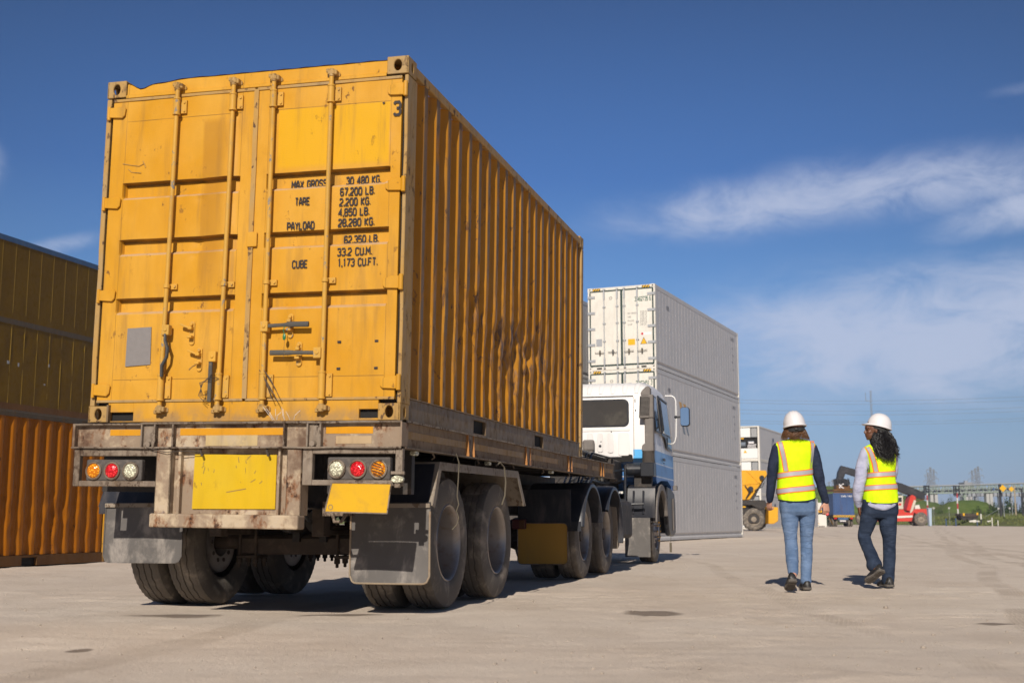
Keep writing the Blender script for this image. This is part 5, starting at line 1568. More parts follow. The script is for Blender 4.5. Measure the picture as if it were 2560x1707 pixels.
def gheight(x, y):
    d = max(0.0, 1 - max(0, (y - 40) / 60)) if y > 40 else 1
    if y > 100 or y < -30 or abs(x) > 60: return 0.0
    h = .014 * noise.noise(Vector((x * .5, y * .6, 0))) + .010 * noise.noise(Vector((x * 1.6, y * 2.2, 3))) + .007 * noise.noise(Vector((x * 4.5, y * 6, 5)))
    c = abs(noise.noise(Vector((x * 1.1 + 3, y * 3.2, 8))))
    h += .012 * max(0, .12 - c) / .12 * (1 if noise.noise(Vector((x * .4, y * .4, 12))) > .05 else 0)
    return h * d - .012
xs = [-3500, -1200, -500, -200, -90, -50, -30, -22, -17, -14] + [-12 + .075 * i for i in range(347)] + [15, 17, 20, 25, 32, 45, 70, 110, 200, 500, 1200, 3500]
ys = [-3000, -800, -200, -60, -30, -15, -8, -4, -1, .5] + [1.5 + .05 * i for i in range(210)] + [12 + .12 * i for i in range(100)]
y_ = 24.2
while y_ < 60: ys.append(y_); y_ += .5
ys += [62, 70, 80, 100, 130, 180, 260, 400, 700, 1300, 2600, 4500]
o = MB().grid(lambda x, y: (x, y, gheight(x, y)), xs, ys).build('ground', ground_mat(), None, smooth=True, kind='structure', ang=60)
# pebbles and crumbs lying on the yard
m = MB(); random.seed(21)
for q in range(1500):
    y_ = 3.4 + 22 * random.random() ** 1.6; x_ = random.uniform(-.62, .72) * y_ * .75
    r = random.choice((.0025, .003, .004, .005, .007)) * random.uniform(.7, 1.5)
    if random.random() < .004: r *= 2.5
    zz = gheight(x_, y_)
    m.ell((x_, y_, zz + r * .3), (r * random.uniform(.8, 1.5), r * random.uniform(.8, 1.5), r * .7), 5, 4)
tag(m.build('gravel', simple('gravel_stone', (.40, .335, .27), .9, 0, .3, 2), None), 'small loose stones scattered over the sandy yard', 'gravel', kind='stuff')

# ================================================================== middle distance
M['machine_yellow'] = worn('machine_yellow_paint', (.72, .34, .015), (.68, .36, .03), ramt=.6, thr=.63, rust=(.12, .07, .03), streak=.25, scale=.5)
M['reefer_unit'] = simple('white_unit_panel', (.72, .72, .70), .4, 0, .05)
def machinery_reefer(X, z0, depth_p, label, full=True, L=12.192):
    """reefer seen from its machinery end"""
    root = empty('reefer_container', (X[0], X[1], z0), -WY)
    tag(root, label, 'container', 'reefer containers with cooling units in the middle distance')
    B = lambda m, n, mat, p=root, **k: m.build(n, M[mat], p, **k)
    W, H = 2.438, 2.896
    B(MB().box(-W + .04, -.03, .35, L, .03, H - .02), 'body', 'reefer_side')
    m = MB()
    for yy in [.6 + .4 * i for i in range(int((L - .8) / .4))]: m.box(-.034, -.028, yy, yy + .02, .2, H - .2).cut()
    B(m, 'side_seam', 'reefer_seam')
    m = MB().box(-W, -W + .15, 0, .35, 0, H).box(-.15, 0, 0, .35, 0, H).box(-W + .15, -.15, 0, .3, H - .10, H).box(-W + .15, -.15, 0, .3, 0, .12)
    m.box(-.06, 0, .35, L, H - .12, H - .004).box(-.06, 0, .35, L, 0, .14).box(-.12, .001, L - .15, L + .01, 0, H - .001)
    B(m, 'frame', 'reefer', bevel=.01)
    B(MB().box(-W + .15, -.15, .25, .34, .12, H - .10), 'recess', 'darkhole')
    B(MB().box(-W + .2, -.78, .05, .25, H - .95, H - .15).box(-W + .2, -.18, .05, .25, .14, 1.0), 'unit_panel', 'reefer_unit', bevel=.02)
    g = B(MB().box(-.70, -.22, .05, .25, H - .95, H - .18), 'control_box', 'galv', bevel=.01)
    m = MB()
    for q in range(9): m.box(-.66, -.26, .04, .049, H - .90 + q * .08, H - .87 + q * .08)
    B(m, 'grille', 'grey_ink', g)
    m = MB().cyl((-1.9, .15, 1.35), (-1.2, .15, 1.35), .2, n=12).box(-1.0, -.5, .1, .25, 1.5, 1.62)
    B(m, 'compressor', 'slate_logo')
    m = MB(); random.seed(4)
    for q in range(8): m.tube([(-1.0 + q * .09, .12, 1.02), (-1.02 + q * .09, .08, 1.2), (-.95 + q * .09, .15, 1.35)], .025, 6)
    m.box(-.95, -.5, .08, .2, 1.42, 1.55)
    B(m, 'pipework', 'sticker_white')
    B(MB().prism([(-1.25, .86), (-1.40, .62), (-1.10, .62)], 1, .035, .049).box(-1.7, -1.35, .035, .049, 1.80, 1.90), 'sticker', 'sticker_yellow')
    m = MB()
    text_mb(m, 'A', 5.2, 6.4, 1.5, 1.1, lambda y, z: (-.018, y, z))
    B(m, 'side_letter', 'blue_ink')
    return root
px, py = at(1905, 1321, 103).x, 103.0
def mstk(a, b_): return (px + a * cos(WY) + b_ * sin(WY), py - a * sin(WY) + b_ * cos(WY))
for i, lb in enumerate(('bottom reefer with cooling unit behind the yellow machine', 'middle reefer with cooling unit above the yellow machine', 'topmost reefer with white cooling unit panel right of the tall white stack')):
    machinery_reefer(mstk(0, 0), 2.896 * i, 103, lb)
machinery_reefer(mstk(.4, 13.2), 0, 115, 'single reefer on the ground beyond the three high reefer stack')

# yellow container handler, rear part, half hidden by the white stack
def handler():
    d = 84.0
    A = lambda X, Y: at(1820 + .2423 * X, 960 + .2423 * Y, d)
    root = empty('container_handler', (A(265, 1385).x, d, 0))
    tag(root, 'yellow container handler with wide tyre standing right of the white container stack', 'machine')
    bx = root.location.x
    P = lambda pts: [(A(*p).x - bx, A(*p).z) for p in pts]
    B = lambda m, n, mat, p=root, **k: m.build(n, M[mat], p, **k)
    body = B(MB().prism(P([(20, 885), (395, 890), (405, 935), (345, 1020), (225, 1192), (20, 1200)]), 1, 0, 2.6), 'hopper_body', 'machine_yellow', bevel=.04)
    m = MB().bar((A(195, 895).x - bx, -.03, A(195, 895).z), (A(330, 1030).x - bx, -.03, A(330, 1030).z), .02, .06).bar((A(150, 1035).x - bx, -.03, A(150, 1035).z), (A(325, 1020).x - bx, -.03, A(325, 1020).z), .02, .06)
    B(m, 'body_rib', 'machine_yellow', body)
    B(MB().prism(P([(405, 940), (380, 965), (265, 1190), (230, 1190), (340, 1025)]), 1, -.05, 2.6), 'under_frame', 'darksteel')
    B(MB().prism(P([(20, 1195), (380, 1195), (400, 1240), (380, 1280), (330, 1300), (240, 1250), (20, 1250)]), 1, -.1, 2.4), 'chassis', 'darksteel', bevel=.05)
    m = MB()
    for q in range(3):
        a = A(170 + 12 * q, 1040 + 20 * q); b_ = A(215, 1110); c = A(180, 1180)
        m.tube([(a.x - bx, -.12, a.z), (b_.x - bx + .05 * q, -.2, b_.z), (c.x - bx, -.12, c.z)], .03, 6)
    for q in range(2):
        m.tube([(A(375, 1000).x - bx, -.1, A(375, 1000).z), (A(350 - 20 * q, 1060).x - bx, -.2, A(350, 1060).z), (A(270, 1095).x - bx, -.1, A(270, 1095).z)], .025, 6)
    m.cyl((A(345, 965).x - bx, -.2, A(345, 965).z), (A(345, 965).x - bx, 0, A(345, 965).z), .16, n=12).cyl((A(230, 1080).x - bx, -.2, A(230, 1080).z), (A(230, 1080).x - bx, 0, A(230, 1080).z), .18, n=12)
    B(m, 'hydraulic_hose', 'blackplastic')
    B(MB().prism(P([(415, 1260), (515, 1270), (515, 1410), (470, 1440), (415, 1440)]), 1, -.1, 1.2), 'battery_box', 'machine_yellow', bevel=.03)
    R = .78
    for yy in (0.2, 1.9):
        x = 0 if yy < 1 else .55
        m = MB().lathe([(-.3, .45), (-.32, .6), (-.28, .72), (-.2, .78), (.2, .78), (.28, .72), (.32, .6), (.3, .45)], (x, yy, R), 1, 64, mod=lambda i, k: (.0 if k % 4 < 2 else -.03) if i in (2, 3, 4, 5) else 0)
        t = B(m, 'wheel', 'rubber', smooth=True, ang=30)
        B(MB().lathe([(-.30, .46), (-.33, .44), (-.25, .40), (-.15, .34), (-.18, .22), (-.26, .18), (-.30, .0)], (x, yy, R), 1, 40), 'rim', 'mudguard', t, smooth=True)
    B(MB().box(-3.0, .8, -.05, 2.4, .5, 1.5), 'axle_housing', 'darksteel', bevel=.05)
handler()

# white generator box on the ground
M['boxwhite'] = simple('white_box_paint', (.66, .64, .58), .5, 0, .08, 1)
M['green_paint'] = simple('green_box_paint', (.16, .36, .14), .6, 0, .15, 1)
def gen_box():
    d = 135.0
    a, b_ = at(2036, 1312, d), at(2066.5, 1256, d)
    root = empty('generator_set', (a.x, d, 0)); tag(root, 'low white generator box on the ground right of the walking person in jeans', 'generator')
    w_, h = b_.x - a.x, b_.z
    B = lambda m, n, mat, p=root, **k: m.build(n, M[mat], p, **k)
    B(MB().box(0, w_ - .05, 0, 1.8, .12, h * .52), 'lower_case', 'boxwhite', bevel=.03)
    B(MB().box(0, w_ - .55, .02, 1.7, h * .70, h), 'upper_case', 'boxwhite', bevel=.03)
    B(MB().box(.05, w_ - .5, .05, 1.6, h * .52, h * .70), 'gap', 'darkhole')
    B(MB().box(.1, .9, -.02, .05, h * .60, h * .69), 'panel', 'machine_yellow')
    B(MB().box(.05, .25, 0, .2, 0, .12).box(w_ - .3, w_ - .1, 0, .2, 0, .12), 'foot', 'boxwhite')
    B(MB().prism([(.4, .62), (.25, .35), (.55, .35)], 1, -.012, -.002), 'sticker', 'sticker_yellow')
gen_box()
def green_skip():
    d = 150.0
    a, b_ = at(2060, 1311, d), at(2092, 1279, d)
    root = empty('waste_skip', (a.x, d, 0)); tag(root, 'light green steel skip between the white generator box and the blue container truck', 'skip')
    w_, h = b_.x - a.x, b_.z
    B = lambda m, n, mat, p=root, **k: m.build(n, M[mat], p, **k)
    B(MB().prism([(.15, .1), (w_ - .15, .1), (w_, h), (0, h)], 1, 0, 1.6), 'tub', 'green_paint', bevel=.03)
    B(MB().box(-.04, w_ + .04, -.04, 1.64, h - .1, h + .02), 'rim', 'green_paint')
    B(MB().box(.3, .5, -.05, 0, .1, h).box(w_ - .5, w_ - .3, -.05, 0, .1, h), 'rib', 'green_paint')
green_skip()
# blue container on a chassis truck seen from behind
def blue_truck():
    d = 144.0
    a = at(2085, 1312, d); W = 2.44
    root = empty('container_truck', (a.x - .05, d, 0), -.02); tag(root, 'low terminal truck with striped yellow rear beam carrying the blue container', 'truck')
    B = lambda m, n, mat, p=root, **k: m.build(n, M[mat], p, **k)
    B(MB().box(0, W + .1, 0, 12.3, 1.18, 1.34), 'deck', 'darksteel')
    B(MB().box(0, W + .1, -.05, -.001, 1.10, 1.36), 'hazard_beam', 'hazard')
    B(MB().box(.55, 1.75, -.02, .1, .80, 1.08), 'blue_panel', 'bluerail')
    B(MB().box(.55, 1.75, -.06, .2, .50, .78).box(.7, 1.6, -.08, 0, .40, .50), 'rear_frame', 'darksteel', bevel=.02)
    B(MB().box(.75, 1.45, -.075, -.061, .62, .74), 'plate', 'sticker_white')
    B(MB().box(.1, .4, -.03, .05, .9, 1.05).box(2.0, 2.3, -.03, .05, .9, 1.05), 'tail_lamp', 'red')
    for x in (.0, .34, 1.82, 2.16):
        for yy in (1.0, 2.3):
            m = MB().lathe([(0, .28), (.0, .42), (.04, .5), (.24, .5), (.28, .42), (.28, .28)], (x, yy, .5), 0, 28)
            B(m, 'wheel', 'rubber', smooth=True)
    B(MB().box(.9, 1.5, 0, 12, .8, 1.17), 'beam', 'darksteel')
    c = empty('shipping_container', (a.x, d, 1.345), -.02); tag(c, 'small blue corrugated container seen end on, riding on the terminal truck', 'container')
    H = 2.591
    def ff(x, z):
        t = x % .25
        return (x, .03 if t > .14 else .06, z)
    m = MB().grid(ff, [.08 + .03 * i for i in range(77)], [.12, 1.3, H - .12])
    B(m, 'end_wall', 'bluec', c)
    B(MB().box(0, .1, 0, .1, 0, H).box(W - .1, W, 0, .1, 0, H).box(.1, W - .1, 0, .1, 0, .13).box(.1, W - .1, 0, .1, H - .14, H), 'frame', 'bluec', c, bevel=.01)
    B(MB().box(0, W, .1, 6.06, .05, H - .05), 'body', 'bluec', c)
    B(MB().box(.1, W - .1, 0.0, .1, H, H + .12), 'roof_lip', 'brownrail', c)
    m = MB(); text_mb(m, 'CXRU 1183', 1.0, 2.2, 2.22, .16, lambda x, z: (x, .024, z)); B(m, 'lettering', 'sticker_white', c)
M['bluec'] = worn('blue_container_paint', (.045, .085, .20), (.06, .11, .24), ramt=.4, thr=.64, streak=.3, scale=.5)
blue_truck()

# red reach stacker with black boom
M['red_paint'] = worn('red_machine_paint', (.58, .045, .03), (.52, .07, .05), ramt=.5, thr=.64, rust=(.12, .05, .03), streak=.3, scale=.4)
M['boom'] = simple('black_boom_paint', (.022, .022, .025), .45, 0, .2, 1, dirt=(.10, .09, .09), damt=.4)
M['cream'] = simple('cream_cab_paint', (.55, .50, .40), .5, 0, .05, 1)
def reach_stacker():
    d = 165.0
    A = lambda X, Y: at(1820 + .2423 * X, 960 + .2423 * Y, d)
    Bp = lambda X, Y: at(2200 + .185 * X, 1050 + .185 * Y, d)
    bx = Bp(565, 1320).x
    root = empty('reach_stacker', (bx, d, 0)); tag(root, 'red reach stacker with long black boom beyond the person with black hair', 'reach stacker')
    l = lambda v: (v.x - bx, v.z)
    P = lambda pts: [l(Bp(*p)) for p in pts]
    B = lambda m, n, mat, p=root, **k: m.build(n, M[mat], p, **k)
    # boom in two stages
    b1 = B(MB().prism(P([(200, 815), (330, 850), (470, 905), (600, 960), (650, 985), (640, 1070), (560, 1050), (430, 1005), (200, 915)]), 1, 1.1, 2.2), 'boom', 'boom', bevel=.05)
    dx = lambda v: (v.x - bx, v.z)
    pts = [A(1195, 835), A(1330, 870), A(1560, 950), A(1800, 1020), A(1850, 1080), A(1700, 1075), A(1500, 1010), A(1330, 945), A(1240, 915), A(1215, 985), A(1170, 1005), A(1155, 960), A(1165, 900)]
    B(MB().prism([dx(p) for p in pts], 1, 1.25, 2.05), 'boom_extension', 'boom', b1, bevel=.05)
    sp = A(1200, 1010)
    s = B(MB().prism([dx(A(1130, 975)), dx(A(1180, 960)), dx(A(1270, 985)), dx(A(1280, 1030)), dx(A(1250, 1060)), dx(A(1140, 1040))], 1, .9, 2.4), 'spreader_head', 'boom', b1, bevel=.05)
    m = MB(); random.seed(8)
    for q in range(10):
        a = A(1140 + 14 * q, 965 + 6 * (q % 4)); m.tube([(a.x - bx, .85, a.z), (a.x - bx + .2 * random.uniform(-1, 1), .8, a.z - .3), (a.x - bx + .1, .85, a.z - .7)], .05, 5)
    B(m, 'hose', 'blackplastic', s)
    a, b_ = A(1090, 1055), A(1320, 1100)
    B(MB().box(a.x - bx, b_.x - bx, .3, 6.0, b_.z, a.z - .35).box(a.x - bx + .6, b_.x - bx - .5, .9, 2.4, a.z - .4, a.z + .2), 'spreader_beam', 'brownrail', s, bevel=.04)
    m = MB(); text_mb(m, 'K', 0, .55, 0, .62, lambda x, z: (a.x - bx + 1.05 + x, .27 + .6, a.z + .1 + z)); B(m, 'lettering', 'sticker_white', s)
    # chassis
    ch = B(MB().prism(P([(20, 1205), (330, 1205), (345, 1240), (440, 1250), (480, 1200), (660, 1195), (668, 1330), (640, 1340), (470, 1245), (440, 1365), (20, 1368)]), 1, .3, 3.2), 'chassis', 'red_paint', bevel=.03)
    B(MB().prism(P([(20, 1300), (450, 1285), (445, 1312), (20, 1330)]), 1, .22, .298), 'white_band', 'boxwhite', ch)
    B(MB().prism(P([(460, 1005), (505, 1025), (515, 1060), (440, 1230), (385, 1215), (435, 1030)]), 1, .8, 2.6), 'mast', 'red_paint', bevel=.04)
    B(MB().bar((Bp(495, 1080).x - bx, .7, Bp(495, 1080).z), (Bp(430, 1280).x - bx, .7, Bp(430, 1280).z), .2, .3), 'lift_cylinder', 'cream')
    cb = B(MB().prism(P([(238, 1020), (325, 1015), (330, 1200), (238, 1200)]), 1, .4, 2.0), 'cab', 'cream', bevel=.04)
    B(MB().prism(P([(246, 1045), (305, 1042), (306, 1100), (246, 1102)]), 1, .37, .398), 'cab_window', 'glass', cb)
    B(MB().prism(P([(262, 1120), (300, 1120), (300, 1150), (262, 1150)]), 1, .37, .398), 'panel', 'red_paint', cb)
    B(MB().prism(P([(500, 1150), (560, 1140), (575, 1200), (500, 1200)]), 1, .8, 2.0), 'tank', 'boxwhite', bevel=.05)
    B(MB().prism(P([(510, 1090), (675, 1050), (672, 1058), (512, 1100)]), 1, .9, 1.2), 'ladder_rail', 'brownrail')
    R = .93
    for (X, yy) in ((565, .45), (565, 2.9), (-220, .45)):
        x = Bp(X, 1320).x - bx
        t = B(MB().lathe([(-.3, .5), (-.34, .7), (-.28, .88), (-.2, .93), (.2, .93), (.28, .88), (.34, .7), (.3, .5)], (x, yy, R), 1, 48, mod=lambda i, k: -.03 if (i in (2, 3, 4, 5) and k % 4 < 2) else 0), 'wheel', 'rubber', smooth=True, ang=30)
        B(MB().lathe([(-.31, .50), (-.33, .46), (-.2, .40), (-.15, .30), (-.22, .2), (-.28, .0)], (x, yy, R), 1, 32), 'rim', 'mudguard', t, smooth=True)
reach_stacker()

# ================================================================== grass, hill, shrubs
def green_mat(name, a, b_, sc=2.0):
    k = NT(name)
    k.b.inputs['Roughness'].default_value = .8
    k.b.inputs['Specular IOR Level'].default_value = .15
    n = k.noise(sc, 7, .7)
    c = k.mix(k.ramp(n, .3, .7), a, b_)
    c = k.mix(k.ramp(k.noise(sc * .15, 4, .6, (1, 1, 1), 0, 4), .45, .75, 0, .5), c, (.13, .11, .04))
    k.col(c); k.bump(n, .8, .1)
    return k.m
GR = green_mat('dry_green_grass', (.09, .115, .03), (.165, .18, .06), .8)
HG = green_mat('hill_scrub', (.065, .11, .018), (.12, .165, .04), .9)
def hn(x, y, s): return noise.noise(Vector((x * s, y * s, 3.3)))
# grass strip, edge running away to the right
edge = [(62.0, 146), (64, 185), (66, 205), (58, 222), (46, 232), (30, 236), (0, 240), (-200, 260)]
m = MB()
rows = 44
def gy(t, u):
    # t along the edge, u depth into the grass
    i = min(int(t), len(edge) - 2); f = t - i
    x = edge[i][0] + (edge[i + 1][0] - edge[i][0]) * f; y = edge[i][1] + (edge[i + 1][1] - edge[i][1]) * f
    nx, ny = (1, .35) if i < 2 else (.35, 1)
    X, Y = x + nx * u * 620 + hn(x, y, .2) * 3 * (1 - u), y + ny * u * 620 + 900 * u * u
    ds = u * 620
    return (X, Y, .02 + min(.85, ds * .28) + min(1.5, ds * .03) + (.05 + .10 * hn(X, Y, .35) + .08 * hn(X, Y, 1.1)) * min(1, u * 60))
m.grid(gy, [i * 7 / 120 for i in range(121)], [(i / rows) ** 2.2 for i in range(rows + 1)])
tag(m.build('grass_field', GR, None, smooth=True, kind='structure'))
# tufts along the edge
m = MB(); random.seed(31)
for q in range(5200):
    y0 = 147 + 75 * random.random() ** 1.4
    xe = 62 + (y0 - 146) / 40 * 2 if y0 < 185 else 64
    x0 = xe + abs(random.gauss(0, 1)) * 16 + .2
    h = random.uniform(.15, .5); zb_ = min(.85, (x0 - xe) * .28) + (x0 - xe) * .03
    a = random.uniform(0, PI); wd = random.uniform(.06, .2)
    m.add([(x0 - wd * cos(a), y0 - wd * sin(a), zb_), (x0 + wd * cos(a), y0 + wd * sin(a), zb_), (x0 + random.uniform(-.2, .2), y0, zb_ + h)], [(0, 1, 2)])
tag(m.build('grass_tufts', GR, None), 'tufts of dry green grass along the edge of the yard', 'grass', kind='stuff')
def hill(name, prof_px, depth, thick, mat, seed):
    """ridge whose crest follows the given heights at a distance; real depth behind it"""
    pts = [at(X, Y, depth) for X, Y in prof_px]
    def hz(x):
        for a, b_ in zip(pts, pts[1:]):
            if a.x <= x <= b_.x: return a.z + (b_.z - a.z) * (x - a.x) / (b_.x - a.x)
        return 0
    x0, x1 = pts[0].x, pts[-1].x
    n = int((x1 - x0) / .7)
    def fn(x, v):
        s = sin(PI * v) ** .8
        z = hz(x) * s * (1 + .0 * v) + s * (.5 * hn(x, v * 20 + seed, .25) + .28 * hn(x, v * 30 + seed, .9) + .15 * hn(x, v * 60, 2.2))
        return (x, depth - thick * .5 + thick * v, max(z, -.05))
    return tag(MB().grid(fn, [x0 + (x1 - x0) * i / n for i in range(n + 1)], [i / 26 for i in range(27)]).build(name, mat, None, smooth=True, kind='structure'))
hill('hill', [(1980, 1306), (2010, 1224), (2040, 1217), (2095, 1216), (2150, 1219), (2210, 1228), (2270, 1240), (2340, 1262), (2380, 1306)], 330, 40, HG, 1)
hill('hill', [(2320, 1306), (2338, 1285), (2352, 1266), (2372, 1252), (2405, 1247), (2440, 1249), (2458, 1256), (2476, 1270), (2492, 1290), (2500, 1306)], 255, 24, HG, 7)
LEAFM = [green_mat('dark_shrub_leaf', (.022, .045, .010), (.05, .085, .02), 1.5), green_mat('mid_shrub_leaf', (.04, .075, .012), (.085, .13, .028), 1.5)]
BARK = simple('bark', (.09, .07, .05), .9, 0, .2)
def bush(X0, X1, Ytop, depth, label, mi=0, seed=1, group='shrubs beyond the yard', Yb=None, trunk=False):
    random.seed(seed)
    a, b_ = at(X0, 1300, depth), at(X1, 1300, depth)
    h = at(X0, Ytop, depth).z
    w_ = b_.x - a.x; cx = (a.x + b_.x) / 2
    root = empty('tree' if trunk else 'shrub', (cx, depth, 0)); tag(root, label, 'tree' if trunk else 'shrub', group)
    m = MB()
    blobs = []
    nb = 9
    for q in range(nb):
        t = (q + .5) / nb
        bxx = (t - .5) * w_ * .85; r = w_ * random.uniform(.12, .2)
        top = h * (1 - .55 * abs(2 * t - 1) ** 2.2) * random.uniform(.88, 1.0)
        rz = max(.5, top * (.5 if not trunk else .38))
        blobs.append((bxx, random.uniform(-.2, .2) * w_, top - rz, r, rz))
        if not trunk: blobs.append((bxx * 1.05, random.uniform(-.3, .1) * w_, top * .35, r * 1.2, top * .36))
    nl = 2600
    for q in range(nl):
        b0 = random.choice(blobs)
        u = random.uniform(-1, 1); th = random.uniform(0, 2 * PI); rr = (random.random() ** .25) * random.uniform(.85, 1.12)
        s_ = sqrt(1 - u * u)
        p = Vector((b0[0] + b0[3] * rr * s_ * cos(th), b0[1] + b0[3] * rr * s_ * sin(th), max(.05, b0[2] + b0[4] * rr * u)))
        sz = random.uniform(.12, .30) * (w_ / 12 + .35)
        d1 = Vector((random.uniform(-1, 1), random.uniform(-1, 1), random.uniform(-.4, .8))).normalized() * sz
        d2 = d1.cross(Vector((random.uniform(-1, 1), random.uniform(-1, 1), random.uniform(-1, 1)))).normalized() * sz * .6
        m.add([p - d1, p + d2, p + d1, p - d2], [(0, 1, 2, 3)])
    m.build('crown', LEAFM[mi], root)
    m = MB()
    for q in range(4 if not trunk else 2):
        x = (q - 1.5) * w_ * .15 if not trunk else (q - .5) * .3
        m.tube([(x, 0, -.1), (x * 1.2, .1, h * .3), (x * 1.5 + .2, 0, h * .75)], [.18, .12, .04], 7)
    m.build('trunk', BARK, root)
for args in ((2347, 2372, 1244, 300, 'small dark shrub left of the green mound under the bridge', 0, 1), (2366, 2390, 1232, 305, 'round dark green tree rising under the pipe bridge left of the striped pole', 0, 2),
             (2424, 2468, 1262, 235, 'dense green shrub on the right slope of the mound', 1, 3), (2330, 2372, 1272, 240, 'low green shrub at the left foot of the mound', 1, 4),
             (2466, 2506, 1246, 240, 'dark green shrub between the mound and the black pole', 0, 5), (2497, 2552, 1236, 235, 'tallest dark shrub mass behind the black pole at the right', 0, 6),
             (2540, 2592, 1244, 230, 'dark brownish shrub at the right edge of the picture', 0, 7), (2450, 2500, 1272, 215, 'low bright green shrub at the right foot of the mound', 1, 8),
             (2276, 2330, 1222, 330, 'leafy tree behind the red reach stacker mast', 0, 9), (2245, 2290, 1226, 320, 'leafy tree behind the reach stacker cab', 1, 10),
             (2500, 2560, 1284, 205, 'low grassy shrub in front of the tallest dark shrubs', 1, 12)):
    bush(*args[:4], args[4], args[5], args[6])

# ================================================================== pipe bridge
M['bridge_green'] = simple('pale_green_bridge_steel', (.25, .30, .24), .6, 0, .15, .3)
M['pale_concrete'] = simple('pale_concrete', (.42, .41, .39), .9, 0, .1, .3)
M['greysteel'] = simple('grey_steel', (.30, .31, .33), .6, 0, .1, .3)
M['farsteel'] = simple('far_galvanised_lattice', (.20, .21, .23), .7, 0, .1, .1)
def bridge():
    d = 400.0
    a, b_ = at(2255, 1217, d), at(2620, 1206, d)
    root = empty('pipe_bridge', (a.x, d, 0)); tag(root, 'long pale green truss pipe bridge on concrete piers crossing the background', 'bridge')
    L = b_.x - a.x
    zt0, zt1 = a.z, b_.z
    zb0, zb1 = at(2255, 1234, d).z, at(2620, 1227, d).z
    top = lambda x: zt0 + (zt1 - zt0) * x / L
    bot = lambda x: zb0 + (zb1 - zb0) * x / L
    B = lambda m, n, mat, p=root, **k: m.build(n, M[mat], p, **k)
    m = MB()
    for y in (0, 3):
        m.bar((0, y, top(0)), (L, y, top(L)), .3, .45).bar((0, y, bot(0)), (L, y, bot(L)), .3, .35)
        m.bar((0, y, top(0) - 1.0), (L, y, top(L) - 1.0), .2, .2)
        x = 0; k = 0
        while x < L - 1.8:
            m.bar((x, y, bot(x)), (x, y, top(x)), .22, .22)
            if k % 2: m.bar((x, y, bot(x)), (x + 1.9, y, top(x + 1.9)), .14, .14)
            else: m.bar((x, y, top(x)), (x + 1.9, y, bot(x + 1.9)), .14, .14)
            x += 1.9; k += 1
    B(m, 'truss', 'bridge_green')
    m = MB().bar((0, 1.0, top(0) + .1), (L, 1.0, top(L) + .1), .5, .3)
    for y, r, dz in ((1.2, .26, 1.5), (2.0, .3, 1.6), (1.6, .2, 2.2)): m.cyl((0, y, top(0) - dz), (L, y, top(L) - dz), r, n=8)
    B(m, 'pipe', 'greysteel')
    B(MB().bar((0, -.4, top(0) + .1), (L, -.4, top(L) + .1), .1, .35), 'edge_rail', 'greysteel')
    for X in (2330, 2341, 2470, 2479, 2570):
        x = at(X, 1230, d).x - a.x
        B(MB().box(x - .5, x + .5, .3, 2.5, -.2, bot(x) - .15), 'pier', 'pale_concrete')
    x = at(2413, 1230, d).x - a.x
    B(MB().box(x - .3, x + .3, .5, 1.5, 0, bot(x)).bar((x, 1, bot(x) - 1.8), (x - 1.7, 1, bot(x)), .25, .25).bar((x, 1, bot(x) - 1.8), (x + 1.7, 1, bot(x)), .25, .25), 'support_column', 'bridge_green')
bridge()
def far_viaduct():
    d = 620.0
    a, b_ = at(2395, 1232, d), at(2600, 1230, d)
    root = empty('viaduct', (a.x, d, 0)); tag(root, 'dark bluish elevated deck seen under the pipe bridge far behind the shrubs', 'viaduct')
    B = lambda m, n, mat, p=root, **k: m.build(n, M[mat], p, **k)
    zt, zb = a.z, at(2395, 1240, d).z
    B(MB().box(0, b_.x - a.x, 0, 6, zb, zt), 'deck', 'greysteel')
    m = MB()
    x = 0
    while x < b_.x - a.x: m.box(x, x + .5, -.3, 0, zb - .2, zt + .2); x += 2.2
    B(m, 'deck_rib', 'darksteel')
    for k in range(7): B(MB().box(3 + k * 6, 3.9 + k * 6, 1, 3, 0, zb), 'pier', 'greysteel')
far_viaduct()
def far_building():
    d = 640.0
    a = at(2411, 1203, d); b_ = at(2433, 1240, d)
    root = empty('factory_building', (a.x, d, 0)); tag(root, 'pale boxy industrial building top behind the bridge between the pylons', 'building')
    B = lambda m, n, mat, p=root, **k: m.build(n, M[mat], p, **k)
    B(MB().box(0, b_.x - a.x, 0, 8, 0, a.z - 1.0), 'wall', 'pale_concrete')
    B(MB().box(-.3, b_.x - a.x + .3, -.3, 8.3, a.z - 1.0, a.z - .4).box(1, 2.5, 2, 4, a.z - .4, a.z + .5), 'roof', 'greysteel')
    m = MB()
    for q in range(4): m.box(.5 + q * 1.1, 1.1 + q * 1.1, -.05, 0, a.z - 3.5, a.z - 2.0)
    B(m, 'window', 'glass')
far_building()
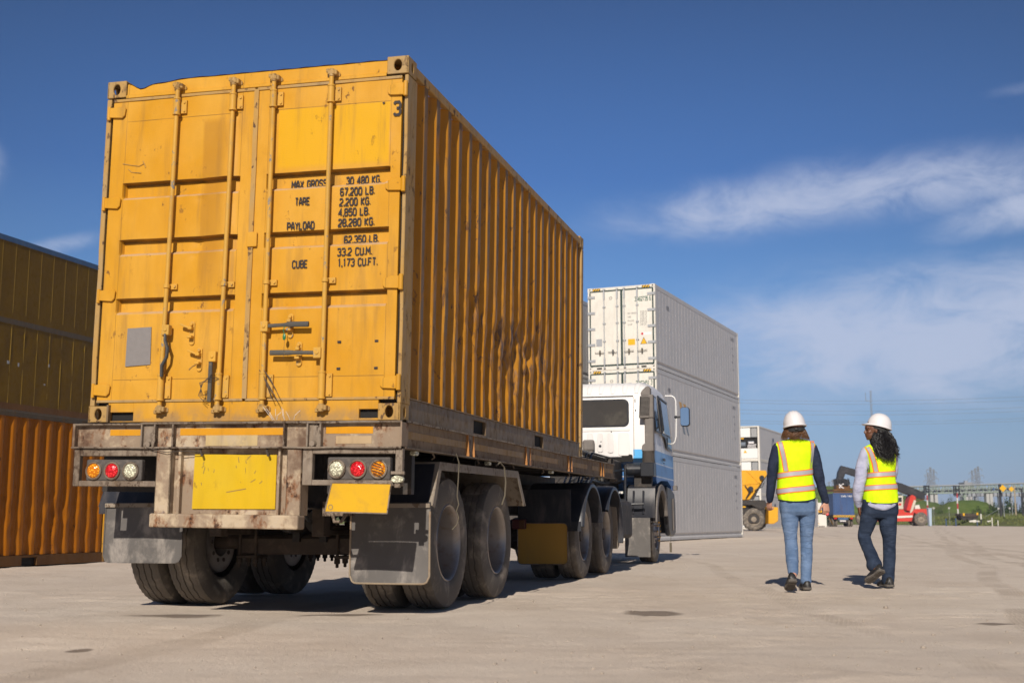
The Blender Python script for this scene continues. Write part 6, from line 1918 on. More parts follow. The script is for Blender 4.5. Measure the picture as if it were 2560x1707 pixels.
def lattice(X, Ytop, d, label, w_=2.2, arms=True, seedx=0):
    p = at(X, Ytop, d); h = p.z
    root = empty('pylon', (p.x, d, 0)); tag(root, label, 'pylon', 'power line pylons on the horizon')
    m = MB(); n = 9
    for k in range(n):
        z0, z1 = h * k / n, h * (k + 1) / n
        a, b_ = w_ * (1 - .78 * k / n) / 2, w_ * (1 - .78 * (k + 1) / n) / 2
        for sx, sy in ((-1, -1), (1, -1), (1, 1), (-1, 1)):
            m.bar((sx * a, sy * a, z0), (sx * b_, sy * b_, z1), .11, .11)
        for sy in (-1, 1):
            m.bar((-a, sy * a, z0), (b_, sy * b_, z1), .07, .07).bar((a, sy * a, z0), (-b_, sy * b_, z1), .07, .07)
    m.build('lattice_tower', M['farsteel'], root)
    if arms:
        m = MB()
        for k, (f, hw) in enumerate(((.95, 1.7), (.83, 2.3), (.71, 1.9))):
            m.bar((-hw, 0, h * f), (hw, 0, h * f), .14, .18).bar((-hw, 0, h * f), (0, 0, h * f + .9), .08, .08).bar((hw, 0, h * f), (0, 0, h * f + .9), .08, .08)
            for s in (-1, 1): m.bar((s * hw, 0, h * f), (s * hw, 0, h * f - 1.2), .12, .12)
        m.build('cross_arm', M['farsteel'], root)
for X, Y, d, lb in ((2325.5, 1167, 520, 'tallest lattice pylon left of the striped poles above the bridge'), (2319, 1180, 640, 'thin pylon just left of the tallest left pylon'), (2333.5, 1174, 600, 'thin pylon just right of the tallest left pylon'),
                    (2444.5, 1165, 520, 'tallest lattice pylon of the right hand group above the bridge'), (2438, 1170, 620, 'lattice pylon touching the tallest right hand pylon'), (2429.5, 1175, 640, 'thin pylon left of the right hand group'),
                    (2081, 1198, 800, 'small distant pylon between the two walking people'), (2072, 1203, 820, 'faint shorter pylon left of the small distant one')):
    lattice(X, Y, d, lb)
# slender radio mast behind the person with black hair
def mast():
    d = 380.0
    p = at(2176, 976, d); h = p.z
    root = empty('radio_mast', (p.x, d, 0)); tag(root, 'tall slender mast with a side bracket rising behind the right hard hat', 'mast')
    m = MB()
    for k in range(40):
        z0, z1 = h * k / 40, h * (k + 1) / 40
        a = .42
        for sx, sy in ((-1, -1), (1, -1), (0, 1)): m.bar((sx * a / 2, sy * a / 2, z0), (sx * a / 2, sy * a / 2, z1), .09, .09)
        m.bar((-a / 2, -a / 2, z0), (a / 2, -a / 2, z1), .06, .06)
    m.build('lattice_shaft', M['farsteel'], root)
    zz = at(2170, 1002, d).z
    MB().bar((-1.6, 0, zz), (0, 0, zz), .18, .18).bar((-1.6, 0, zz), (-1.6, 0, zz + 2.6), .12, .12).build('bracket', M['farsteel'], root)
mast()
def wires():
    d = 500.0
    k = 0
    for Y0, Y1 in ((989, 991), (996, 1001), (1013, 1018), (1022, 1028), (1040, 1045), (1046, 1052)):
        a, b_ = at(1700, Y0 + 6, d), at(2750, Y1 - 10, d)
        pts = []
        for i in range(41):
            t = i / 40
            p = a.lerp(b_, t); p.z -= 4 * 2.2 * t * (1 - t)
            pts.append(p)
        o = MB().tube(pts, .055, 5).build('power_line', M['farsteel'], None)
        tag(o, ('highest', 'second highest', 'third highest', 'fourth highest', 'second lowest', 'lowest')[k] + ' overhead power line crossing the sky at the right', 'power line', 'overhead power lines')
        k += 1
wires()
# ================================================================== poles, markers, rubble
def redwhite():
    k = NT('red_and_white_banding')
    x, y, z = k.xyz()
    s = k.math('FRACT', k.math('MULTIPLY', z, .62))
    k.col(k.mix(k.math('GREATER_THAN', s, .5), (.60, .58, .55), (.42, .04, .05)))
    return k.m
M['redwhite'] = redwhite()
def Bq(X, Y, d): return at(2200 + .185 * X, 1050 + .185 * Y, d)
def striped_pole(X, d, Yb, label):
    p = Bq(X, Yb, d)
    root = empty('striped_pole', (p.x, d, 0)); tag(root, label, 'pole', 'red and white height gauge poles')
    h = Bq(X, 985, d).z; ht = Bq(X, 880, d).z
    MB().cyl((0, 0, 0), (0, 0, h), .11, n=10).build('pole', M['redwhite'], root, smooth=True)
    MB().box(-.4, .4, -.4, .4, 0, .25).build('foot', M['sticker_red'], root)
    m = MB()
    for x in (-.45, -.15, .35): m.bar((x, 0, h - .3), (x, 0, ht), .16, .16)
    for z in (h - .2, (h + ht) / 2, ht - .1): m.bar((-.5, 0, z), (.45, 0, z), .14, .14)
    m.build('top_frame', M['blackplastic'], root)
striped_pole(1060, 180, 1360, 'nearer red and white striped pole with dark frame on top beside the mound')
striped_pole(645, 200, 1200, 'farther red and white striped pole behind the reach stacker boom')
def plain_pole(X, Yt, Yb, d, r, mat, label, name='utility_pole', stay=None):
    p = Bq(X, Yb, d); h = Bq(X, Yt, d).z
    root = empty(name, (p.x, d, 0)); tag(root, label, 'pole')
    MB().cyl((0, 0, -.1), (0, 0, h), r, r * .8, n=10).build('shaft', M[mat], root, smooth=True)
    m = MB().bar((-.25, 0, h - .3), (.25, 0, h - .3), .1, .1)
    m.build('cap', M[mat], root)
    if stay: MB().cyl((-stay, 0, .2), (0, 0, h * .42), .03, n=5).build('stay_wire', M['farsteel'], root)
M['wood'] = simple('weathered_wood', (.36, .29, .20), .9, 0, .15, 2)
plain_pole(1640, 860, 1300, 175, .20, 'boom', 'thick black pole in front of the dark shrubs at the right', stay=4.3)
plain_pole(1838, 880, 1285, 185, .12, 'wood', 'pale wooden pole right of the black pole')
plain_pole(1940, 925, 1360, 170, .14, 'boom', 'black pole at the extreme right edge')
def diamond(X, Y, d, label, poleX, blue=False):
    p = Bq(X, Y, d)
    root = empty('road_sign', (p.x, d, 0)); tag(root, label, 'sign')
    r = .52 if X < 1700 else .42
    if blue: r = .3
    MB().prism([(0, p.z + r), (r, p.z), (0, p.z - r), (-r, p.z)], 1, -.03, 0).build('panel', M['bluec' if blue else 'sticker_yellow'], root, bevel=.02)
    MB().cyl((0, .05, 0), (0, .05, p.z), .05, n=6).build('post', M['greysteel'], root)
diamond(1660, 920, 174, 'larger yellow diamond sign just right of the black pole top', 1640)
diamond(1775, 930, 184, 'smaller yellow diamond sign left of the wooden pole', 1838)
diamond(1538, 930, 260, 'small blue diamond sign in front of the bridge truss', 0, True)
for X, Yt, Yb, d, lb in ((725, 1200, 1290, 178, 'small white square marker sign beside the pale blue bin'), (933, 1200, 1300, 178, 'small white square marker sign in the middle of the mound foot'),
                         (1602, 1205, 1280, 182, 'small white square marker sign left of the black pole foot'), (1752, 1202, 1270, 182, 'small white square marker sign left of the wooden pole foot')):
    p = Bq(X, Yt, d)
    root = empty('marker_sign', (p.x, d, 0)); tag(root, lb, 'sign', 'white marker signs in the grass')
    MB().box(-.14, .14, -.04, 0, p.z + .02, p.z + .27).build('panel', M['pale_concrete'], root, bevel=.01)
    MB().cyl((0, .02, 0), (0, .02, p.z), .022, n=6).build('post', M['greysteel'], root)
for X, Yt, Yb, d, w_, mat, lb in ((1362, 1265, 1360, 165, .14, 'boxwhite', 'white topped short black post right of the buffer stop'), (1512, 1315, 1345, 160, .10, 'boxwhite', 'short white stake in the grass right of the rubble'),
                                  (1592, 1350, 1390, 156, .09, 'boxwhite', 'short white stake nearest the yard edge'), (1022, 1325, 1375, 158, .10, 'bluec', 'short blue stake left of the striped pole'),
                                  (890, 1330, 1358, 160, .10, 'bluec', 'low blue stake left of the mound foot'), (1312, 1365, 1390, 156, .08, 'bluec', 'short blue stake in front of the white rubble')):
    a, b_ = Bq(X, Yt, d), Bq(X, Yb, d)
    h = max(.3, a.z); w_ *= .55
    root = empty('marker_post', (a.x, d, 0)); tag(root, lb, 'post', 'short marker posts in the grass')
    MB().box(-w_, w_, -w_, w_, h * .55, h).build('cap', M[mat], root, bevel=.02)
    MB().box(-w_ * .8, w_ * .8, -w_ * .8, w_ * .8, 0, h * .55).build('stem', M['boom' if 'black' in lb else mat], root)
# buffer stop / rail bogie in the grass
def bogie():
    d = 172.0
    a, b_ = Bq(1090, 1260, d), Bq(1340, 1330, d)
    root = empty('rail_bogie', (a.x, d, .75)); tag(root, 'black steel rail bogie standing in the grass right of the striped pole', 'bogie')
    w_ = b_.x - a.x; h = a.z - .75
    B = lambda m, n, mat, p=root, **k: m.build(n, M[mat], p, **k)
    B(MB().prism([(0, h), (w_, h), (w_, h - .35), (w_ - .5, h - .5), (.6, h - .5), (0, h - .3)], 1, 0, 2.2), 'frame', 'browniron', bevel=.03)
    for x in (w_ * .2, w_ * .5, w_ * .8):
        for y in (.1, 1.9): B(MB().cyl((x, y, .42), (x, y + .15, .42), .42, n=20), 'wheel', 'darksteel')
    B(MB().box(w_ * .1, w_ * .9, .3, 1.8, .35, h - .45), 'axle_box', 'darksteel')
    B(MB().box(.3, .55, -.05, 0, h - .3, h + .05).box(w_ - .35, w_ - .1, -.05, 0, h - .2, h + .12), 'reflector', 'sticker_yellow')
bogie()
random.seed(17)
for k, (X, Y, s, lb) in enumerate(((1275, 1355, .36, 'largest pale rubble block in the grass'), (1235, 1370, .22, 'pale rubble block left of the largest one'), (1330, 1358, .24, 'pale rubble block right of the largest one'),
                                   (1470, 1310, .26, 'pinkish rubble block under the dark shrubs'), (1655, 1305, .3, 'pale rubble block at the foot of the black pole'), (1240, 1395, .25, 'smallest rubble block close to the yard edge'))):
    p = Bq(X, Y, 165)
    m = MB()
    for q in range(4): m.ell((random.uniform(-1, 1) * s, random.uniform(-.5, .5) * s, s * .25), (s * random.uniform(.4, .8), s * .5, s * random.uniform(.35, .7)), 6, 4)
    o = m.build('rubble_block', M['boxwhite'], None); o.location = (p.x, 165, .55); tag(o, lb, 'rubble', 'rubble blocks in the grass')
def bin_():
    d = 160.0
    a, b_ = Bq(652, 1185, d), Bq(708, 1345, d)
    root = empty('waste_bin', (a.x, d, 0)); tag(root, 'tall pale blue plastic bin standing right of the red reach stacker', 'bin')
    w_ = b_.x - a.x; h = a.z
    M['binblue'] = simple('pale_blue_plastic', (.36, .45, .55), .5, 0, .05, 1)
    MB().prism([(.08, 0), (w_ - .08, 0), (w_, h - .15), (0, h - .15)], 1, 0, .7).build('tub', M['binblue'], root, bevel=.04)
    MB().box(-.04, w_ + .04, -.04, .74, h - .15, h).build('lid', M['binblue'], root, bevel=.04)
bin_()
# ================================================================== the two walking people
def cloth(name, a, b_, sc=14, bump=.5, rough=.8, crease=(1, 1, 3), bsc=9):
    k = NT(name)
    k.b.inputs['Roughness'].default_value = rough
    k.b.inputs['Specular IOR Level'].default_value = .2
    n = k.noise(sc, 5, .6)
    k.col(k.mix(k.ramp(n, .3, .7), a, b_))
    w1 = k.noise(bsc, 3, .5, crease, .6, 3)
    k.bump(k.math('ADD', w1, k.math('MULTIPLY', k.noise(160, 2), .08)), bump, .02)
    return k.m
M['hivis'] = cloth('fluorescent_vest_mesh', (.56, .83, .004), (.66, .95, .008), bump=.35, crease=(2.5, 2.5, .7), bsc=6)
M['orange_trim'] = simple('orange_trim', (.85, .20, .02), .7, 0, .05, bump=0)
M['reflective'] = simple('grey_reflective_band', (.40, .38, .40), .4, .1, .08, 12)
M['black_trim'] = simple('black_binding', (.02, .02, .02), .8, 0, 0, bump=0)
M['navy'] = cloth('navy_sleeve_cloth', (.012, .018, .038), (.022, .03, .058), crease=(1, 1, 3))
M['lilac'] = cloth('pale_lilac_shirt_cloth', (.34, .35, .48), (.44, .45, .57), crease=(1, 1, 2.2), bump=.7)
def denim(name, a, b_, knees):
    k = NT(name)
    k.b.inputs['Roughness'].default_value = .85
    k.b.inputs['Specular IOR Level'].default_value = .15
    x, y, z = k.xyz()
    n = k.noise(7, 6, .65, (1, 1, 1.5))
    f = k.ramp(n, .3, .7)
    c = k.mix(f, a, b_)
    cr = k.noise(6, 3, .5, (1, 1, 3.6), .9, 3)
    g = k.ramp(k.math('ABSOLUTE', k.math('SUBTRACT', z, knees)), .0, .30, 1, .25)
    c = k.mix(k.math('MULTIPLY', k.ramp(cr, .52, .62, 0, .45), g), c, tuple(min(1, v * 1.5) for v in b_))
    k.col(c)
    k.bump(k.math('MULTIPLY', cr, g), .6, .03)
    return k.m
M['denim_light'] = denim('light_blue_denim', (.085, .14, .245), (.14, .205, .33), .47)
M['denim_dark'] = denim('dark_blue_denim', (.014, .022, .042), (.032, .046, .078), .50)
M['skin_light'] = simple('light_skin', (.52, .27, .19), .5, 0, .08, 12)
M['skin_dark'] = simple('brown_skin', (.13, .052, .026), .45, 0, .12, 12)
M['hair_brown'] = simple('brown_hair', (.13, .06, .026), .5, 0, .5, 18)
M['hair_black'] = simple('black_hair', (.006, .005, .006), .5, 0, .3, 18)
M['helmet'] = simple('white_hard_hat_plastic', (.70, .68, .69), .25, 0, .03, 6, bump=0)
M['shoe'] = simple('black_shoe_leather', (.018, .017, .017), .5, 0, .2, 20, dirt=(.14, .12, .10), damt=.4)
M['sole'] = simple('dusty_shoe_sole', (.12, .105, .09), .85, 0, .25, 20, dirt=(.03, .03, .03), damt=.7, bump=.8, bscale=120)
def remesh(o, vs, it=2):
    r = o.modifiers.new('union', 'REMESH'); r.mode = 'VOXEL'; r.voxel_size = vs; r.use_smooth_shade = True
    if it:
        s = o.modifiers.new('smooth', 'SMOOTH'); s.iterations = it; s.factor = .5
    return o
def z9(X, Y, depth): return at(1860 + .3443 * X, 980 + .3443 * Y, depth)
class Person:
    def __init__(s, D, X0, label, unit_y=1450):
        s.D = D
        s.root = empty('person', (z9(X0, unit_y, D).x, D, 0))
        tag(s.root, label, 'person')
        s.u = .3443 * D / F_PX
    def p(s, X, Y, dy=0.0):
        v = z9(X, Y, s.D + dy)
        return Vector((v.x - s.root.location.x, dy, v.z))
    def xz(s, X, Y):
        v = z9(X, Y, s.D); return v.x - s.root.location.x, v.z
    def limb(s, m, pts, flat=1.0, n=16):
        """pts: (X, Y, dy, radius in metres)"""
        P = [s.p(a, b_, c) for a, b_, c, r in pts]
        # smooth the path
        Q, R = [], []
        for i in range(len(P) - 1):
            for k in range(4):
                t = k / 4
                p0, p1, p2, p3 = P[max(i - 1, 0)], P[i], P[i + 1], P[min(i + 2, len(P) - 1)]
                q = .5 * ((2 * p1) + (p2 - p0) * t + (2 * p0 - 5 * p1 + 4 * p2 - p3) * t * t + (3 * p1 - p0 - 3 * p2 + p3) * t ** 3)
                Q.append(q); R.append(pts[i][3] + (pts[i + 1][3] - pts[i][3]) * t)
        Q.append(P[-1]); R.append(pts[-1][3])
        m.tube(Q, R, n, flat=flat)
        m.ell(Q[0], (R[0],) * 3, 14, 10); m.ell(Q[-1], (R[-1],) * 3, 14, 10)
        return m
    def ring(s, L, Rr, Y, hd, dy=0.0, ex=2.5, n=40, grow=0.0):
        xl, z = s.xz(L, Y); xr, _ = s.xz(Rr, Y)
        c, hw = (xl + xr) / 2, (xr - xl) / 2 + grow
        out = []
        for k in range(n):
            t = 2 * PI * k / n
            ct, st = cos(t), sin(t)
            out.append(Vector((c + hw * math.copysign(abs(ct) ** (2 / ex), ct), dy + (hd + grow) * math.copysign(abs(st) ** (2 / ex), st), z)))
        return out
    def interp(s, rows, Y):
        for a, b_ in zip(rows, rows[1:]):
            if a[0] <= Y <= b_[0]:
                t = (Y - a[0]) / (b_[0] - a[0])
                return [a[i] + (b_[i] - a[i]) * t for i in range(1, 4)]
        return list(rows[0][1:4]) if Y < rows[0][0] else list(rows[-1][1:4])
    def back(s, rows, X, Y, off=0.0, ex=2.5):
        L, Rr, hd = s.interp(rows, Y)
        xl, z = s.xz(L, Y); xr, _ = s.xz(Rr, Y); x, _ = s.xz(X, Y)
        c, hw = (xl + xr) / 2, (xr - xl) / 2
        q = min(.995, abs((x - c) / hw))
        return Vector((x, -(hd * (1 - q ** ex) ** (1 / ex)) - off, z))
def hand(P, m, w, side, spread, curl, scale=1.0, down=Vector((0, 0, -1)), fist=.5):
    """palm, four unequal bent fingers and a thumb leaving the side of the palm"""
    d = down.normalized(); a = spread.normalized(); c = curl.normalized()
    palm = w + d * .05 * scale
    rings = []
    for t, hw, ht in ((0, .026, .020), (.3, .034, .017), (.7, .040, .016), (1.0, .040, .013)):
        ctr = w + d * (.092 * t * scale)
        rings.append([ctr + a * (hw * cos(q) * scale) + c * (ht * sin(q) * scale) for q in [2 * PI * i / 12 for i in range(12)]])
    m.loft(rings)
    for i, (off, ln, r) in enumerate(((.030, .070, .0088), (.011, .079, .0092), (-.009, .073, .0088), (-.028, .058, .0078))):
        b0 = w + d * (.085 * scale) + a * (off * scale)
        pts = [b0]
        dirv = d.copy(); ang = 0
        fc = fist * (1 + .15 * (i - 1.5) * .5)
        for f, bend in ((.42, .5), (.32, .9), (.26, .7)):
            ang += bend * fc * 1.3
            dv = d * cos(ang) + c * sin(ang)
            pts.append(pts[-1] + dv * (ln * f * scale))
        m.tube([pts[0] - d * .015] + pts, [r * scale, r * scale, r * .97 * scale, r * .92 * scale, r * .78 * scale], 10)
        m.ell(pts[-1], (r * .8 * scale,) * 3, 8, 6)
    b0 = w + d * (.028 * scale) + a * (.028 * scale)
    t1 = b0 + (d * .6 + a * .65 + c * .35).normalized() * .036 * scale
    t2 = t1 + (d * .85 + a * .15 + c * .5).normalized() * .028 * scale
    t3 = t2 + (d * .8 - a * .1 + c * .6).normalized() * .022 * scale
    m.tube([b0 - a * .01, b0, t1, t2, t3], [.012 * scale, .013 * scale, .0105 * scale, .0095 * scale, .0075 * scale], 10)
def helmet(P, c, rx, ry, rz, rot, front):
    """hard hat: dome with three crown ridges, rolled rim, peak towards `front` (unit x, y)"""
    Mr = rot
    fy = Vector(front).normalized(); sx = fy.cross(Vector((0, 0, 1))).normalized()
    n = 56; rings = []
    def pt(t, ph):
        # local: sx = across, fy = forward
        a, b_ = cos(t), sin(t)
        r = cos(ph) ** .92; h = sin(ph) ** .9
        across = rx * r * a; fwd = ry * r * b_
        g = 0
        for k in (-.032, 0, .032):
            g += .0042 * exp(-((across - k * (1 if True else 0)) / .0065) ** 2) * (1 if h > .25 else h * 4)
        up = rz * h + g
        return Mr @ (sx * across + fy * fwd + Vector((0, 0, up))) + c
    m = MB()
    for j in range(0, 17):
        ph = (PI / 2) * j / 17.2
        rings.append([pt(2 * PI * k / n, ph) for k in range(n)])
    m.loft(rings, cap=True)
    d = m.build('hard_hat', M['helmet'], P.root, smooth=True, ang=50)
    m = MB(); rr = []
    for off, up in ((0, .012), (.006, .004), (.009, -.004), (.007, -.010), (.0, -.012), (-.004, -.004)):
        ring = []
        for k in range(n):
            t = 2 * PI * k / n
            pk = max(0, sin(t)) ** 3 * .048
            e = off / .009 * pk if off > 0 else 0
            a, b_ = (rx + off) * cos(t), (ry + off + e) * sin(t)
            ring.append(Mr @ (sx * a + fy * b_ + Vector((0, 0, up - .012 * max(0, sin(t)) ** 3 * (1 if off > 0 else 0)))) + c)
        rr.append(ring)
    m.loft(rr, cap=False)
    m.build('rim', M['helmet'], d, smooth=True)
    # harness: band and ratchet at the nape
    m = MB(); rr = []
    for up in (-.012, -.045):
        rr.append([Mr @ (sx * (rx * .86) * cos(t) + fy * (ry * .86) * sin(t) + Vector((0, 0, up + .02 * sin(t)))) + c for t in [2 * PI * k / 30 for k in range(30)]])
    m.loft(rr, cap=False)
    m.build('harness', M['black_trim'], d)
    b0 = Mr @ (fy * (-ry * .88) + Vector((0, 0, -.045))) + c
    MB().ell(b0, (.022, .012, .014), 12, 8).build('ratchet', M['shoe'], d, smooth=True)
    return d
def shoe(P, heel, toe, up, w_=.047, name='shoe'):
    """shoe between heel and toe points on the sole plane; up = direction of the instep"""
    f = (toe - heel); L = f.length; f.normalize(); up = (up - f * up.dot(f)).normalized(); s = f.cross(up).normalized()
    rings = []
    for t, hw, h, lift in ((-.02, .55, .045, .004), (.04, .78, .075, 0), (.15, .82, .088, 0), (.32, .82, .082, 0), (.5, .90, .066, 0), (.7, 1.05, .05, 0), (.86, .98, .042, 0), (.96, .72, .034, .003), (1.0, .4, .022, .006)):
        c = heel + f * (L * t)
        hw *= w_
        rings.append([c + s * (hw * cos(a)) + up * (lift + .018 + max(0, sin(a)) * h + min(0, sin(a)) * .004) for a in [2 * PI * k / 18 for k in range(18)]])
    o = MB().loft(rings).build(name, M['shoe'], P.root, smooth=True, ang=60)
    m = MB(); rr = []
    for t, hw in ((-.03, .5), (.03, .82), (.15, .9), (.38, .80), (.55, .92), (.72, 1.1), (.88, 1.02), (.98, .7), (1.02, .4)):
        c = heel + f * (L * t); hw *= w_
        th = .024 if t < .36 else .014
        rr.append([c + s * hw + up * .0, c + s * hw + up * .022, c - s * hw + up * .022, c - s * hw + up * 0])
    m.loft(rr)
    for k in range(11):
        t = .04 + .9 * k / 10
        if .30 < t < .45: continue
        c = heel + f * (L * t)
        m.bar(c - s * w_ * .75 - up * .002, c + s * w_ * .75 - up * .002, .012, .007, up=up)
    m.build('sole', M['sole'], o, bevel=.002)
    return o
def band(P, rows, Yf, half, off, name, mat, parent, ex=2.5, n=64):
    m = MB(); A = []
    for sgn in (-1, 1):
        ring = []
        for k in range(n):
            t = 2 * PI * k / n
            ct, st = cos(t), sin(t)
            L, Rr, hd = P.interp(rows, Yf(0))
            Y = Yf(ct if True else 0) + sgn * half
            L, Rr, hd = P.interp(rows, Y)
            xl, z = P.xz(L, Y); xr, _ = P.xz(Rr, Y)
            c, hw = (xl + xr) / 2, (xr - xl) / 2 + off
            ring.append(Vector((c + hw * math.copysign(abs(ct) ** (2 / ex), ct), (hd + off) * math.copysign(abs(st) ** (2 / ex), st), z)))
        A.append(ring)
    m.loft(A, cap=False)
    return m.build(name, M[mat], parent, smooth=True)
def strip(P, rows, pts, half, off, name, mat, parent, cont=None):
    """band running down the back through (X, Y) points"""
    m = MB(); vs = []; n = 0
    for i in range(len(pts) - 1):
        for k in range(8):
            t = k / 8
            X = pts[i][0] + (pts[i + 1][0] - pts[i][0]) * t; Y = pts[i][1] + (pts[i + 1][1] - pts[i][1]) * t
            vs += [P.back(rows, X - half, Y, off), P.back(rows, X + half, Y, off)]; n += 1
    vs += [P.back(rows, pts[-1][0] - half, pts[-1][1], off), P.back(rows, pts[-1][0] + half, pts[-1][1], off)]; n += 1
    m.add(vs, [(2 * i, 2 * i + 1, 2 * i + 3, 2 * i + 2) for i in range(n - 1)])
    return m.build(name, M[mat], parent, smooth=True)
def vest(P, rows, hemf, shoulders, neck):
    rings = []
    Ys = [rows[0][0] + (rows[-1][0] - rows[0][0]) * i / 40 for i in range(41)]
    for Y in Ys:
        L, Rr, hd = P.interp(rows, Y)
        w_ = sstep(rows[-1][0] - 60, rows[-1][0], Y)
        r = P.ring(L, Rr, Y, hd)
        for k, q in enumerate(r):
            t = 2 * PI * k / len(r)
            # soft vertical folds near the hem, gentle sag elsewhere
            q.y += (.006 * sin(9 * t + 1.3) + .005 * sin(14 * t)) * (.12 + w_) * (-1 if sin(t) < 0 else 1)
            q.z -= w_ * hemf(t)
        rings.append(r)
    v = MB().loft(rings, cap=True).build('vest', M['hivis'], P.root, smooth=True, ang=70)
    last = rings[-1]
    MB().tube(last + [last[0]], .004, 6).build('hem_binding', M['black_trim'], v)
    return v
def hair_strands(P, name, mat, parent, roots, n, length, r, wave, drift, seed):
    random.seed(seed)
    m = MB()
    for q in range(n):
        b0, nrm = roots()
        ln = length * random.uniform(.55, 1.1)
        ph = random.uniform(0, 6.28); fr = random.uniform(14, 26)
        pts = []; p = b0.copy(); d = (nrm * .8 + Vector((0, 0, -.5))).normalized()
        seg = 9
        for k in range(seg + 1):
            t = k / seg
            d = (d * .72 + (drift(p) + Vector((0, 0, -1))).normalized() * .28).normalized()
            pts.append(p + Vector((wave * t * sin(ph + fr * t * ln * 4), wave * t * cos(ph * 1.3 + fr * t * ln * 4), 0)))
            p = p + d * (ln / seg)
        m.tube(pts, [r * (1 - .65 * (k / seg) ** 2) for k in range(seg + 1)], 5)
    return m.build(name, M[mat], parent, smooth=True)

def person_one():
    P = Person(12.05, 390, 'person with short brown hair, yellow vest, navy sleeves and light blue jeans walking away')
    u = P.u
    # ---- body, one continuous surface
    m = MB()
    hc = P.p(368, 245)
    m.ell(hc, (.074, .094, .108), 22, 16)
    m.ell(hc + Vector((0, .02, -.05)), (.058, .075, .075), 18, 12)
    m.ell(hc + Vector((0, .098, -.025)), (.012, .018, .02), 10, 8)      # nose
    m.ell(hc + Vector((0, .088, -.07)), (.022, .012, .01), 10, 8)       # mouth
    for s in (-1, 1):
        m.ell(hc + Vector((s * .076, 0, -.02)), (.010, .02, .032), 10, 8)
        m.ell(hc + Vector((s * .03, .085, .0)), (.013, .010, .009), 10, 8)
    m.tube([hc + Vector((0, 0, -.05)), P.p(368, 345), P.p(368, 385)], [.052, .054, .075], 16)
    m.loft([P.ring(a, b_, Y, hd) for Y, a, b_, hd in ((372, 300, 440, .05), (395, 235, 500, .075), (460, 255, 485, .09), (560, 262, 478, .09), (680, 262, 482, .09), (780, 272, 505, .10), (850, 280, 500, .09))])
    P.limb(m, [(245, 405, 0, .045), (225, 500, 0, .040), (206, 610, .01, .034), (192, 700, .04, .030), (187, 785, .07, .024)])
    P.limb(m, [(495, 405, 0, .045), (522, 500, 0, .040), (545, 610, -.01, .034), (573, 700, .0, .030), (594, 792, .02, .024)])
    P.limb(m, [(327, 840, 0, .075), (333, 960, 0, .06), (342, 1090, 0, .045), (350, 1190, -.14, .042), (358, 1300, -.30, .036), (352, 1345, -.36, .034)])
    P.limb(m, [(455, 840, 0, .075), (456, 960, .02, .06), (453, 1095, .05, .045), (452, 1200, .03, .042), (450, 1370, .0, .034), (450, 1395, .0, .034)])
    hand(P, m, P.p(187, 788, .07), -1, Vector((-.5, .8, 0)), Vector((.75, .5, 0)), .92, Vector((.02, .45, -.85)), 1.0)
    hand(P, m, P.p(594, 797, .02), 1, Vector((-.85, -.35, .05)), Vector((-.1, .9, 0)), 1.0, Vector((.04, .05, -1)), .75)
    body = remesh(m.build('body', M['skin_light'], P.root), .0048, 1)
    # ---- jeans
    m = MB()
    m.loft([P.ring(a, b_, Y, hd) for Y, a, b_, hd in ((735, 268, 510, .105), (780, 260, 516, .115), (830, 258, 517, .122), (868, 262, 516, .115), (895, 280, 505, .09))])
    P.limb(m, [(327, 850, 0, .090), (332, 905, 0, .0885), (333, 960, .0, .080), (337, 1020, .0, .068), (342, 1090, .0, .062), (347, 1160, -.09, .063), (350, 1220, -.19, .060), (355, 1275, -.28, .053), (357, 1300, -.31, .053)])
    P.limb(m, [(452, 850, 0, .090), (458, 905, .01, .083), (457, 960, .02, .074), (455, 1030, .04, .064), (454, 1100, .05, .059), (455, 1170, .04, .060), (453, 1250, .02, .056), (450, 1340, .0, .053), (450, 1366, .0, .055)])
    jeans = remesh(m.build('jeans', M['denim_light'], P.root), .0075, 2)
    tx = bpy.data.textures.new('creases', 'CLOUDS'); tx.noise_scale = .06
    dm = jeans.modifiers.new('creases', 'DISPLACE'); dm.texture = tx; dm.strength = .009; dm.mid_level = .5
    m = MB()
    for X0, X1 in ((285, 372), (415, 500)):
        m.add([P.p(X0, 815, -.124), P.p(X1, 822, -.131), P.p(X1 - 5, 855, -.129), P.p((X0 + X1) / 2, 868, -.125), P.p(X0 + 8, 850, -.120)], [(0, 4, 3, 2, 1)])
    # ---- sleeves
    m = MB()
    P.limb(m, [(246, 408, 0, .058), (226, 470, 0, .058), (210, 550, 0, .054), (203, 620, .01, .052), (195, 690, .03, .045), (189, 745, .05, .039), (187, 782, .065, .034)])
    P.limb(m, [(494, 408, 0, .056), (512, 470, 0, .058), (530, 550, -.005, .056), (545, 615, -.01, .052), (563, 690, .0, .046), (580, 750, .01, .039), (591, 790, .02, .034)])
    m.loft([P.ring(a, b_, Y, hd) for Y, a, b_, hd in ((360, 312, 425, .05), (385, 245, 492, .078), (470, 258, 482, .10), (600, 262, 478, .10))])
    sh = remesh(m.build('shirt', M['navy'], P.root), .0075, 2)
    tx2 = bpy.data.textures.new('folds', 'CLOUDS'); tx2.noise_scale = .09
    dm = sh.modifiers.new('folds', 'DISPLACE'); dm.texture = tx2; dm.strength = .014; dm.mid_level = .5
    # ---- vest
    rows = [(340, 322, 425, .048), (352, 280, 465, .064), (366, 232, 505, .078), (382, 219, 519, .088), (430, 229, 508, .112), (490, 240, 497, .122), (545, 247, 492, .124), (600, 246, 494, .126), (660, 243, 503, .128), (720, 240, 511, .131), (752, 246, 516, .135), (774, 254, 517, .139)]
    v = vest(P, rows, lambda t: .012 + .014 * cos(2 * t + PI) - .012 * cos(t), None, None)
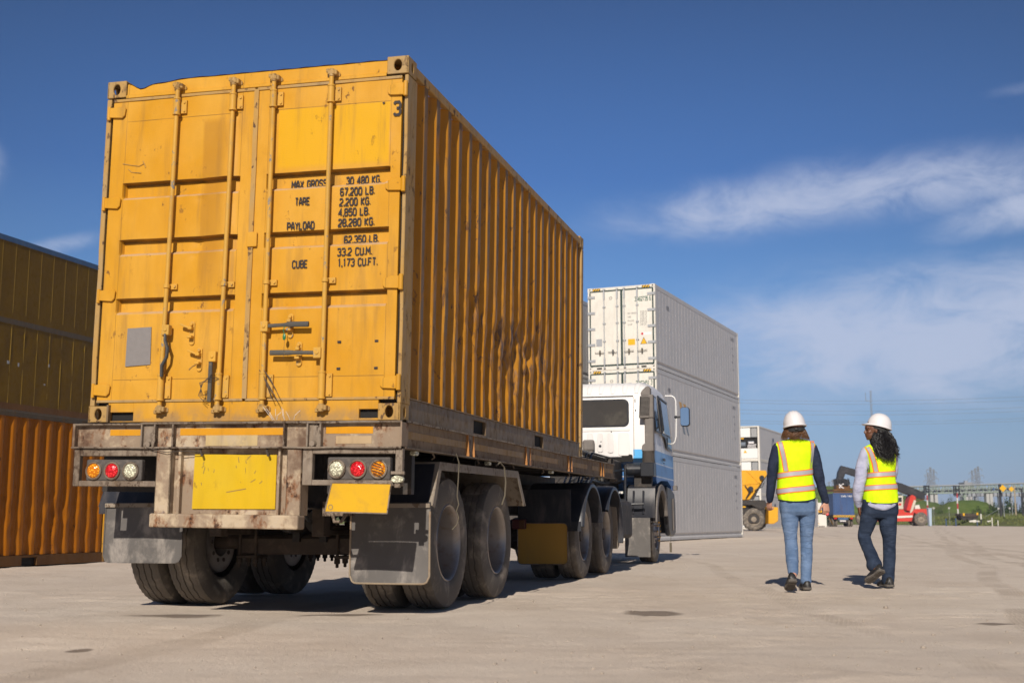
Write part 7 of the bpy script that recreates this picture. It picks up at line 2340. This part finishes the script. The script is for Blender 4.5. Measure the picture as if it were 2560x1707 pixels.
    for c0, nm in ((592, 0), (706, 1)):
        f = (lambda base: (lambda ct: base - 16 * ct))(c0)
        band(P, rows, f, 22, .0050, 'trim_band', 'orange_trim', v)
        band(P, rows, f, 14.5, .0072, 'reflective_band', 'reflective', v)
    for pts in ([(252, 362), (262, 420), (277, 500), (288, 575)], [(487, 356), (486, 420), (480, 500), (477, 560)]):
        strip(P, rows, pts, 18, .0045, 'trim_band', 'orange_trim', v)
        strip(P, rows, pts, 12, .0068, 'reflective_band', 'reflective', v)
    for s, pts in ((-1, [(222, 384), (231, 430), (242, 490), (249, 545), (248, 575)]), (1, [(516, 384), (506, 430), (495, 490), (490, 545), (492, 575)])):
        MB().tube([P.back(rows, X, Y, -.01) for X, Y in pts], .0045, 6).build('armhole_binding', M['black_trim'], v)
    # ---- hair and hat
    hb = P.p(368, 262)
    def roots():
        t = random.uniform(-.15, PI + .15)
        nrm = Vector((cos(t) * 1.0, -sin(t) * .9 + .1, 0))
        return hb + Vector((nrm.x * .078, nrm.y * .088, random.uniform(-.012, .02))), nrm
    m = MB().ell(hb + Vector((0, -.012, -.02)), (.082, .088, .075), 18, 12)
    hb_o = m.build('hair', M['hair_brown'], P.root, smooth=True)
    hair_strands(P, 'hair_strands', 'hair_brown', hb_o, roots, 420, .128, .0034, .016, lambda p: Vector(((p.x - hb.x) * 1.5, -.12, 0)), 5)
    helmet(P, P.p(368, 250, .0), .109, .138, .158, Matrix.Rotation(RAD(-5), 3, 'Y') @ Matrix.Rotation(RAD(-6), 3, 'X'), (.12, 1, 0))
    # ---- shoes: left heel raised, right flat ahead
    toe = P.p(338, 1440, -.36); toe.z = .012
    shoe(P, P.p(356, 1340, -.50) + Vector((0, 0, -.04)), toe + Vector((-.0, .06, .0)), Vector((0, .55, .8)), .048)
    shoe(P, Vector((P.p(452, 1432).x, -.06, .006)), Vector((P.p(440, 1432).x + .035, .21, .006)), Vector((0, 0, 1)), .049)
    # ---- small red radio in the right hand (a thing of its own)
    r = empty('handheld_radio', tuple(Vector(P.root.location) + P.p(596, 872, .05)), 0, rot=(RAD(-12), RAD(-26), 0))
    tag(r, 'small red handheld radio with a thin gold tipped antenna pointing down from the right hand', 'radio')
    MB().box(-.016, .016, -.011, .011, -.035, .035).build('case', M['sticker_red'], r, bevel=.006, seg=2)
    MB().cyl((0, 0, -.035), (0, 0, -.06), .009, n=10).build('antenna_base', M['blackplastic'], r)
    MB().cyl((0, 0, -.06), (0, 0, -.135), .0045, .003, n=8).build('antenna', M['brass'], r)
    return P
person_one()

def person_two():
    P = Person(12.6, 1000, 'person with long curly black hair, white hard hat, yellow vest and dark jeans looking left')
    m = MB()
    hc = P.p(938, 272)
    rot = Matrix.Rotation(RAD(0), 3, 'Z')
    m.ell(hc + Vector((.012, 0, .012)), (.088, .072, .102), 22, 16)
    m.ell(hc + Vector((-.030, -.004, -.052)), (.056, .052, .062), 20, 14)      # jaw
    m.ell(hc + Vector((-.060, -.006, -.094)), (.018, .020, .016), 12, 8)       # chin
    m.ell(hc + Vector((-.066, -.004, .018)), (.018, .048, .030), 14, 10)       # brow
    m.tube([hc + Vector((-.074, -.004, .006)), hc + Vector((-.086, -.006, -.018)), hc + Vector((-.094, -.006, -.032))], [.007, .010, .012], 8)   # nose
    m.ell(hc + Vector((-.086, -.006, -.037)), (.013, .016, .009), 10, 8)
    m.ell(hc + Vector((-.080, -.006, -.058)), (.010, .020, .006), 10, 8)       # lips
    m.ell(hc + Vector((-.078, -.006, -.069)), (.010, .018, .0065), 10, 8)
    m.ell(hc + Vector((-.048, -.040, -.028)), (.026, .018, .022), 12, 8)       # cheek
    m.ell(hc + Vector((.012, -.072, -.016)), (.016, .009, .028), 12, 8)        # ear
    m.tube([hc + Vector((.01, 0, -.05)), P.p(955, 355), P.p(968, 400)], [.052, .050, .075], 16)
    m.loft([P.ring(a, b_, Y, hd) for Y, a, b_, hd in ((385, 915, 1040, .05), (410, 880, 1085, .075), (480, 900, 1090, .09), (590, 915, 1080, .09), (700, 900, 1085, .09), (800, 880, 1095, .10), (860, 885, 1090, .09))])
    P.limb(m, [(885, 430, 0, .042), (862, 520, 0, .038), (846, 610, -.01, .032), (835, 720, .02, .028), (833, 828, .05, .023)])
    P.limb(m, [(1078, 430, 0, .042), (1080, 520, .02, .038), (1078, 600, .05, .032), (1060, 660, .18, .028), (1020, 690, .26, .023)])
    P.limb(m, [(920, 840, 0, .078), (905, 930, .02, .06), (870, 1040, .05, .045), (905, 1130, -.06, .042), (950, 1240, -.22, .036), (962, 1285, -.28, .036)])
    P.limb(m, [(1045, 840, 0, .078), (1047, 960, .0, .06), (1055, 1100, .02, .045), (1052, 1220, .0, .042), (1045, 1360, -.02, .036), (1042, 1385, -.02, .034)])
    hand(P, m, P.p(834, 828, .05), -1, Vector((.1, .95, 0)), Vector((.9, -.1, 0)), .92, Vector((.08, .05, -1)), .55)
    hand(P, m, P.p(1020, 690, .26), 1, Vector((0, .3, 1)), Vector((-.2, .9, 0)), .92, Vector((-.9, .3, 0)), .6)
    body = remesh(m.build('body', M['skin_dark'], P.root), .0046, 1)
    # eye and brow on the visible side
    MB().ell(hc + Vector((-.0765, -.036, .000)), (.006, .006, .005), 8, 6).build('eye', M['black_trim'], body, smooth=True)
    MB().bar(hc + Vector((-.080, -.038, .014)), hc + Vector((-.060, -.052, .016)), .004, .004).build('eyebrow', M['hair_black'], body)
    # ---- jeans
    m = MB()
    m.loft([P.ring(a, b_, Y, hd) for Y, a, b_, hd in ((740, 880, 1098, .10), (790, 862, 1112, .115), (835, 858, 1117, .124), (880, 856, 1117, .115), (915, 875, 1100, .09))])
    P.limb(m, [(922, 850, 0, .094), (908, 910, .01, .088), (893, 970, .03, .078), (872, 1040, .05, .066), (888, 1100, -.02, .064), (913, 1160, -.10, .064), (935, 1215, -.18, .068), (946, 1252, -.23, .080)])
    P.limb(m, [(1045, 850, 0, .094), (1044, 920, .0, .096), (1047, 990, .0, .086), (1055, 1060, .01, .070), (1055, 1120, .015, .064), (1056, 1200, .0, .063), (1050, 1290, -.01, .062), (1046, 1366, -.02, .064)])
    jeans = remesh(m.build('jeans', M['denim_dark'], P.root), .0075, 2)
    tx = bpy.data.textures.new('creases', 'CLOUDS'); tx.noise_scale = .07
    dm = jeans.modifiers.new('creases', 'DISPLACE'); dm.texture = tx; dm.strength = .008; dm.mid_level = .5
    # ---- shirt with its tail below the vest
    m = MB()
    P.limb(m, [(884, 432, 0, .052), (868, 480, 0, .057), (853, 550, 0, .062), (846, 620, -.01, .062), (832, 700, .0, .060), (824, 760, .02, .050), (828, 800, .04, .038), (833, 822, .05, .032)])
    P.limb(m, [(1080, 432, 0, .048), (1084, 520, .01, .050), (1082, 600, .04, .046), (1062, 655, .16, .04), (1030, 685, .23, .035)])
    m.loft([P.ring(a, b_, Y, hd) for Y, a, b_, hd in ((388, 905, 1045, .055), (412, 868, 1095, .08), (480, 895, 1095, .10), (600, 905, 1080, .10)) ])
    m.loft([P.ring(a, b_, Y, hd) for Y, a, b_, hd in ((740, 878, 1098, .118), (782, 874, 1104, .122), (806, 868, 1109, .136), (824, 870, 1102, .141), (840, 886, 1082, .140), (851, 908, 1058, .134), (858, 940, 1030, .128))])
    sh = remesh(m.build('shirt', M['lilac'], P.root), .0075, 2)
    tx2 = bpy.data.textures.new('folds', 'CLOUDS'); tx2.noise_scale = .085
    dm = sh.modifiers.new('folds', 'DISPLACE'); dm.texture = tx2; dm.strength = .013; dm.mid_level = .5
    # ---- vest
    rows = [(375, 918, 1040, .05), (388, 890, 1066, .064), (402, 866, 1092, .078), (420, 862, 1106, .090), (470, 884, 1109, .110), (530, 900, 1101, .120), (585, 903, 1091, .124), (630, 890, 1094, .126), (700, 876, 1107, .130), (760, 867, 1114, .137), (794, 868, 1113, .143)]
    v = vest(P, rows, lambda t: .012 - .010 * cos(2 * t), None, None)
    for c0 in (598, 690):
        f = (lambda base: (lambda ct: base - 7 * ct))(c0)
        band(P, rows, f, 21, .0050, 'trim_band', 'orange_trim', v)
        band(P, rows, f, 14, .0072, 'reflective_band', 'reflective', v)
    for pts in ([(884, 398), (908, 450), (928, 520), (938, 585)], [(1093, 418), (1096, 470), (1091, 530), (1086, 580)]):
        hw = 18 if pts[0][0] < 1000 else 10
        strip(P, rows, pts, hw, .0045, 'trim_band', 'orange_trim', v)
        strip(P, rows, pts, hw * .62, .0068, 'reflective_band', 'reflective', v)
    MB().tube([P.back(rows, X, Y, -.008) for X, Y in [(866, 418), (876, 445), (892, 495), (903, 540), (906, 590)]], .005, 6).build('armhole_binding', M['black_trim'], v)
    # ---- hair
    hb = P.p(990, 292, -.01)
    hb_o = MB().ell(hb + Vector((.0, -.01, -.03)), (.082, .080, .10), 20, 14).ell(P.p(1010, 365, -.03), (.078, .070, .09), 18, 12).ell(P.p(1030, 430, -.085), (.048, .040, .07), 16, 10).build('hair', M['hair_black'], P.root, smooth=True)
    def roots():
        t = random.uniform(-.7, PI + .2)
        nrm = Vector((cos(t), -sin(t) * .9, 0))
        zz = random.uniform(-.10, .02)
        return hb + Vector((nrm.x * .080, nrm.y * .085, zz)), nrm
    hair_strands(P, 'hair_strands', 'hair_black', hb_o, roots, 520, .22, .0030, .016, lambda p: Vector(((hb.x + .03 - p.x) * 1.2 + .22, -.35, 0)), 6)
    def roots2():
        a = P.p(random.uniform(955, 1085), random.uniform(350, 420), random.uniform(-.14, -.10))
        return a, Vector((random.uniform(-.3, .4), -.4, -.3))
    hair_strands(P, 'hair_strands', 'hair_black', hb_o, roots2, 260, .16, .0028, .016, lambda p: Vector(((P.p(1035, 500).x - p.x) * 6, -.35, 0)), 8)
    helmet(P, P.p(980, 252, 0), .112, .124, .140, Matrix.Rotation(RAD(15), 3, 'Y'), (-1, .16, 0))
    # ---- shoes: left lifted with its sole showing, right flat
    shoe(P, P.p(1008, 1300, -.36), P.p(893, 1385, -.20), Vector((-.2, .75, .6)), .050)
    shoe(P, Vector((P.p(1045, 1415).x, -.10, .006)), Vector((P.p(1040, 1415).x - .02, .16, .006)), Vector((0, 0, 1)), .052)
    # ---- tablet held against the thigh
    a = Vector(P.root.location) + P.p(856, 812, .09)
    t = empty('tablet', tuple(a), 0, rot=(RAD(8), RAD(4), 0))
    tag(t, 'thin white edged tablet held upright against the thigh by the person in dark jeans', 'tablet')
    MB().box(-.004, .004, -.10, .12, -.08, .08).build('case', M['sticker_white'], t, bevel=.002)
    MB().box(.0042, .0052, -.09, .11, -.07, .07).build('screen', M['glass'], t)
person_two()
# ------------------------------------------------------------------ air
def haze():
    m = bpy.data.materials.new('thin_haze'); m.use_nodes = True
    t = m.node_tree; t.nodes.clear()
    v = t.nodes.new('ShaderNodeVolumePrincipled'); v.inputs['Density'].default_value = .00026
    v.inputs['Color'].default_value = (.72, .80, 1.0, 1); v.inputs['Anisotropy'].default_value = 0.0
    o = t.nodes.new('ShaderNodeOutputMaterial'); t.links.new(v.outputs[0], o.inputs['Volume'])
    b = MB().box(-3900, 3900, -3400, 4900, -2.5, 50).build('haze', m, None, kind='stuff')
    tag(b, 'thin bluish haze over the distant bridge, pylons and trees', 'haze')
haze()
